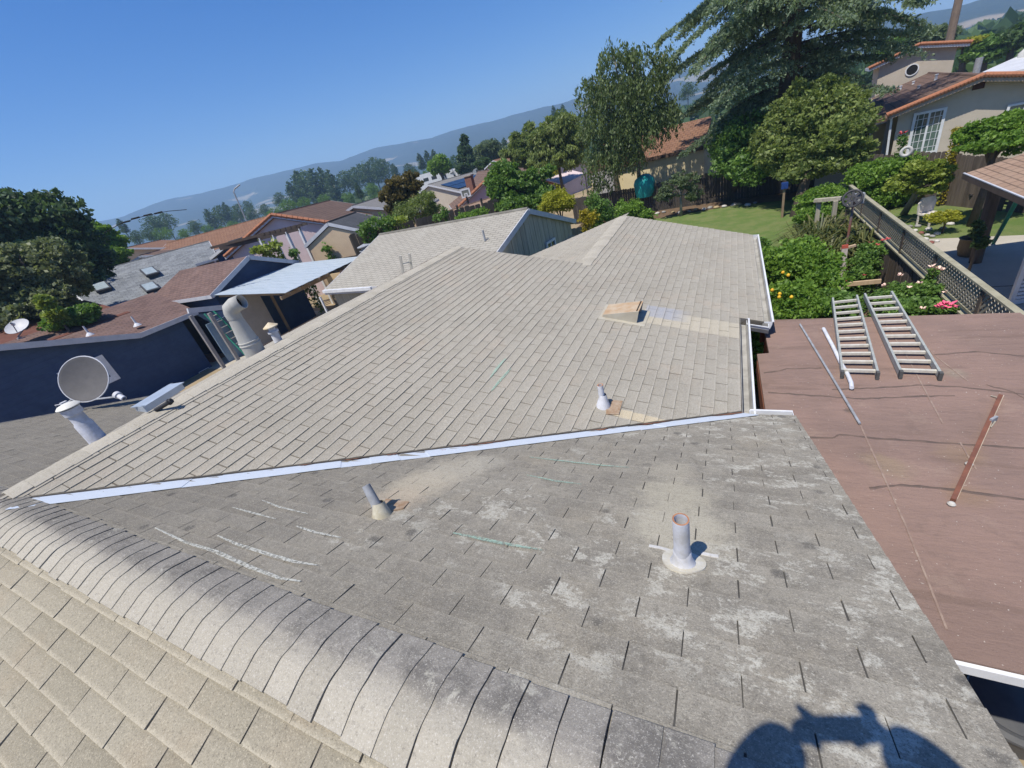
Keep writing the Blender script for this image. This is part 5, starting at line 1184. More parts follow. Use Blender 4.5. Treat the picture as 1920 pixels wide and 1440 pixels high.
# far red roof bits and white warehouse roof
mid("small far house with orange roof right of the dark bush", (960, 292), (924, 300), 72, 70, 3, .8, pinkst, oranger)

# -- yellow house behind the weeping tree
yh = empty("house", tuple(D(1220, 340, 38) * V3(1, 1, 0)), "cream yellow house with orange tile roof behind the weeping tree", "house")
y0, y1 = D(1112, 372, 36), D(1320, 330, 34); yt0, yt1 = D(1110, 318, 36.5), D(1335, 268, 34.5)
nv = np.cross(V3(*(y1 - y0)) * V3(1, 1, 0), V3(0, 0, 1)); nv /= np.linalg.norm(nv); nv = nv if nv @ (CAM - y0) < 0 else -nv
zw = (yt0[2] + yt1[2]) / 2
mb = MB(); bs = [V3(y0[0], y0[1], 0), V3(y1[0], y1[1], 0), V3(y1[0], y1[1], 0) + nv * 7, V3(y0[0], y0[1], 0) + nv * 7]; mb.box8(bs, [b_ + V3(0, 0, zw) for b_ in bs]); bm_fix(mb.build("wall", yell, yh))
mb = MB(); mb.slab(bs[0] - nv * .2 + V3(0, 0, zw), bs[1] - nv * .2 + V3(0, 0, zw), bs[1] + nv * 4 + V3(0, 0, zw + 1.5), bs[0] + nv * 4 + V3(0, 0, zw + 1.5), .16); bm_fix(mb.build("roof_slope", oranger, yh))
mb = MB(); mb.beam(bs[0] - nv * .22 + V3(0, 0, zw - .1), bs[1] - nv * .22 + V3(0, 0, zw - .1), .04, .22); mb.build("fascia", M("brown_fascia", (.13, .085, .06, 1), None, 4, .8), yh)
mb = MB(); yy = UP(1135, 345, bs[0] - nv * .5, nv); mb.box(yy + V3(0, 0, -.3), (1.6, .9, 2.4), ((y1 - y0) * V3(1, 1, 0) / np.linalg.norm((y1 - y0)[:2]), nv, V3(0, 0, 1))); setp(mb.build("tool_shed", M("pale_grey_shed", (.46, .44, .43, 1), None, 3, .8)), "pale grey tool shed against the yellow house wall", "shed")
ty = D(1208, 345, 31.5); tk = mpp(ty)
mb = MB(); mb.lathe([(15 * tk, -22 * tk), (18 * tk, -12 * tk), (19 * tk, 0), (17 * tk, 9 * tk), (10 * tk, 15 * tk), (0, 17 * tk)], ty, (0, .05, 1), 18)
for i_, v_ in enumerate(mb.v): mb.v[i_] = tuple(np.array(v_) + rng.normal(0, 1.0 * tk, 3))
setp(mb.build("tarp_cover", M("teal_tarp", (.02, .36, .34, 1), (.015, .28, .27, 1), 4, .4), smooth=True), "bright teal tarp draped over something by the yellow house", "tarp")

# -- beige house on the right with tiled gables
AZB = -80.0
P0 = D(1668, 216, 27.5)
e = V3(math.sin(math.radians(AZB + 180)), math.cos(math.radians(AZB + 180)), 0); nB_ = V3(-e[1], e[0], 0); nB_ = nB_ if nB_ @ (CAM - P0) > 0 else -nB_
apx = UV_(1845, 143, P0, AZB); eL = P0; hw = (apx - P0) @ e; zr, ze = apx[2], P0[2]
bh, bi = gable_house("house", "beige stucco house with brown tile roof beyond the plank fence", apx + nB_ * 0, apx - nB_ * 15.0, hw, zr, ze, beige, tiler, ov=.35, gov=.45, trim=M("cream_fascia", (.42, .33, .25, 1), None, 4, .8), th=.16)
wallp = apx - nB_ * .45
def onw(px, py, off=0.0): return UP(px, py, wallp + nB_ * off, nB_)
nt_ = 26
for k in range(nt_):
    for s_ in (-1, 1):
        dv = e * s_ * (hw + .1) + V3(0, 0, ze - zr) * (hw + .1) / hw; a_ = apx + nB_ * .03 + V3(0, 0, .07) + dv * (k / nt_); b_ = apx + nB_ * .03 + V3(0, 0, .05) + dv * ((k + .95) / nt_)
        mb = MB(); mb.tube([a_, b_], [.085, .105], 8); mb.build("rake_tile", rust_t, bh)
s1, s2 = onw(1713, 217), onw(1775, 208); s3 = onw(1706, 272)
window(bh, (s1 + s2) / 2 + V3(0, 0, -.75), e, np.linalg.norm((s2 - s1)[:2]), 1.75, nB_, glass=glassg, cols=2, rows=6, fr=.10, name="patio_door")
s1, s2 = onw(1890, 195), onw(1960, 185); window(bh, (s1 + s2) / 2 + V3(0, 0, -.55), e, np.linalg.norm((s2 - s1)[:2]), 1.1, nB_, glass=glassg, cols=2, fr=.08)
vq = onw(1836, 158); mb = MB(); mb.box(vq, (.34, .08, .34), (e, nB_, V3(0, 0, 1))); mb.build("gable_vent", M("gable_vent_brown", (.10, .045, .04, 1), None, 9, .8), bh)
nRf = np.cross(-nB_, e * -hw + V3(0, 0, ze - zr)); nRf /= np.linalg.norm(nRf); nRf *= np.sign(nRf[2])
for px, py, hh in ((1754, 150, .22), (1712, 158, .12), (1722, 166, .1), (1688, 168, .16)):
    q = UP(px, py, apx, nRf); mb = MB(); mb.lathe([(.08, -.1), (.06, .03), (.05, hh), (.08, hh), (.08, hh + .04), (0, hh + .05)], q, n=10); mb.build("vent_pipe", pipew, bh)
# covered corner with white paned door left of the gable
cz = P0[2]; c1 = P0 + e * .35 - nB_ * .45
pr = empty("porch", tuple(V3(c1[0], c1[1], 0)), "shaded porch with white paned doors at the left end of the beige house", "porch")
mb = MB(); mb.slab(P0 - e * 2.6 + nB_ * -.2 + V3(0, 0, -.25), P0 - e * .05 + nB_ * -.2 + V3(0, 0, -.12), P0 - e * .05 - nB_ * 4 + V3(0, 0, .45), P0 - e * 2.6 - nB_ * 4 + V3(0, 0, .35), .12); bm_fix(mb.build("porch_roof", tiler, pr))
mb = MB(); mb.box(P0 - e * 1.2 - nB_ * 2.2 + V3(0, 0, -cz / 2 - .3), (2.6, .15, cz - .4), (e, nB_, V3(0, 0, 1))); mb.build("back_wall", beige, pr)
window(pr, P0 - e * 1.25 - nB_ * 2.1 + V3(0, 0, -1.25), e, 1.7, 1.9, nB_, cols=2, rows=4, fr=.09, name="paned_door")
mb = MB(); mb.beam(P0 + e * .1 - nB_ * .2 + V3(0, 0, -.15), P0 + e * .25 - nB_ * .3 + V3(0, 0, -cz), .08, .06, (0, 1, 0)); mb.build("drain_pipe", white, pr)
# upper storey gable behind
P1 = D(1632, 128, 43.0); ap2 = UV_(1725, 84, P1, AZB); hw2 = (ap2 - P1) @ e; rgt = UV_(1822, 104, P1, AZB)
uh, ui = gable_house("upper_gable", "taller beige gable with round window and orange tiled edge above the brown roof", ap2, ap2 - nB_ * 7, hw2, ap2[2], P1[2], beige, oranger, ov=.5, gov=.3, cat="house", trim=white, th=.16, halves=(hw2, hw2) )
wp2 = ap2 - nB_ * .3
q = UP(1710, 131, wp2, nB_); mb = MB(); mb.lathe([(.28, 0), (.34, 0), (.34, .05), (.28, .05)], q, nB_, 22); o = mb.build("round_window", white, uh); bm_fix(o); mb = MB(); mb.lathe([(0, .02), (.285, .02), (.285, .03), (0, .03)], q, nB_, 22); mb.build("pane", darkm, o)
for k in range(18):
    for s_ in (-1, 1):
        dv = e * s_ * (hw2 + .1) + V3(0, 0, P1[2] - ap2[2]) * (hw2 + .1) / hw2; a_ = ap2 + nB_ * .03 + V3(0, 0, .06) + dv * (k / 18); b_ = ap2 + nB_ * .03 + V3(0, 0, .05) + dv * ((k + .95) / 18)
        mb = MB(); mb.tube([a_, b_], [.085, .105], 8); mb.build("rake_tile", rust_t, uh)
# pale flat roof beyond and pole
wr = empty("warehouse", tuple(D(1880, 130, 60) * V3(1, 1, 0)), "long pale grey roof with bright humps behind the beige house", "building")
wa, wb = D(1800, 140, 60), D(1990, 128, 60); wz = max(wa[2], wb[2])
mb = MB(); bs = [V3(wa[0], wa[1], 0), V3(wb[0], wb[1], 0), V3(wb[0] + 10, wb[1] + 12, 0), V3(wa[0] + 10, wa[1] + 12, 0)]; mb.box8(bs, [b_ + V3(0, 0, wz - .6 + (.9 if k > 1 else 0)) for k, b_ in enumerate(bs)]); mb.build("roof_block", M("pale_membrane", (.55, .56, .58, 1), (.48, .49, .51, 1), .6, .8), wr)
for k in range(8):
    c = wa + (wb - wa) * (.28 + .09 * k) + V3(6, 7, 0); mb = MB(); mb.lathe([(1.5, -.4), (1.5, .1), (1.1, .5), (.5, .7), (0, .75)], V3(c[0], c[1], wz + .1), n=12); mb.build("roof_hump", M("bright_hump", (.68, .66, .60, 1), (.50, .48, .43, 1), 1, .8) if "bright_hump" not in bpy.data.materials else bpy.data.materials["bright_hump"], wr, smooth=True)
pq = D(1778, 86, 52); 
mb = MB(); mb.tube([V3(pq[0], pq[1], 0), V3(pq[0], pq[1], pq[2] + 9)], [.28, .20], 10); up_ = setp(mb.build("utility_pole", M("pole_wood", (.22, .17, .13, 1), (.17, .13, .10, 1), 3, .9)), "tall brown wooden utility pole behind the beige gables", "utility pole")
hb_ = D(1832, 128, 40); mb = MB(); mb.tube([V3(hb_[0], hb_[1], 2), V3(hb_[0], hb_[1], hb_[2] + .5)], .16, 10); setp(mb.build("metal_flue", galv), "grey metal flue standing before the pale roof", "flue")

# ------------------------------------------------------------------ fences
def plank_fence(label, pts, top, mat, pw=.14, gap=.008, base=0.0, jit=.04, rails=True, name="fence", zs=None, group=None, cap=False):
    pts = [V3(p[0], p[1], 0) for p in pts]; c = sum(pts) / len(pts); r_ = empty(name, tuple(c), label, "fence", group); n_made = 0; tot = sum(np.linalg.norm(b - a) for a, b in zip(pts, pts[1:])); run = 0
    for a, b in zip(pts, pts[1:]):
        L = np.linalg.norm(b - a); e_ = (b - a) / L; n_ = V3(e_[1], -e_[0], 0); N = int(L / (pw + gap))
        for k in range(N):
            c0 = a + e_ * (k * (pw + gap)); f_ = (run + k * (pw + gap)) / tot; zt = (np.interp(f_, [0, 1], top) if hasattr(top, '__len__') else top) + random.uniform(-jit, jit)
            t_ = random.uniform(.016, .026); w_ = pw * random.uniform(.95, 1.02)
            P = [c0 + V3(0, 0, base), c0 + e_ * w_ + V3(0, 0, base), c0 + e_ * w_ + V3(0, 0, zt - .03), c0 + e_ * w_ * .8 + V3(0, 0, zt), c0 + e_ * w_ * .2 + V3(0, 0, zt), c0 + V3(0, 0, zt - .03)]
            mb = MB(); mb.box8(P, [p + n_ * t_ for p in P]); bm_fix(mb.build("plank", mat, r_))
        z0 = (top[0] if hasattr(top, '__len__') else top); 
        if rails:
            mb = MB(); 
            for fz in (.18, .85): mb.beam(a - n_ * .03 + V3(0, 0, base + (z0 - base) * fz), b - n_ * .03 + V3(0, 0, base + ((top[1] if hasattr(top, '__len__') else top) - base) * fz), .04, .09)
            mb.build("rail", mat, r_)
        for k in range(int(L / 2.4) + 1):
            c0 = a + e_ * min(L, k * 2.4) - n_ * .09; mb = MB(); mb.beam(c0, c0 + V3(0, 0, z0 - .05), .09, .09, (0, 1, 0)); mb.build("post", mat, r_)
        run += L
    return r_
plank_fence("dark weathered plank fence along the back of the lawn", [(-9.5, 31.2), (-2.5, 31.0), (2.5, 30.2), (6.0, 29.0)], 1.75, darkfence, .15)
fa_, fb2 = D(1640, 291, 24.5), D(1915, 308, 22.0)
plank_fence("tall brown plank fence below the beige house windows", [fa_, D(1790, 268, 24.0), D(1792, 280, 23.6), fb2, D(2050, 330, 21)], (fa_[2], fb2[2]), fencew, .15)
fr1, fr2 = D(470, 490, 35), D(662, 447, 32)
plank_fence("red stained plank fence behind the metal patio cover", [fr1, D(560, 466, 33.5), fr2], (fr1[2], fr2[2]), redfence, .16)
fd1, fd2 = D(655, 441, 24), D(905, 384, 25)
plank_fence("long dark fence behind the pale roofed garage", [fd1, D(780, 413, 24.2), fd2, D(1000, 370, 26)], (fd1[2], fd2[2]), darkfence, .3)
plank_fence("short grey board fence beside the yellow shrub", [D(1052, 402, 21), D(1122, 392, 21.5)], (1.75, 1.75), greyw, .3)
# lattice topped fence along the garden
LT = M("lattice_cap", (.36, .335, .24, 1), (.27, .25, .17, 1), 5, .9, .3, 50); LW = M("lattice_wood", (.42, .37, .27, 1), (.33, .29, .21, 1), 6, .9)
la, lb2 = V3(3.86, 6.75, 0), V3(4.12, 18.9, 0); eL_ = (lb2 - la) / np.linalg.norm(lb2 - la); nL = V3(-eL_[1], eL_[0], 0); LL = np.linalg.norm(lb2 - la); TZ = 1.92
lf = empty("lattice_fence", tuple((la + lb2) / 2), "brown plank fence topped with diagonal lattice along the garden", "fence")
for k in range(int(LL / .152)):
    c0 = la + eL_ * k * .152; t_ = random.uniform(.015, .028); zt = 1.28; w_ = .145 * random.uniform(.95, 1.02)
    P = [c0, c0 + eL_ * w_, c0 + eL_ * w_ + V3(0, 0, zt), c0 + V3(0, 0, zt)]; mb = MB(); mb.box8(P, [p + nL * t_ for p in P]); bm_fix(mb.build("plank", fencew, lf))
npan = 6; pl_ = LL / npan
for k in range(npan + 1):
    c0 = la + eL_ * k * pl_ - nL * .02; mb = MB(); mb.beam(c0, c0 + V3(0, 0, TZ - .03), .10, .10, (0, 1, 0)); mb.build("post", fencew, lf)
for z, w_, h_ in ((TZ, .10, .035), (1.30, .12, .035), (1.40, .05, .05)):
    mb = MB(); mb.beam(la + V3(0, 0, z), lb2 + V3(0, 0, z), w_, h_); mb.build("rail", LT, lf)
for k in range(npan):
    a_ = la + eL_ * (k * pl_ + .06); L2 = pl_ - .12; H_ = TZ - .03 - 1.43; mb = MB(); stp = .115
    for s_, off in ((1, .0), (-1, .012)):
        for j in range(-int(H_ / stp) - 1, int(L2 / stp) + 2):
            x0, x1, z0, z1 = j * stp, j * stp + H_, 0, H_
            if x1 <= 0 or x0 >= L2: continue
            if x0 < 0: z0 = -x0; x0 = 0
            if x1 > L2: z1 = H_ - (x1 - L2); x1 = L2
            zz0, zz1 = (z0, z1) if s_ > 0 else (H_ - z0, H_ - z1)
            mb.beam(a_ + eL_ * x0 + V3(0, 0, 1.43 + zz0) + nL * off, a_ + eL_ * x1 + V3(0, 0, 1.43 + zz1) + nL * off, .010, .040, nL * .001 + V3(0, 0, 1) if False else (0, 0, 1))
    mb.build("lattice_panel", LW, lf)

# ------------------------------------------------------------------ right-hand patio
pc = empty("patio_roof", (7.5, 13.5, 0), "tan shingled patio roof on a round timber post at the right", "patio roof")
ez = 2.4; c1 = U(1810, 325, ez); c2 = U(1925, 372, ez); c3 = U(1925, 283, 3.25)
ru = c3 - c1; c2e = c1 + (c2 - c1) * 1.5
ru = V3(6.5, .3, 1.55)
mb = MB(); mb.slab(c1, c2e, c2e + ru, c1 + ru, .10); o = mb.build("roof_slope", tanr, pc); bm_fix(o)
mb = MB(); ed = (c2e - c1) / np.linalg.norm(c2e - c1); sx = V3(ed[1], -ed[0], 0); sx = -sx if sx[0] > 0 else sx
mb.beam(c1 + sx * .02 - V3(0, 0, .06), c2e + sx * .02 - V3(0, 0, .06), .05, .13); mb.build("eave_gutter", M("brown_gutter", (.14, .10, .075, 1), None, 4, .7), pc)
mb = MB(); mb.beam(c1 + sx * .03 + V3(0, 0, .012), c2e + sx * .03 + V3(0, 0, .012), .035, .02); mb.build("drip_edge", fasc, pc)
mb = MB(); mb.beam(c1 - V3(-.5, 0, .16), c2e - V3(-.5, 0, .16), .12, .2); mb.build("beam", fencew, pc)
pbz = U(1828, 492, .02); mb = MB(); mb.tube([pbz, V3(pbz[0] - .1, pbz[1] - .1, ez - .05)], .13, 12); mb.build("post", M("dark_log_post", (.115, .085, .065, 1), (.085, .065, .05, 1), 5, .9, .4, 40, stretch=(4, 4, .6)), pc)
q = U(1817, 478, .02); pot = empty("plant_pot", tuple(q), "brown barrel pot with a leafy shrub beside the timber post", "plant pot")
mb = MB(); mb.lathe([(.24, 0), (.29, .22), (.28, .46), (.31, .50), (.26, .50), (.25, .42)], q, n=18); o = mb.build("barrel", M("barrel_wood", (.17, .125, .075, 1), (.12, .09, .055, 1), 6, .8, stretch=(5, 5, .5)), pot); smooth_by_angle(o)
gp = M("green_fabric", (.02, .25, .17, 1), None, 4, .6); mb = MB(); mb.tube([U(1863, 455, .05), U(1909, 372, 1.9)], .045, 8); setp(mb.build("green_pole", gp), "slanting dark green furled parasol pole under the tan patio roof", "pole")
sd0, sd1 = U(1893, 572, .05), None
shd = empty("louvre_door", tuple(sd0), "white slatted door leaf standing at the right edge by the lattice fence", "door"); ddx = V3(.93, .36, 0); ddn = V3(-.36, .93, 0) * -1
mb = MB(); Zu = V3(0, 0, 1); W0, H0 = .85, 1.75
for s in (0, 1): mb.box(sd0 + ddx * (s * W0) + Zu * H0 / 2, (.10, .05, H0), (ddx, ddn, Zu))
for z in (.06, H0 * .5, H0 - .06): mb.box(sd0 + ddx * W0 / 2 + Zu * z, (W0 - .1, .05, .11), (ddx, ddn, Zu))
greywh = M("pale_grey_paint", (.48, .48, .50, 1), (.42, .42, .44, 1), 5, .6); mb.build("frame", greywh, shd)
for k in range(17):
    mb = MB(); z = .15 + k * .092
    if abs(z - H0 * .5) < .07: continue
    mb.box(sd0 + ddx * W0 / 2 + Zu * z, (W0 - .12, .045, .05), (ddx, ddn + Zu * .5, Zu - ddn * .5)); mb.build("slat", greywh, shd)
# garden chair, planter ring, table
gc = U(1730, 420, .02); ch_ = empty("garden_chair", tuple(gc), "white plastic garden chair by the stone planter", "chair"); wp = M("white_chair", (.68, .63, .57, 1), None, 5, .6)
vx = V3(.9, .45, 0); vx /= np.linalg.norm(vx); vy = V3(-vx[1], vx[0], 0)
mb = MB(); P = [gc + vx * a_ + Zu * z for a_, z in ((-.26, .38), (.26, .38), (.30, .75), (.20, .92), (-.20, .92), (-.30, .75))]; mb.box8(P, [p + vy * .05 for p in P]); bm_fix(mb.build("backrest", wp, ch_))
mb = MB(); mb.box(gc - vy * .25 + Zu * .38, (.5, .5, .05), (vx, vy, Zu)); mb.build("seat", wp, ch_)
for a_ in (-.22, .22):
    for b_ in (0, -.45): mb = MB(); mb.beam(gc + vx * a_ + vy * b_, gc + vx * a_ + vy * b_ + Zu * .37, .05, .05, (0, 1, 0)); mb.build("leg", wp, ch_)
tq = U(1852, 372, .02); tb_ = empty("picnic_table", tuple(tq), "dark picnic table and benches in the shade on the right lawn", "table"); dk = M("dark_table_wood", (.05, .042, .036, 1), None, 5, .8)
mb = MB(); mb.box(tq + Zu * .74, (.9, 2.0, .05)); mb.build("table_top", dk, tb_)
for s in (-1, 1):
    mb = MB(); mb.box(tq + V3(s * .75, 0, .44), (.28, 2.0, .05)); mb.build("bench", dk, tb_)
    mb = MB(); mb.beam(tq + V3(-.75, s * .7, .4), tq + V3(.75, s * .7, .4), .06, .1); mb.beam(tq + V3(-.7, s * .7, 0), tq + V3(-.3, s * .7, .72), .08, .08, (0, 1, 0)); mb.beam(tq + V3(.7, s * .7, 0), tq + V3(.3, s * .7, .72), .08, .08, (0, 1, 0)); mb.build("leg", dk, tb_)
stm = [M("planter_stone_" + n_, c, None, 9, .9) for n_, c in (("grey", (.33, .32, .30, 1)), ("pale", (.60, .57, .53, 1)), ("red", (.26, .10, .08, 1)), ("tan", (.42, .32, .18, 1)))]
def pebble(c, r, mat, lb, nm="stone", grp="stones around the planter"):
    mb = MB(); a_ = random.uniform(0, 6); mb.lathe([(0, -r * .3), (r * .8, -r * .25), (r, r * .05), (r * .7, r * .45), (0, r * .6)], c, (random.uniform(-.2, .2), random.uniform(-.2, .2), 1), 8)
    return setp(mb.build(nm, mat, smooth=True), lb, "stone", grp)
k = 0
for px, py in ((1705, 425), (1716, 432), (1727, 437), (1738, 441), (1748, 443), (1733, 449), (1745, 455), (1757, 438), (1768, 428), (1782, 420), (1788, 408), (1741, 430), (1721, 424), (1757, 452)):
    pebble(U(px, py, .04), random.uniform(.07, .14), stm[k % 4 if k % 4 != 3 else 1], ("grey", "pale", "dark red", "pale")[k % 4] + " stone in the ring around the flower planter by the white chair"); k += 1

# ------------------------------------------------------------------ garden things behind the flat roof
ar = empty("timber_arch", tuple(D(1546, 410, 18.2) * V3(1, 1, 0)), "small grey timber frame in front of the bright hedge", "garden frame")
p0, p1 = D(1532, 408, 18.3), D(1562, 412, 18.0); p0[2] = p1[2] = .0; zt = (D(1531, 374, 18.3)[2] + D(1562, 381, 18.0)[2]) / 2
for p in (p0, p1): mb = MB(); mb.beam(p, p + V3(0, 0, zt), .12, .12, (0, 1, 0)); mb.build("post", greyw, ar)
mb = MB(); mb.beam(p0 + V3(-.15, -.05, zt + .05), p1 + V3(.15, .05, zt + .05), .16, .10); mb.build("top_beam", greyw, ar)
wm = empty("garden_windmill", tuple(U(1577, 528, .0)), "rusty pole with a dark spoked wheel and small box on top", "windmill")
p0 = U(1577, 525, .02); tz = top_at(p0, 1592, 392); tz = 2.3; p1 = U(1593, 395, tz); p1 = V3(p0[0], p0[1], tz)
rp = M("rusty_pole", (.24, .10, .07, 1), (.17, .15, .15, 1), 2.5, .7, stretch=(1, 1, 1)); mb = MB(); mb.tube([p0, p1], .032, 8); mb.build("pole", rp, wm)
wc = p1 + V3(-.05, -.05, .05); fx = -V3(wc[0], wc[1], 0) / np.hypot(wc[0], wc[1]); fx = fx * .8 + V3(0, 0, .3); fx /= np.linalg.norm(fx); gx = np.cross(fx, (0, 0, 1)); gx /= np.linalg.norm(gx); gy = np.cross(gx, fx); dkm = M("dark_iron", (.055, .055, .06, 1), None, 6, .6)
mb = MB(); mb.tube([wc + (gx * math.cos(t_) + gy * math.sin(t_)) * .21 for t_ in np.linspace(0, 6.2832, 24)], .03, 6); mb.build("wheel_rim", dkm, wm)
for k in range(8):
    t_ = k * math.pi / 4; mb = MB(); d_ = gx * math.cos(t_) + gy * math.sin(t_); mb.beam(wc + d_ * .03, wc + d_ * .20, .06, .012, fx); mb.build("spoke", dkm, wm)
mb = MB(); mb.box(p1 + V3(.12, .08, .0), (.22, .16, .26)); mb.build("box", galv, wm)
stw = M("bare_pine", (.55, .40, .25, 1), (.48, .34, .20, 1), 4, .85, stretch=(3, 3, .5))
q0, q1 = D(1583, 522, 11.9), D(1571, 466, 11.9); mb = MB(); mb.beam(V3(q0[0], q0[1], 0), V3(q0[0] * .6 + q1[0] * .4, q0[1] * .6 + q1[1] * .4, q1[2]), .11, .05, (0, 1, 0)); mb.beam(V3(q0[0] * .6 + q1[0] * .4, q0[1] * .6 + q1[1] * .4, q1[2] - .001), V3(q0[0] * .6 + q1[0] * .4, q0[1] * .6 + q1[1] * .4, q1[2] + .07), .115, .055, (0, 1, 0), 1); so = setp(mb.build("wooden_stake", [M("whitewashed_wood", (.56, .48, .40, 1), None, 5, .9), M("red_mark", (.5, .10, .06, 1), None, 5, .8)]), "whitewashed stake with a red painted end beside the rusty pole", "stake")
mb = MB(); mb.beam(D(1588, 533, 11.5), D(1652, 527, 11.6), .05, .09); setp(mb.build("loose_board", stw), "bare pine board lying level across the rose bed", "board")
mb = MB(); mb.beam(D(1577, 467, 12.1), D(1604, 460, 12.3), .05, .05); setp(mb.build("loose_board", stw), "short pine offcut behind the whitewashed stake", "board")
bw = empty("bird_box", tuple(U(1462, 408, 0)), "blue bird box on a post in the shade of the trees", "bird box"); q = U(1466, 408, 0)
mb = MB(); mb.beam(q, q + V3(0, 0, 1.3), .09, .09, (0, 1, 0)); mb.build("post", timb, bw); mb = MB(); mb.box(q + V3(0, 0, 1.42), (.26, .24, .26)); mb.build("box", M("blue_paint", (.015, .05, .20, 1), None, 5, .6), bw)
mb = MB(); mb.lathe([(.18, 0), (.20, .05), (.20, .06), (.10, .06), (.09, .02), (.1, 0)], onw(1703, 290, 1.8) if False else D(1699, 284, 23.5), nB_, 20); setp(mb.build("tyre_ring", M("white_ring", (.60, .58, .55, 1), None, 5, .7), smooth=True), "white ring hung on the brown plank fence", "ring")
# black cable with beads sagging at the far left
mb = MB(); P = [D(px, py, 24) for px, py in ((195, 437), (225, 420), (255, 409), (285, 402), (315, 396), (350, 393))]; mb.tube(P, .014, 6)
for px, py in ((236, 416), (254, 409), (277, 403), (297, 399)): c = D(px, py, 24); mb.tube([c - V3(.12, .1, 0), c + V3(.12, .1, 0)], .035, 6)
mb.tube([P[-1] + V3(0, 0, .0), P[-1] + V3(6, 3, 1.6)], .006, 5) if False else None
setp(mb.build("aerial_cable", darkm), "black aerial cable with beads sagging in front of the far hills", "cable")
lp = D(441, 375, 70); mb = MB(); q_ = D(447, 397, 70); mb.tube([V3(q_[0], q_[1], 0), D(438, 360, 70), D(440, 354, 70), D(450, 346, 70)], .09, 6); setp(mb.build("street_lamp", galv), "thin curved street lamp among the far green trees", "street lamp")

# ------------------------------------------------------------------ vegetation
LM = {}
def lm(key):
    if key in LM: return LM[key]
    d = {'dark': ((.028, .060, .028, 1), (.115, .18, .075, 1)), 'deep': ((.026, .058, .020, 1), (.110, .180, .055, 1)), 'mid': ((.050, .110, .024, 1), (.21, .345, .072, 1)),
         'bright': ((.060, .135, .018, 1), (.235, .375, .055, 1)), 'yellowgreen': ((.10, .16, .022, 1), (.36, .42, .075, 1)), 'yellow': ((.17, .19, .015, 1), (.46, .45, .045, 1)),
         'olive': ((.062, .100, .026, 1), (.30, .36, .105, 1)), 'brown': ((.060, .055, .018, 1), (.210, .165, .055, 1)), 'greygreen': ((.058, .090, .045, 1), (.180, .235, .115, 1)),
         'cedar': ((.038, .074, .046, 1), (.30, .38, .235, 1)), 'weep': ((.034, .062, .022, 1), (.205, .265, .095, 1)), 'flowery': ((.034, .062, .026, 1), (.27, .30, .16, 1)), 'flax': ((.040, .062, .018, 1), (.185, .185, .062, 1)), 'gold': ((.16, .15, .012, 1), (.52, .42, .035, 1))}[key]
    LM[key] = leafmat("leaves_" + key, d[0], d[1]); return LM[key]
barkm = M("bark", (.13, .10, .075, 1), (.085, .068, .052, 1), 4, .95, .5, 30, stretch=(4, 4, .7)); barkp = M("pale_bark", (.30, .28, .24, 1), (.20, .18, .15, 1), 6, .9, .4, 30, stretch=(4, 4, .7))
def unit(n, r): 
    v = r.normal(size=(n, 3)); return v / np.linalg.norm(v, axis=1, keepdims=True)
def leaves(p, outw, leaf, r, elong=1.7, hang=0.0, flat=.5):
    n = len(p); a = unit(n, r) + outw * .5; a[:, 2] -= hang; a /= np.linalg.norm(a, axis=1, keepdims=True)
    b = np.cross(a, unit(n, r)); b /= np.linalg.norm(b, axis=1, keepdims=True) + 1e-9
    l = (leaf * (.45 + 1.15 * r.uniform(0, 1, n) ** 1.5))[:, None]; w_ = l / elong
    V = np.empty((n, 4, 3)); V[:, 0] = p - a * l * .5; V[:, 1] = p + b * w_ * .5; V[:, 2] = p + a * l * .5; V[:, 3] = p - b * w_ * .5
    return V
def crown(blobs, n, leaf, seed, hang=0.0, elong=1.7, clump=.26, ncl=30, shell=.5):
    r = np.random.default_rng(seed); Vs, ts = [], []
    wts = np.array([(b[1][0] * b[1][1] * b[1][2]) ** (2 / 3) for b in blobs]); wts /= wts.sum()
    for (c, rad), w_ in zip(blobs, wts):
        k = int(n * w_) + 1; rad = np.array(rad, float); kc = max(6, int(ncl * min(1.5, (w_ * len(blobs)) ** .5)))
        cd = unit(kc, r) * (r.uniform(shell ** 2, 1.0, kc) ** .5)[:, None]; ct = r.uniform(0, 1, kc); cs = r.uniform(.6, 1.4, kc) * clump
        w2 = cs ** 2; idx = r.choice(kc, k, p=w2 / w2.sum())
        off = r.normal(size=(k, 3)); off /= np.maximum(1, np.linalg.norm(off, axis=1, keepdims=True) / 1.6)
        q = cd[idx] + off * cs[idx][:, None] * np.array([1, 1, .75])
        p = np.array(c) + q * rad; o = q / (np.linalg.norm(q, axis=1, keepdims=True) + 1e-6)
        nsp = max(4, k // 80); sd0 = unit(nsp, r); sd0[:, 2] = np.abs(sd0[:, 2]) * .9 - .15; sl_ = r.uniform(.12, .38, nsp); per = 14
        sq = sd0[:, None, :] * (.82 + sl_[:, None, None] * r.uniform(0, 1, (nsp, per, 1))) + r.normal(0, .028, (nsp, per, 3)); sq = sq.reshape(-1, 3)
        Vs.append(leaves(np.array(c) + sq * rad, sq, leaf * .9, r, elong, hang)); ts.append(np.clip(.35 + .6 * r.uniform(0, 1, len(sq)), 0, 1))
        Vs.append(leaves(p, o, leaf, r, elong, hang)); ts.append(np.clip(.45 * ct[idx] + .55 * r.uniform(0, 1, k) ** 1.4, 0, 1))
    V = np.concatenate(Vs); return V.reshape(-1, 3), np.arange(len(V) * 4).reshape(-1, 4), np.concatenate(ts)
SEED = [100]
def blob(px, py, rx, ry, dist, dy=1.0, squash=1.0):
    c = D(px, py, dist); k = mpp(c); return (c, (rx * k, rx * k * dy, ry * k * squash))
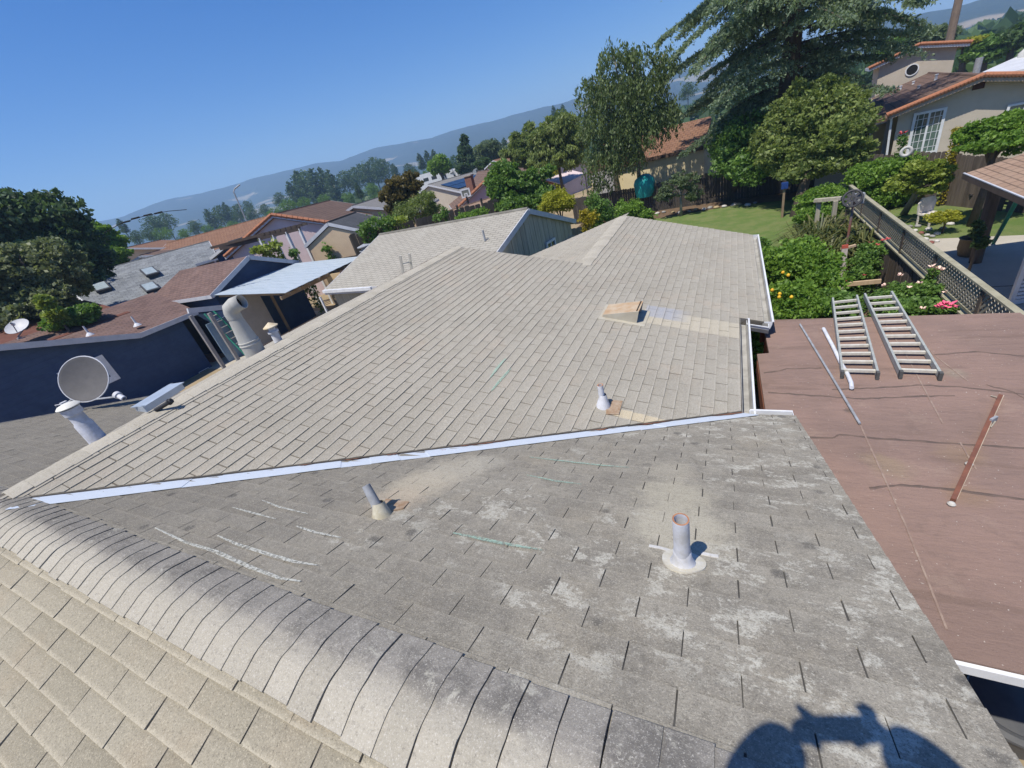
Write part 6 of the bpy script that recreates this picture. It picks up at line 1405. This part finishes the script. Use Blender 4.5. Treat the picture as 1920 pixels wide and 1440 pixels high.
def tree(name, label, blobs, n, leaf, mat, cat="tree", trunk=.12, base=None, group=None, bark=None, hang=0.0, elong=1.7, clump=.26, ncl=30, limbs=True, shell=.5, zb=0.0):
    if cat in ('shrub', 'hedge') and trunk < .06 and name not in ('yellow_shrub', 'pot_shrub', 'succulent'):
        ex_ = [(np.array([b[0][0], b[0][1], b[0][2] * .5]), (b[1][0] * .92, b[1][1] * .92, b[0][2] * .5)) for b in blobs if b[0][2] - b[1][2] > .25]; n = int(n * (1 + .55 * len(ex_) / len(blobs))); blobs = list(blobs) + ex_; ncl = int(ncl * 1.5)
    SEED[0] += 1; c0 = sum(np.array(b[0]) * b[1][0] for b in blobs) / sum(b[1][0] for b in blobs)
    base = np.array([c0[0], c0[1], zb]) if base is None else np.array(base, float)
    r_ = empty(name, tuple(base), label, cat, group)
    V, Fq, t = crown(blobs, n, leaf, SEED[0], hang, elong, clump, ncl, shell); mesh_np("crown", V, Fq, mat, r_, t)
    if trunk:
        mb = MB(); mid_ = np.array([c0[0] * .85 + base[0] * .15, c0[1] * .85 + base[1] * .15, max(base[2] + .2, c0[2] - blobs[0][1][2] * .3)])
        mb.tube([base - V3(0, 0, .1), base + (mid_ - base) * .5 + V3(trunk * .6, -trunk * .4, 0), mid_], [trunk * 1.25, trunk, trunk * .75], 8)
        if limbs:
            for b in blobs[:9]: mb.tube([base + (mid_ - base) * .75, (mid_ + np.array(b[0])) / 2 + V3(0, 0, -.1 * b[1][2]), np.array(b[0]) + V3(0, 0, .3 * b[1][2])], [trunk * .6, trunk * .4, trunk * .15], 6)
        mb.build("trunk", bark or barkm, r_, smooth=True)
    return r_
B = blob
# far left group
tree("tall_tree", "huge dark evergreen tree at the left edge against the sky", [B(70, 415, 70, 50, 40), B(15, 425, 60, 60, 40), B(125, 450, 50, 45, 39), B(160, 490, 42, 50, 39), B(-50, 440, 70, 70, 40), B(90, 500, 80, 60, 39), B(0, 510, 80, 80, 40), B(170, 545, 40, 40, 38)], 42000, .30, lm('dark'), trunk=.5, ncl=60, clump=.17)
tree("flowering_tree", "shaggy tree speckled with pale blossom in front of the huge dark tree", [B(45, 490, 60, 38, 32), B(110, 505, 45, 35, 32), B(20, 545, 60, 40, 32), B(85, 560, 45, 35, 31), B(-40, 520, 60, 60, 32), B(30, 590, 60, 30, 31), B(140, 530, 25, 25, 33)], 30000, .19, lm('flowery'), trunk=.3, ncl=70, clump=.15)
tree("leafy_tree", "bright green spreading tree right of the huge dark tree", [B(175, 440, 28, 20, 50), B(205, 460, 28, 24, 50), B(160, 455, 25, 20, 50), B(195, 485, 38, 20, 49)], 12000, .34, lm('bright'), trunk=.3, clump=.2)
tree("leafy_shrub", "green shrub leaning over the grey shingle roof corner", [B(150, 590, 28, 14, 27), B(115, 600, 28, 16, 27), B(165, 578, 16, 10, 27)], 6000, .16, lm('mid'), cat="shrub", trunk=.08)
tree("leafy_shrub", "sunlit sprig of shrub before the flowering tree trunk", [B(85, 565, 14, 10, 26.5), B(105, 590, 16, 12, 26.5)], 2200, .15, lm('yellowgreen'), cat="shrub", trunk=.06)
# among the houses on the left
tree("leafy_shrub", "yellow green shrubs along the near side of the red fence", [B(486, 468, 14, 7, 27), B(515, 462, 14, 7, 27), B(500, 468, 14, 7, 27)], 3000, .16, lm('yellowgreen'), cat="shrub", trunk=0)
tree("leafy_shrub", "small dark bush poking over the red fence near the garage", [B(550, 474, 10, 6, 27), B(612, 466, 9, 4, 27)], 1600, .15, lm('mid'), cat="shrub", trunk=0)
tree("brown_tree", "round bronze leaved tree in front of the solar panel house", [B(745, 350, 24, 18, 30), B(768, 345, 20, 18, 30), B(735, 372, 22, 18, 30), B(762, 372, 26, 18, 30), B(752, 392, 20, 14, 30)], 16000, .16, lm('brown'), trunk=.16, clump=.2, ncl=40)
tree("feathery_bush", "grey olive feathery bush beside the bronze leaved tree", [B(785, 395, 28, 22, 27), B(758, 402, 22, 18, 27), B(810, 395, 16, 14, 27), B(800, 375, 18, 14, 27)], 9000, .13, lm('olive'), cat="shrub", trunk=.07, elong=3)
tree("leafy_shrub", "mid green shrub spilling over the long dark fence, left of the others", [B(695, 422, 18, 12, 23.5), B(725, 416, 18, 9, 23.5), B(683, 435, 12, 9, 23.5)], 3600, .14, lm('mid'), cat="shrub", trunk=0)
tree("leafy_shrub", "bright shrub below the feathery bush at the dark fence", [B(748, 412, 16, 7, 23.5)], 1200, .13, lm('yellowgreen'), cat="shrub", trunk=0)
tree("leafy_shrub", "young upright green shrub before the low tan garage", [B(833, 398, 7, 10, 24), B(822, 408, 10, 6, 24)], 1800, .12, lm('mid'), cat="shrub", trunk=.03)
tree("leafy_shrub", "low rounded green bush at the foot of the big leafy tree", [B(885, 402, 16, 7, 23), B(905, 396, 13, 7, 23), B(870, 406, 14, 6, 23)], 2400, .13, lm('bright'), cat="shrub", trunk=0)
tree("leafy_tree", "big glossy green tree behind the garage ridge", [B(945, 325, 26, 22, 26), B(955, 355, 34, 24, 26), B(990, 340, 24, 20, 26), B(1015, 365, 30, 20, 26), B(965, 382, 36, 18, 25.5), B(1010, 385, 34, 16, 25.5), B(1025, 322, 14, 12, 26), B(938, 350, 24, 26, 26)], 26000, .17, lm('mid'), trunk=.2, clump=.2, ncl=45)
tree("yellow_shrub", "rounded bright yellow clipped shrub on a short stem", [B(1047, 376, 29, 17, 20), B(1032, 384, 18, 10, 20), B(1064, 382, 16, 11, 20)], 8000, .09, lm('yellow'), cat="shrub", trunk=.05)
tree("golden_shrub", "golden orange bush low beside the far ridge", [B(1104, 410, 15, 14, 19.5), B(1095, 402, 8, 9, 19.5)], 3000, .09, lm('gold'), cat="shrub", trunk=0)
tree("leafy_shrub", "green bush behind the golden orange bush", [B(1122, 392, 22, 18, 20.5), B(1112, 375, 13, 13, 20.5), B(1140, 402, 13, 11, 20.5)], 5000, .10, lm('mid'), cat="shrub", trunk=0)
tree("leafy_shrub", "fresh green shrubs on the planting bed at the back fence", [B(1172, 395, 20, 11, 26), B(1190, 388, 14, 14, 26.5), B(1165, 382, 10, 8, 27), B(1212, 400, 14, 9, 26)], 5000, .12, lm('bright'), cat="shrub", trunk=0)
tree("crape_tree", "open shrubby tree with bare pale stems at the back fence", [B(1262, 352, 22, 16, 28), B(1292, 342, 20, 15, 28), B(1245, 365, 15, 12, 28), B(1300, 365, 16, 12, 28), B(1275, 330, 16, 10, 28.5)], 4500, .13, lm('greygreen'), trunk=.07, bark=barkp, clump=.16)
# conifers and round trees behind
tree("dark_conifer", "tall narrow dark conifer standing alone beyond the solar panel house", [B(871, 262, 8, 9, 90), B(873, 280, 12, 11, 90), B(872, 297, 15, 11, 90), B(874, 313, 16, 11, 90)], 8000, .45, lm('dark'), trunk=.4, clump=.22)
tree("round_tree", "light lime green round tree left of the tall conifer", [B(823, 307, 16, 12, 85), B(833, 313, 13, 10, 85), B(815, 316, 12, 9, 85)], 5000, .5, lm('bright'), trunk=.3)
tree("round_tree", "large pale grey green round tree right of the tall conifer", [B(915, 282, 22, 15, 95), B(935, 292, 18, 12, 95), B(900, 296, 15, 12, 95)], 6000, .55, lm('greygreen'), trunk=.4)
tree("round_tree", "dark low rounded bush below the pale grey green tree", [B(905, 307, 13, 9, 75)], 2500, .4, lm('deep'), trunk=.2)
tree("fan_palm", "shaggy grey green palm clump left of the weeping tree", [B(975, 268, 20, 20, 48), B(992, 252, 16, 18, 48), B(966, 288, 24, 16, 48), B(1000, 276, 20, 24, 48), B(985, 298, 28, 14, 48)], 14000, .42, lm('olive'), trunk=.16, elong=3.5, hang=.7, clump=.18)
tree("pepper_tree", "loose drooping olive tree against the weeping tree", [B(1035, 252, 32, 28, 42), B(1062, 238, 28, 28, 42), B(1028, 285, 32, 24, 42), B(1068, 275, 32, 30, 42), B(1008, 265, 20, 22, 42), B(1055, 298, 34, 20, 42), B(1020, 300, 30, 16, 42)], 26000, .32, lm('olive'), trunk=.14, hang=1.2, elong=3, clump=.17, ncl=45)
tree("leafy_shrub", "golden grass clump at the edge of the brown tile roof", [B(1015, 303, 10, 6, 46), B(1040, 298, 12, 8, 46)], 1600, .25, lm('yellow'), cat="shrub", trunk=0)
# right-hand garden
tree("loquat_tree", "big rounded olive green tree with bronze shoots beside the cedar", [B(1525, 205, 62, 42, 27), B(1560, 185, 45, 30, 27), B(1480, 235, 52, 45, 27), B(1585, 235, 44, 42, 26.5), B(1540, 262, 70, 42, 26), B(1475, 285, 50, 35, 26), B(1595, 285, 35, 30, 26), B(1530, 310, 60, 25, 25.5), B(1445, 262, 35, 35, 27), B(1605, 200, 22, 28, 27), B(1500, 175, 24, 26, 27), B(1545, 158, 18, 20, 27)], 42000, .16, lm('olive'), trunk=.2, ncl=60, clump=.15, base=U(1490, 405, 0))
tree("leafy_tree", "dark glossy tree in the shade left of the olive green tree", [B(1395, 270, 45, 35, 29), B(1380, 300, 40, 28, 29), B(1420, 310, 45, 30, 28), B(1360, 275, 26, 30, 29.5), B(1390, 240, 40, 26, 29.5)], 16000, .19, lm('mid'), trunk=.16, base=U(1372, 372, 0))
tree("clipped_hedge", "bright green hedge behind the grey timber frame", [B(1540, 368, 34, 17, 22), B(1520, 385, 22, 20, 22), B(1560, 375, 24, 18, 22), B(1535, 395, 30, 14, 21.5)], 16000, .10, lm('bright'), cat="hedge", trunk=0, clump=.2, ncl=50)
tree("leafy_shrub", "dense bright bush beyond the far end of the lattice fence", [B(1655, 318, 40, 20, 24), B(1690, 310, 36, 18, 24), B(1640, 340, 30, 22, 23.5), B(1615, 325, 25, 18, 24)], 18000, .11, lm('bright'), cat="shrub", trunk=0, ncl=45, clump=.2)
tree("orchard_tree", "small yellow green tree with pale forked trunk on the right lawn", [B(1725, 325, 32, 20, 21), B(1755, 322, 24, 18, 21), B(1700, 340, 28, 18, 21), B(1735, 348, 28, 14, 21), B(1765, 338, 14, 12, 21)], 10000, .11, lm('yellowgreen'), trunk=.10, bark=barkp, base=U(1692, 402, 0), clump=.17)
tree("citrus_bush", "broad leafy bush in front of the beige house wall", [B(1850, 245, 40, 22, 20.5), B(1890, 240, 36, 26, 20.5), B(1820, 258, 24, 16, 20.5), B(1915, 260, 34, 24, 20.5), B(1870, 268, 44, 16, 20)], 20000, .10, lm('bright'), cat="shrub", trunk=.1, ncl=50, clump=.18)
for lb, key, bl_ in (("far dark tree clump left of the orange gable", 'mid', [(1685, 82, 16, 12), (1662, 90, 12, 10)]), ("far rounded tree behind the orange tiled gable", 'deep', [(1700, 74, 14, 10)]), ("far grey green tree behind the utility pole", 'greygreen', [(1745, 68, 22, 16), (1770, 72, 16, 14)]),
                     ("flat topped golden tree right of the utility pole", 'yellow', [(1810, 82, 22, 6)]), ("far round green tree above the pale roof", 'mid', [(1850, 85, 22, 14)]), ("dark tree at the far right beyond the pale roof", 'deep', [(1885, 78, 24, 15), (1915, 68, 22, 20)]), ("green tree low beside the upper gable", 'mid', [(1830, 102, 22, 8), (1862, 100, 22, 9)])):
    tree("distant_tree", lb, [B(a, b_, c_, d_, 75) for a, b_, c_, d_ in bl_], 4500, .42, lm(key), trunk=.3)
# weeping tree
def weeping(label, px_blobs, dist, n_str, mat, base):
    r = np.random.default_rng(5); root = empty("weeping_tree", tuple(base), label, "tree"); Vs, ts = [], []
    for px, py, rx, ry in px_blobs:
        c = D(px, py, dist); k = mpp(c); rad = np.array([rx * k, rx * k, ry * k]); N = int(n_str * rx * ry / 2000)
        st = unit(N, r) * (r.uniform(.1, 1, N) ** .45)[:, None]; st[:, 2] = np.abs(st[:, 2]) * .9 + r.uniform(-.5, .3, N)
        L = r.uniform(.35, 1.0, N) * rad[2] * 1.1; tt = r.uniform(0, 1, N)
        for i in range(N):
            m_ = int(8 + L[i] / .075); s = r.uniform(0, 1, m_); p = c + st[i] * rad
            q = p + np.stack([np.cumsum(r.normal(0, .0, m_)) + r.normal(0, .07, m_) + (1 - (1 - s) ** 2) * st[i, 0] * .35, r.normal(0, .07, m_) + (1 - (1 - s) ** 2) * st[i, 1] * .35, -s * L[i]], 1)
            Vs.append(leaves(q, np.zeros((m_, 3)), .19, r, 2.6, 1.4)); ts.append(np.clip(.5 * tt[i] + .5 * r.uniform(0, 1, m_), 0, 1))
    V = np.concatenate(Vs); mesh_np("crown", V.reshape(-1, 3), np.arange(len(V) * 4).reshape(-1, 4), mat, root, np.concatenate(ts))
    mb = MB(); b = np.array(base, float); top = D(px_blobs[0][0], px_blobs[0][1], dist)
    mb.tube([b, b * .6 + top * .4 + V3(.3, 0, 0), top], [.17, .12, .04], 8)
    for px, py, rx, ry in px_blobs[1:]:
        c = D(px, py, dist); mb.tube([b * .65 + top * .35, (b * .3 + top * .3 + c * .4), c + V3(0, 0, ry * mpp(c) * .5)], [.08, .06, .03], 6)
    mb.build("trunk", barkp, root, smooth=True); return root
weeping("tall weeping tree with hanging curtains of small leaves", [(1150, 105, 28, 26), (1190, 110, 30, 28), (1115, 165, 32, 32), (1160, 170, 48, 42), (1205, 165, 44, 42), (1120, 225, 36, 42), (1170, 240, 50, 46), (1210, 225, 36, 44), (1130, 295, 38, 40), (1172, 290, 34, 36), (1250, 205, 20, 40), (1245, 120, 24, 30), (1130, 345, 22, 18)], 31, 205, lm('weep'), U(1205, 398, 0) * V3(1, 1, 0))
# big cedar
def cedar(label, base, H):
    r = np.random.default_rng(9); root = empty("cedar_tree", tuple(base), label, "tree"); Vs, ts = [], []; mb = MB(); base = np.array(base, float)
    mb.tube([base - V3(0, 0, .2), base + V3(.1, 0, H * .4), base + V3(0, .1, H * .75), base + V3(0, 0, H)], [.55, .42, .24, .04], 10); lb = MB()
    z = 3.6; az = 0.4
    while z < H - .4:
        f_ = z / H; Lm = (9.6 * (1 - f_) ** .62 + .5) * (.42 + .58 * min(1, max(0, z - 2.5) / 7.0)); nb = 4 if f_ < .8 else 3
        for k in range(nb):
            az += 2 * math.pi / nb + r.uniform(-.35, .35); L = Lm * r.uniform(.68, 1.12); d_ = np.array([math.cos(az), math.sin(az), 0]); side = np.array([-d_[1], d_[0], 0]); rise = r.uniform(.02, .22); droop = r.uniform(.10, .26)
            S_ = np.linspace(0, 1, 9); path = [base + V3(0, 0, z + r.uniform(-.0, .0)) + d_ * L * s + V3(0, 0, L * (rise * s - (rise + droop) * s ** 2.2)) + side * math.sin(s * 3 + k) * .12 * L * .3 for s in S_]
            lb.tube(path, [.075 * (1 - f_ * .6) * (1 - s * .92) + .004 for s in S_], 5, cap=False)
            path = np.array(path); tn = r.uniform(0, 1)
            ns = int(L * 24)
            for q in range(ns):                                   # drooping side sprays
                s = r.uniform(.12, 1.0) ** .8; i = min(7, int(s * 8)); p0 = path[i] + (path[i + 1] - path[i]) * (s * 8 - i); sl = L * (.34 * (1 - s) + .085) * r.uniform(.4, 1.2); sg = r.choice([-1, 1]); dd = side * sg * r.uniform(.5, 1) + d_ * r.uniform(.2, .8); dd /= np.linalg.norm(dd)
                m_ = int(7 + sl * 15); u_ = r.uniform(0, 1, m_)[:, None]
                pts = p0 + dd * sl * u_ + np.array([0, 0, -1.0]) * (sl * .38 * u_ ** 1.6 + r.uniform(0, .16, (m_, 1))) + r.normal(0, .045, (m_, 3))
                Vs.append(leaves(pts, np.repeat(dd[None], m_, 0), .17, r, 2.8, .55)); ts.append(np.clip(.25 * tn + .35 * (u_[:, 0]) + .4 * r.uniform(0, 1, m_) ** 1.5, 0, 1))
        z += .62 * (1 - f_ * .35) * r.uniform(.8, 1.2)
    V = np.concatenate(Vs); print("cedar leaves", len(V)); mesh_np("crown", V.reshape(-1, 3), np.arange(len(V) * 4).reshape(-1, 4), lm('cedar'), root, np.concatenate(ts))
    mb.build("trunk", barkm, root, smooth=True); lb.build("branches", barkm, root, smooth=True); return root
cdb = D(1462, 330, 31.5); cedar("huge spreading cedar with drooping grey green sprays at the back of the lawn", (cdb[0], cdb[1], 0), 19.0)

# garden planting by the flat roof
fruit = M("lemon_skin", (.75, .48, .03, 1), (.70, .38, .03, 1), 9, .5)
def bush(label, px_blobs, n, leaf, key, name="lemon_bush", fruits=(), fm=fruit, fr=.034, fname="lemon", cat="shrub", group=None, petals=False):
    r_ = tree(name, label, px_blobs, n, leaf, lm(key), cat=cat, trunk=.03, clump=.22, ncl=40, group=group)
    for px, py, c in fruits:
        q = D(px, py, c); mb = MB()
        if petals:
            for k in range(7):
                a_ = random.uniform(0, 6.28); tl = random.uniform(.2, .9); d_ = V3(math.cos(a_), math.sin(a_), 0); 
                P = [q, q + d_ * fr * .7 + V3(-d_[1], d_[0], 0) * fr * .45 + Zu * fr * tl, q + d_ * fr * 1.15 + Zu * fr * tl * 1.3, q + d_ * fr * .7 - V3(-d_[1], d_[0], 0) * fr * .45 + Zu * fr * tl]
                mb.face(P)
        else: mb.lathe([(0, -fr * 1.2), (fr * .7, -fr * .7), (fr, 0), (fr * .7, fr * .7), (0, fr * 1.15)], q, (random.uniform(-.4, .4), random.uniform(-.4, .4), 1), 8)
        mb.build(fname, fm, r_, smooth=not petals)
    return r_
bush("lemon bush closest to the gutter corner, dotted with yellow fruit", [B(1455, 560, 38, 26, 9.0), B(1490, 548, 34, 26, 9.4), B(1445, 585, 34, 14, 8.6), B(1500, 580, 44, 22, 8.9)], 15000, .075, 'bright', fruits=[(1448, 544, 8.5), (1462, 551, 8.5), (1461, 557, 8.4), (1484, 557, 8.5), (1436, 568, 8.3), (1478, 516, 9.2), (1468, 511, 9.3)])
bush("taller lemon bush in the middle of the garden bed", [B(1470, 490, 46, 30, 11.2), B(1525, 500, 42, 30, 11), B(1440, 500, 30, 26, 11), B(1500, 468, 36, 20, 11.8), B(1540, 530, 36, 22, 10.4)], 18000, .085, 'bright', fruits=[(1420, 492, 10.6), (1416, 486, 10.8)])
bush("lemon bush between the ladders and the gutter, mostly leaf", [B(1545, 565, 30, 20, 9.4), B(1590, 570, 22, 20, 9.3)], 8000, .075, 'mid')
bush("low green bush against the far corner of the wing", [B(1425, 462, 16, 14, 12.4), B(1410, 475, 12, 14, 12.0)], 4000, .08, 'mid', name="leafy_shrub")
r = np.random.default_rng(3)
for lb, px, py, dist, n_, L_ in (("clump of bronze strap leaves below the grey timber frame", 1540, 425, 17, 520, .9), ("clump of bronze strap leaves beside the rusty pole", 1612, 425, 16, 420, .85), ("low clump of bronze strap leaves nearest the lemon bushes", 1560, 445, 15.2, 300, .7)):
    c = D(px, py, dist); r_ = empty("flax_plant", (c[0], c[1], 0), lb, "plant", "bronze strap leaved plants"); Vs = []; ts = []
    for k in range(n_):
        a_ = r.uniform(0, 6.28); p = np.array([c[0], c[1], 0.05]) + np.array([math.cos(a_), math.sin(a_), 0]) * r.uniform(0, .85) + np.array([0, 0, r.uniform(.15, 1.0)]); d_ = np.array([math.cos(a_ + r.normal(0, .5)), math.sin(a_ + r.normal(0, .5)), 0]); L = L_ * r.uniform(.6, 1.2); sd = np.array([-d_[1], d_[0], 0]) * .024
        P = [p, p + d_ * L * .4 + Zu * L * .45, p + d_ * L * .9 + Zu * L * .25]; tn = r.uniform(0, 1)
        for a, b_, w1, w2 in ((P[0], P[1], 1, 1), (P[1], P[2], 1, .25)): Vs.append(np.array([a - sd * w1, a + sd * w1, b_ + sd * w2, b_ - sd * w2])); ts.append(tn)
    V = np.array(Vs); mesh_np("strap_leaves", V.reshape(-1, 3), np.arange(len(V) * 4).reshape(-1, 4), lm('flax'), r_, ts)
pinkm = M("pink_petal", (.80, .16, .26, 1), (.75, .08, .18, 1), 14, .6); palep = M("pale_petal", (.85, .55, .45, 1), (.85, .68, .52, 1), 14, .6); redp = M("red_petal", (.55, .09, .09, 1), None, 9, .6)
bush("rose bush with a big cluster of hot pink blooms beside the wide ladder", [B(1725, 572, 28, 15, 9.8), B(1768, 577, 18, 10, 9.6), B(1700, 580, 24, 13, 9.6)], 7000, .065, 'mid', name="rose_bush", fruits=[(1764, 574, 9.2), (1772, 571, 9.2), (1781, 573, 9.2), (1788, 576, 9.2), (1776, 578, 9.1), (1767, 579, 9.1), (1785, 570, 9.3), (1759, 577, 9.2)], fm=pinkm, fr=.055, fname="rose", petals=True)
bush("rose bush with cream and peach blooms behind the wide ladder", [B(1690, 548, 32, 15, 10.8), B(1735, 542, 20, 14, 10.8), B(1660, 560, 26, 15, 10.4)], 7000, .065, 'mid', name="rose_bush", fruits=[(1705, 540, 10.4), (1657, 536, 10.5), (1724, 531, 10.4), (1688, 517, 10.8), (1769, 549, 10.2), (1729, 580, 9.3)], fm=palep, fr=.045, fname="rose", petals=True)
bush("rose bush with pale pink blooms climbing the lattice fence", [B(1752, 510, 9, 9, 11.2), B(1742, 528, 9, 10, 11.2)], 900, .06, 'mid', name="rose_bush", fruits=[(1746, 501, 10.8), (1760, 505, 10.8), (1752, 503, 10.8), (1765, 508, 10.8)], fm=palep, fr=.055, fname="rose", petals=True)
bush("rose bush with coral red blooms beyond the rusty pole", [B(1635, 468, 20, 13, 13.8), B(1620, 490, 20, 18, 13.4), B(1612, 512, 20, 16, 12.8)], 6000, .07, 'mid', name="rose_bush", fruits=[(1633, 456, 13.2), (1661, 450, 13.3), (1655, 452, 13.3), (1646, 460, 13.2), (1620, 517, 12.2), (1582, 530, 11.2), (1665, 449, 13.2)], fm=redp, fr=.05, fname="rose", petals=True)
bush("leafy shrub growing in the brown barrel pot", [B(1832, 432, 9, 17, 15.8), B(1838, 455, 11, 12, 15.6)], 1600, .075, 'deep', name="pot_shrub")
bush("yellow succulent mound in the stone ring by the white chair", [B(1768, 408, 22, 9, 19.6), B(1785, 402, 12, 7, 19.8)], 2600, .07, 'yellow', name="succulent")
bush("red flowered plant standing before the sliding door", [B(1692, 262, 8, 12, 24.2)], 500, .10, 'mid', name="potted_flower", fruits=[(1690, 251, 24.1), (1696, 250, 24.1), (1688, 253, 24.1)], fm=redp, fr=.09, fname="flower", petals=True)
bush("orange flowered pot plant right of the sliding door", [B(1795, 247, 9, 9, 23.4)], 500, .09, 'gold', name="potted_flower")

# distant trees: three kinds, copied
protos = {}
for kind, key, bl_ in (('round', 'deep', [((0, 0, .58), (.42, .42, .38)), ((.22, .1, .42), (.32, .32, .34)), ((-.2, -.1, .42), (.34, .34, .34)), ((0, .1, .82), (.25, .25, .2)), ((0, 0, .25), (.42, .42, .26))]), ('tall', 'dark', [((0, 0, .16), (.26, .26, .18)), ((0, 0, .32), (.26, .26, .28)), ((.03, 0, .55), (.22, .22, .24)), ((-.02, 0, .78), (.15, .15, .18)), ((0, 0, .92), (.07, .07, .1))]), ('light', 'mid', [((0, 0, .5), (.48, .48, .4)), ((.25, 0, .45), (.3, .3, .3)), ((-.25, .1, .5), (.3, .3, .32))])):
    SEED[0] += 1; V, Fq, t = crown(bl_, 2600, .06, SEED[0], clump=.24, ncl=26); protos[kind] = (V, Fq, t, lm(key))
made = {}
def far_tree(kind, px, py, ry, dist):
    c = D(px, py + ry, dist); k = mpp(c); h = 2.1 * ry * k; base = V3(c[0], c[1], max(-1, c[2] - .1 * h))
    where = "behind the long orange tile roofs at the left" if px < 520 else "beyond the pale pink and tan houses" if px < 768 else "above the solar panel house" if px < 960 else "beside the top of the weeping tree" if px < 1400 else "beyond the beige gables at the right"
    lb = {'round': "rounded dark distant tree ", 'tall': "tall dark distant tree ", 'light': "lighter green distant tree "}[kind] + where
    if kind not in made:
        r_ = empty("distant_tree", (0, 0, 0), lb, "tree", {'round': "rounded trees of the distant belt", 'tall': "tall trees of the distant belt", 'light': "lighter trees of the distant belt"}[kind]); V, Fq, t, mt_ = protos[kind]; mesh_np("crown", V, Fq, mt_, r_, t); mb = MB(); mb.tube([(0, 0, -.5), (0, 0, .6)], .025, 6); mb.build("trunk", barkm, r_); made[kind] = r_
    else: r_ = copy_tree(made[kind])
    r_['label'] = lb; r_['group'] = lb.replace(' tree', ' trees', 1)
    r_.location = base; r_.scale = (h * random.uniform(.85, 1.15), h * random.uniform(.85, 1.15), h); r_.rotation_euler = (0, 0, random.uniform(0, 6.28))
for kind, px, py, ry, dist in (('tall', 235, 422, 12, 220), ('round', 297, 420, 17, 240), ('round', 318, 415, 16, 250), ('light', 310, 437, 14, 170), ('round', 262, 443, 12, 180), ('round', 282, 440, 10, 170), ('light', 350, 436, 10, 170), ('round', 372, 424, 12, 230), ('tall', 402, 408, 16, 260), ('round', 420, 402, 17, 270), ('tall', 437, 398, 18, 270), ('round', 455, 398, 16, 260), ('round', 478, 400, 12, 250), ('light', 392, 428, 9, 200), ('light', 440, 420, 9, 200), ('round', 500, 392, 10, 240),
                         ('tall', 557, 362, 20, 230), ('tall', 575, 348, 25, 240), ('round', 585, 345, 26, 240), ('tall', 605, 348, 28, 230), ('tall', 622, 345, 28, 230), ('tall', 636, 350, 28, 220), ('round', 655, 338, 18, 260), ('round', 672, 332, 18, 270), ('round', 692, 326, 20, 280), ('round', 708, 318, 22, 280), ('round', 725, 318, 20, 270), ('tall', 744, 320, 12, 240), ('tall', 676, 356, 12, 120), ('light', 545, 384, 14, 150), ('light', 575, 378, 12, 150), ('light', 655, 368, 10, 150), ('light', 700, 352, 12, 160), ('light', 520, 398, 12, 150), ('light', 610, 372, 10, 150),
                         ('round', 772, 318, 12, 200), ('tall', 792, 302, 13, 210), ('tall', 806, 298, 14, 210), ('tall', 818, 294, 12, 210), ('round', 780, 326, 9, 160), ('round', 846, 312, 12, 180), ('round', 858, 305, 14, 190), ('round', 890, 298, 16, 180), ('tall', 950, 275, 14, 150), ('round', 945, 290, 12, 140), ('light', 800, 326, 8, 130), ('tall', 1040, 210, 10, 260), ('tall', 1057, 208, 10, 260),
                         ('round', 1640, 105, 16, 120), ('light', 1665, 78, 12, 140), ('round', 1290, 170, 14, 200), ('round', 1720, 62, 10, 160), ('round', 1790, 60, 10, 200), ('tall', 1905, 55, 14, 150), ('round', 1870, 65, 12, 160), ('round', 170, 440, 8, 240), ('light', 210, 448, 9, 180), ('round', 530, 372, 12, 280), ('round', 470, 385, 10, 300)):
    far_tree(kind, px, py, ry, dist)
# the far wood that fills the valley floor
r = np.random.default_rng(77); Vs, ts = [], []
for k in range(3600):
    a_ = r.uniform(-1.75, 1.0); R_ = 110 + 640 * r.uniform(0, 1) ** 1.2; c = np.array([R_ * math.sin(a_), R_ * math.cos(a_), 0.0]); hh = r.uniform(2.0, 6.5) * (.65 + R_ / 700); ww = r.uniform(2.5, 6.5) * (.6 + R_ / 600); m_ = 22
    if r.uniform() < .3 and R_ < 220: continue
    q = r.normal(size=(m_, 3)); q /= np.linalg.norm(q, axis=1, keepdims=True); q[:, 2] = np.abs(q[:, 2]); p = c + q * np.array([ww, ww, hh]); Vs.append(leaves(p, q, ww * .75, r, 1.3)); ts.append(np.clip(.6 * r.uniform() + .4 * r.uniform(0, 1, m_), 0, 1))
V = np.concatenate(Vs); mesh_np("distant_woods", V.reshape(-1, 3), np.arange(len(V) * 4).reshape(-1, 4), lm('deep'), None, np.concatenate(ts), kind="stuff")
# small stones edging the bed at the back of the lawn
for k in range(16):
    px = 1205 + k * 14 + random.uniform(-4, 4); pebble(U(px, 404 - k * 1.5 + random.uniform(-2, 2), .05), random.uniform(.10, .2), stm[(0, 3, 1)[k % 3]], ("grey", "tan", "pale")[k % 3] + " stone edging the bed at the back of the lawn", grp="stones edging the back bed")
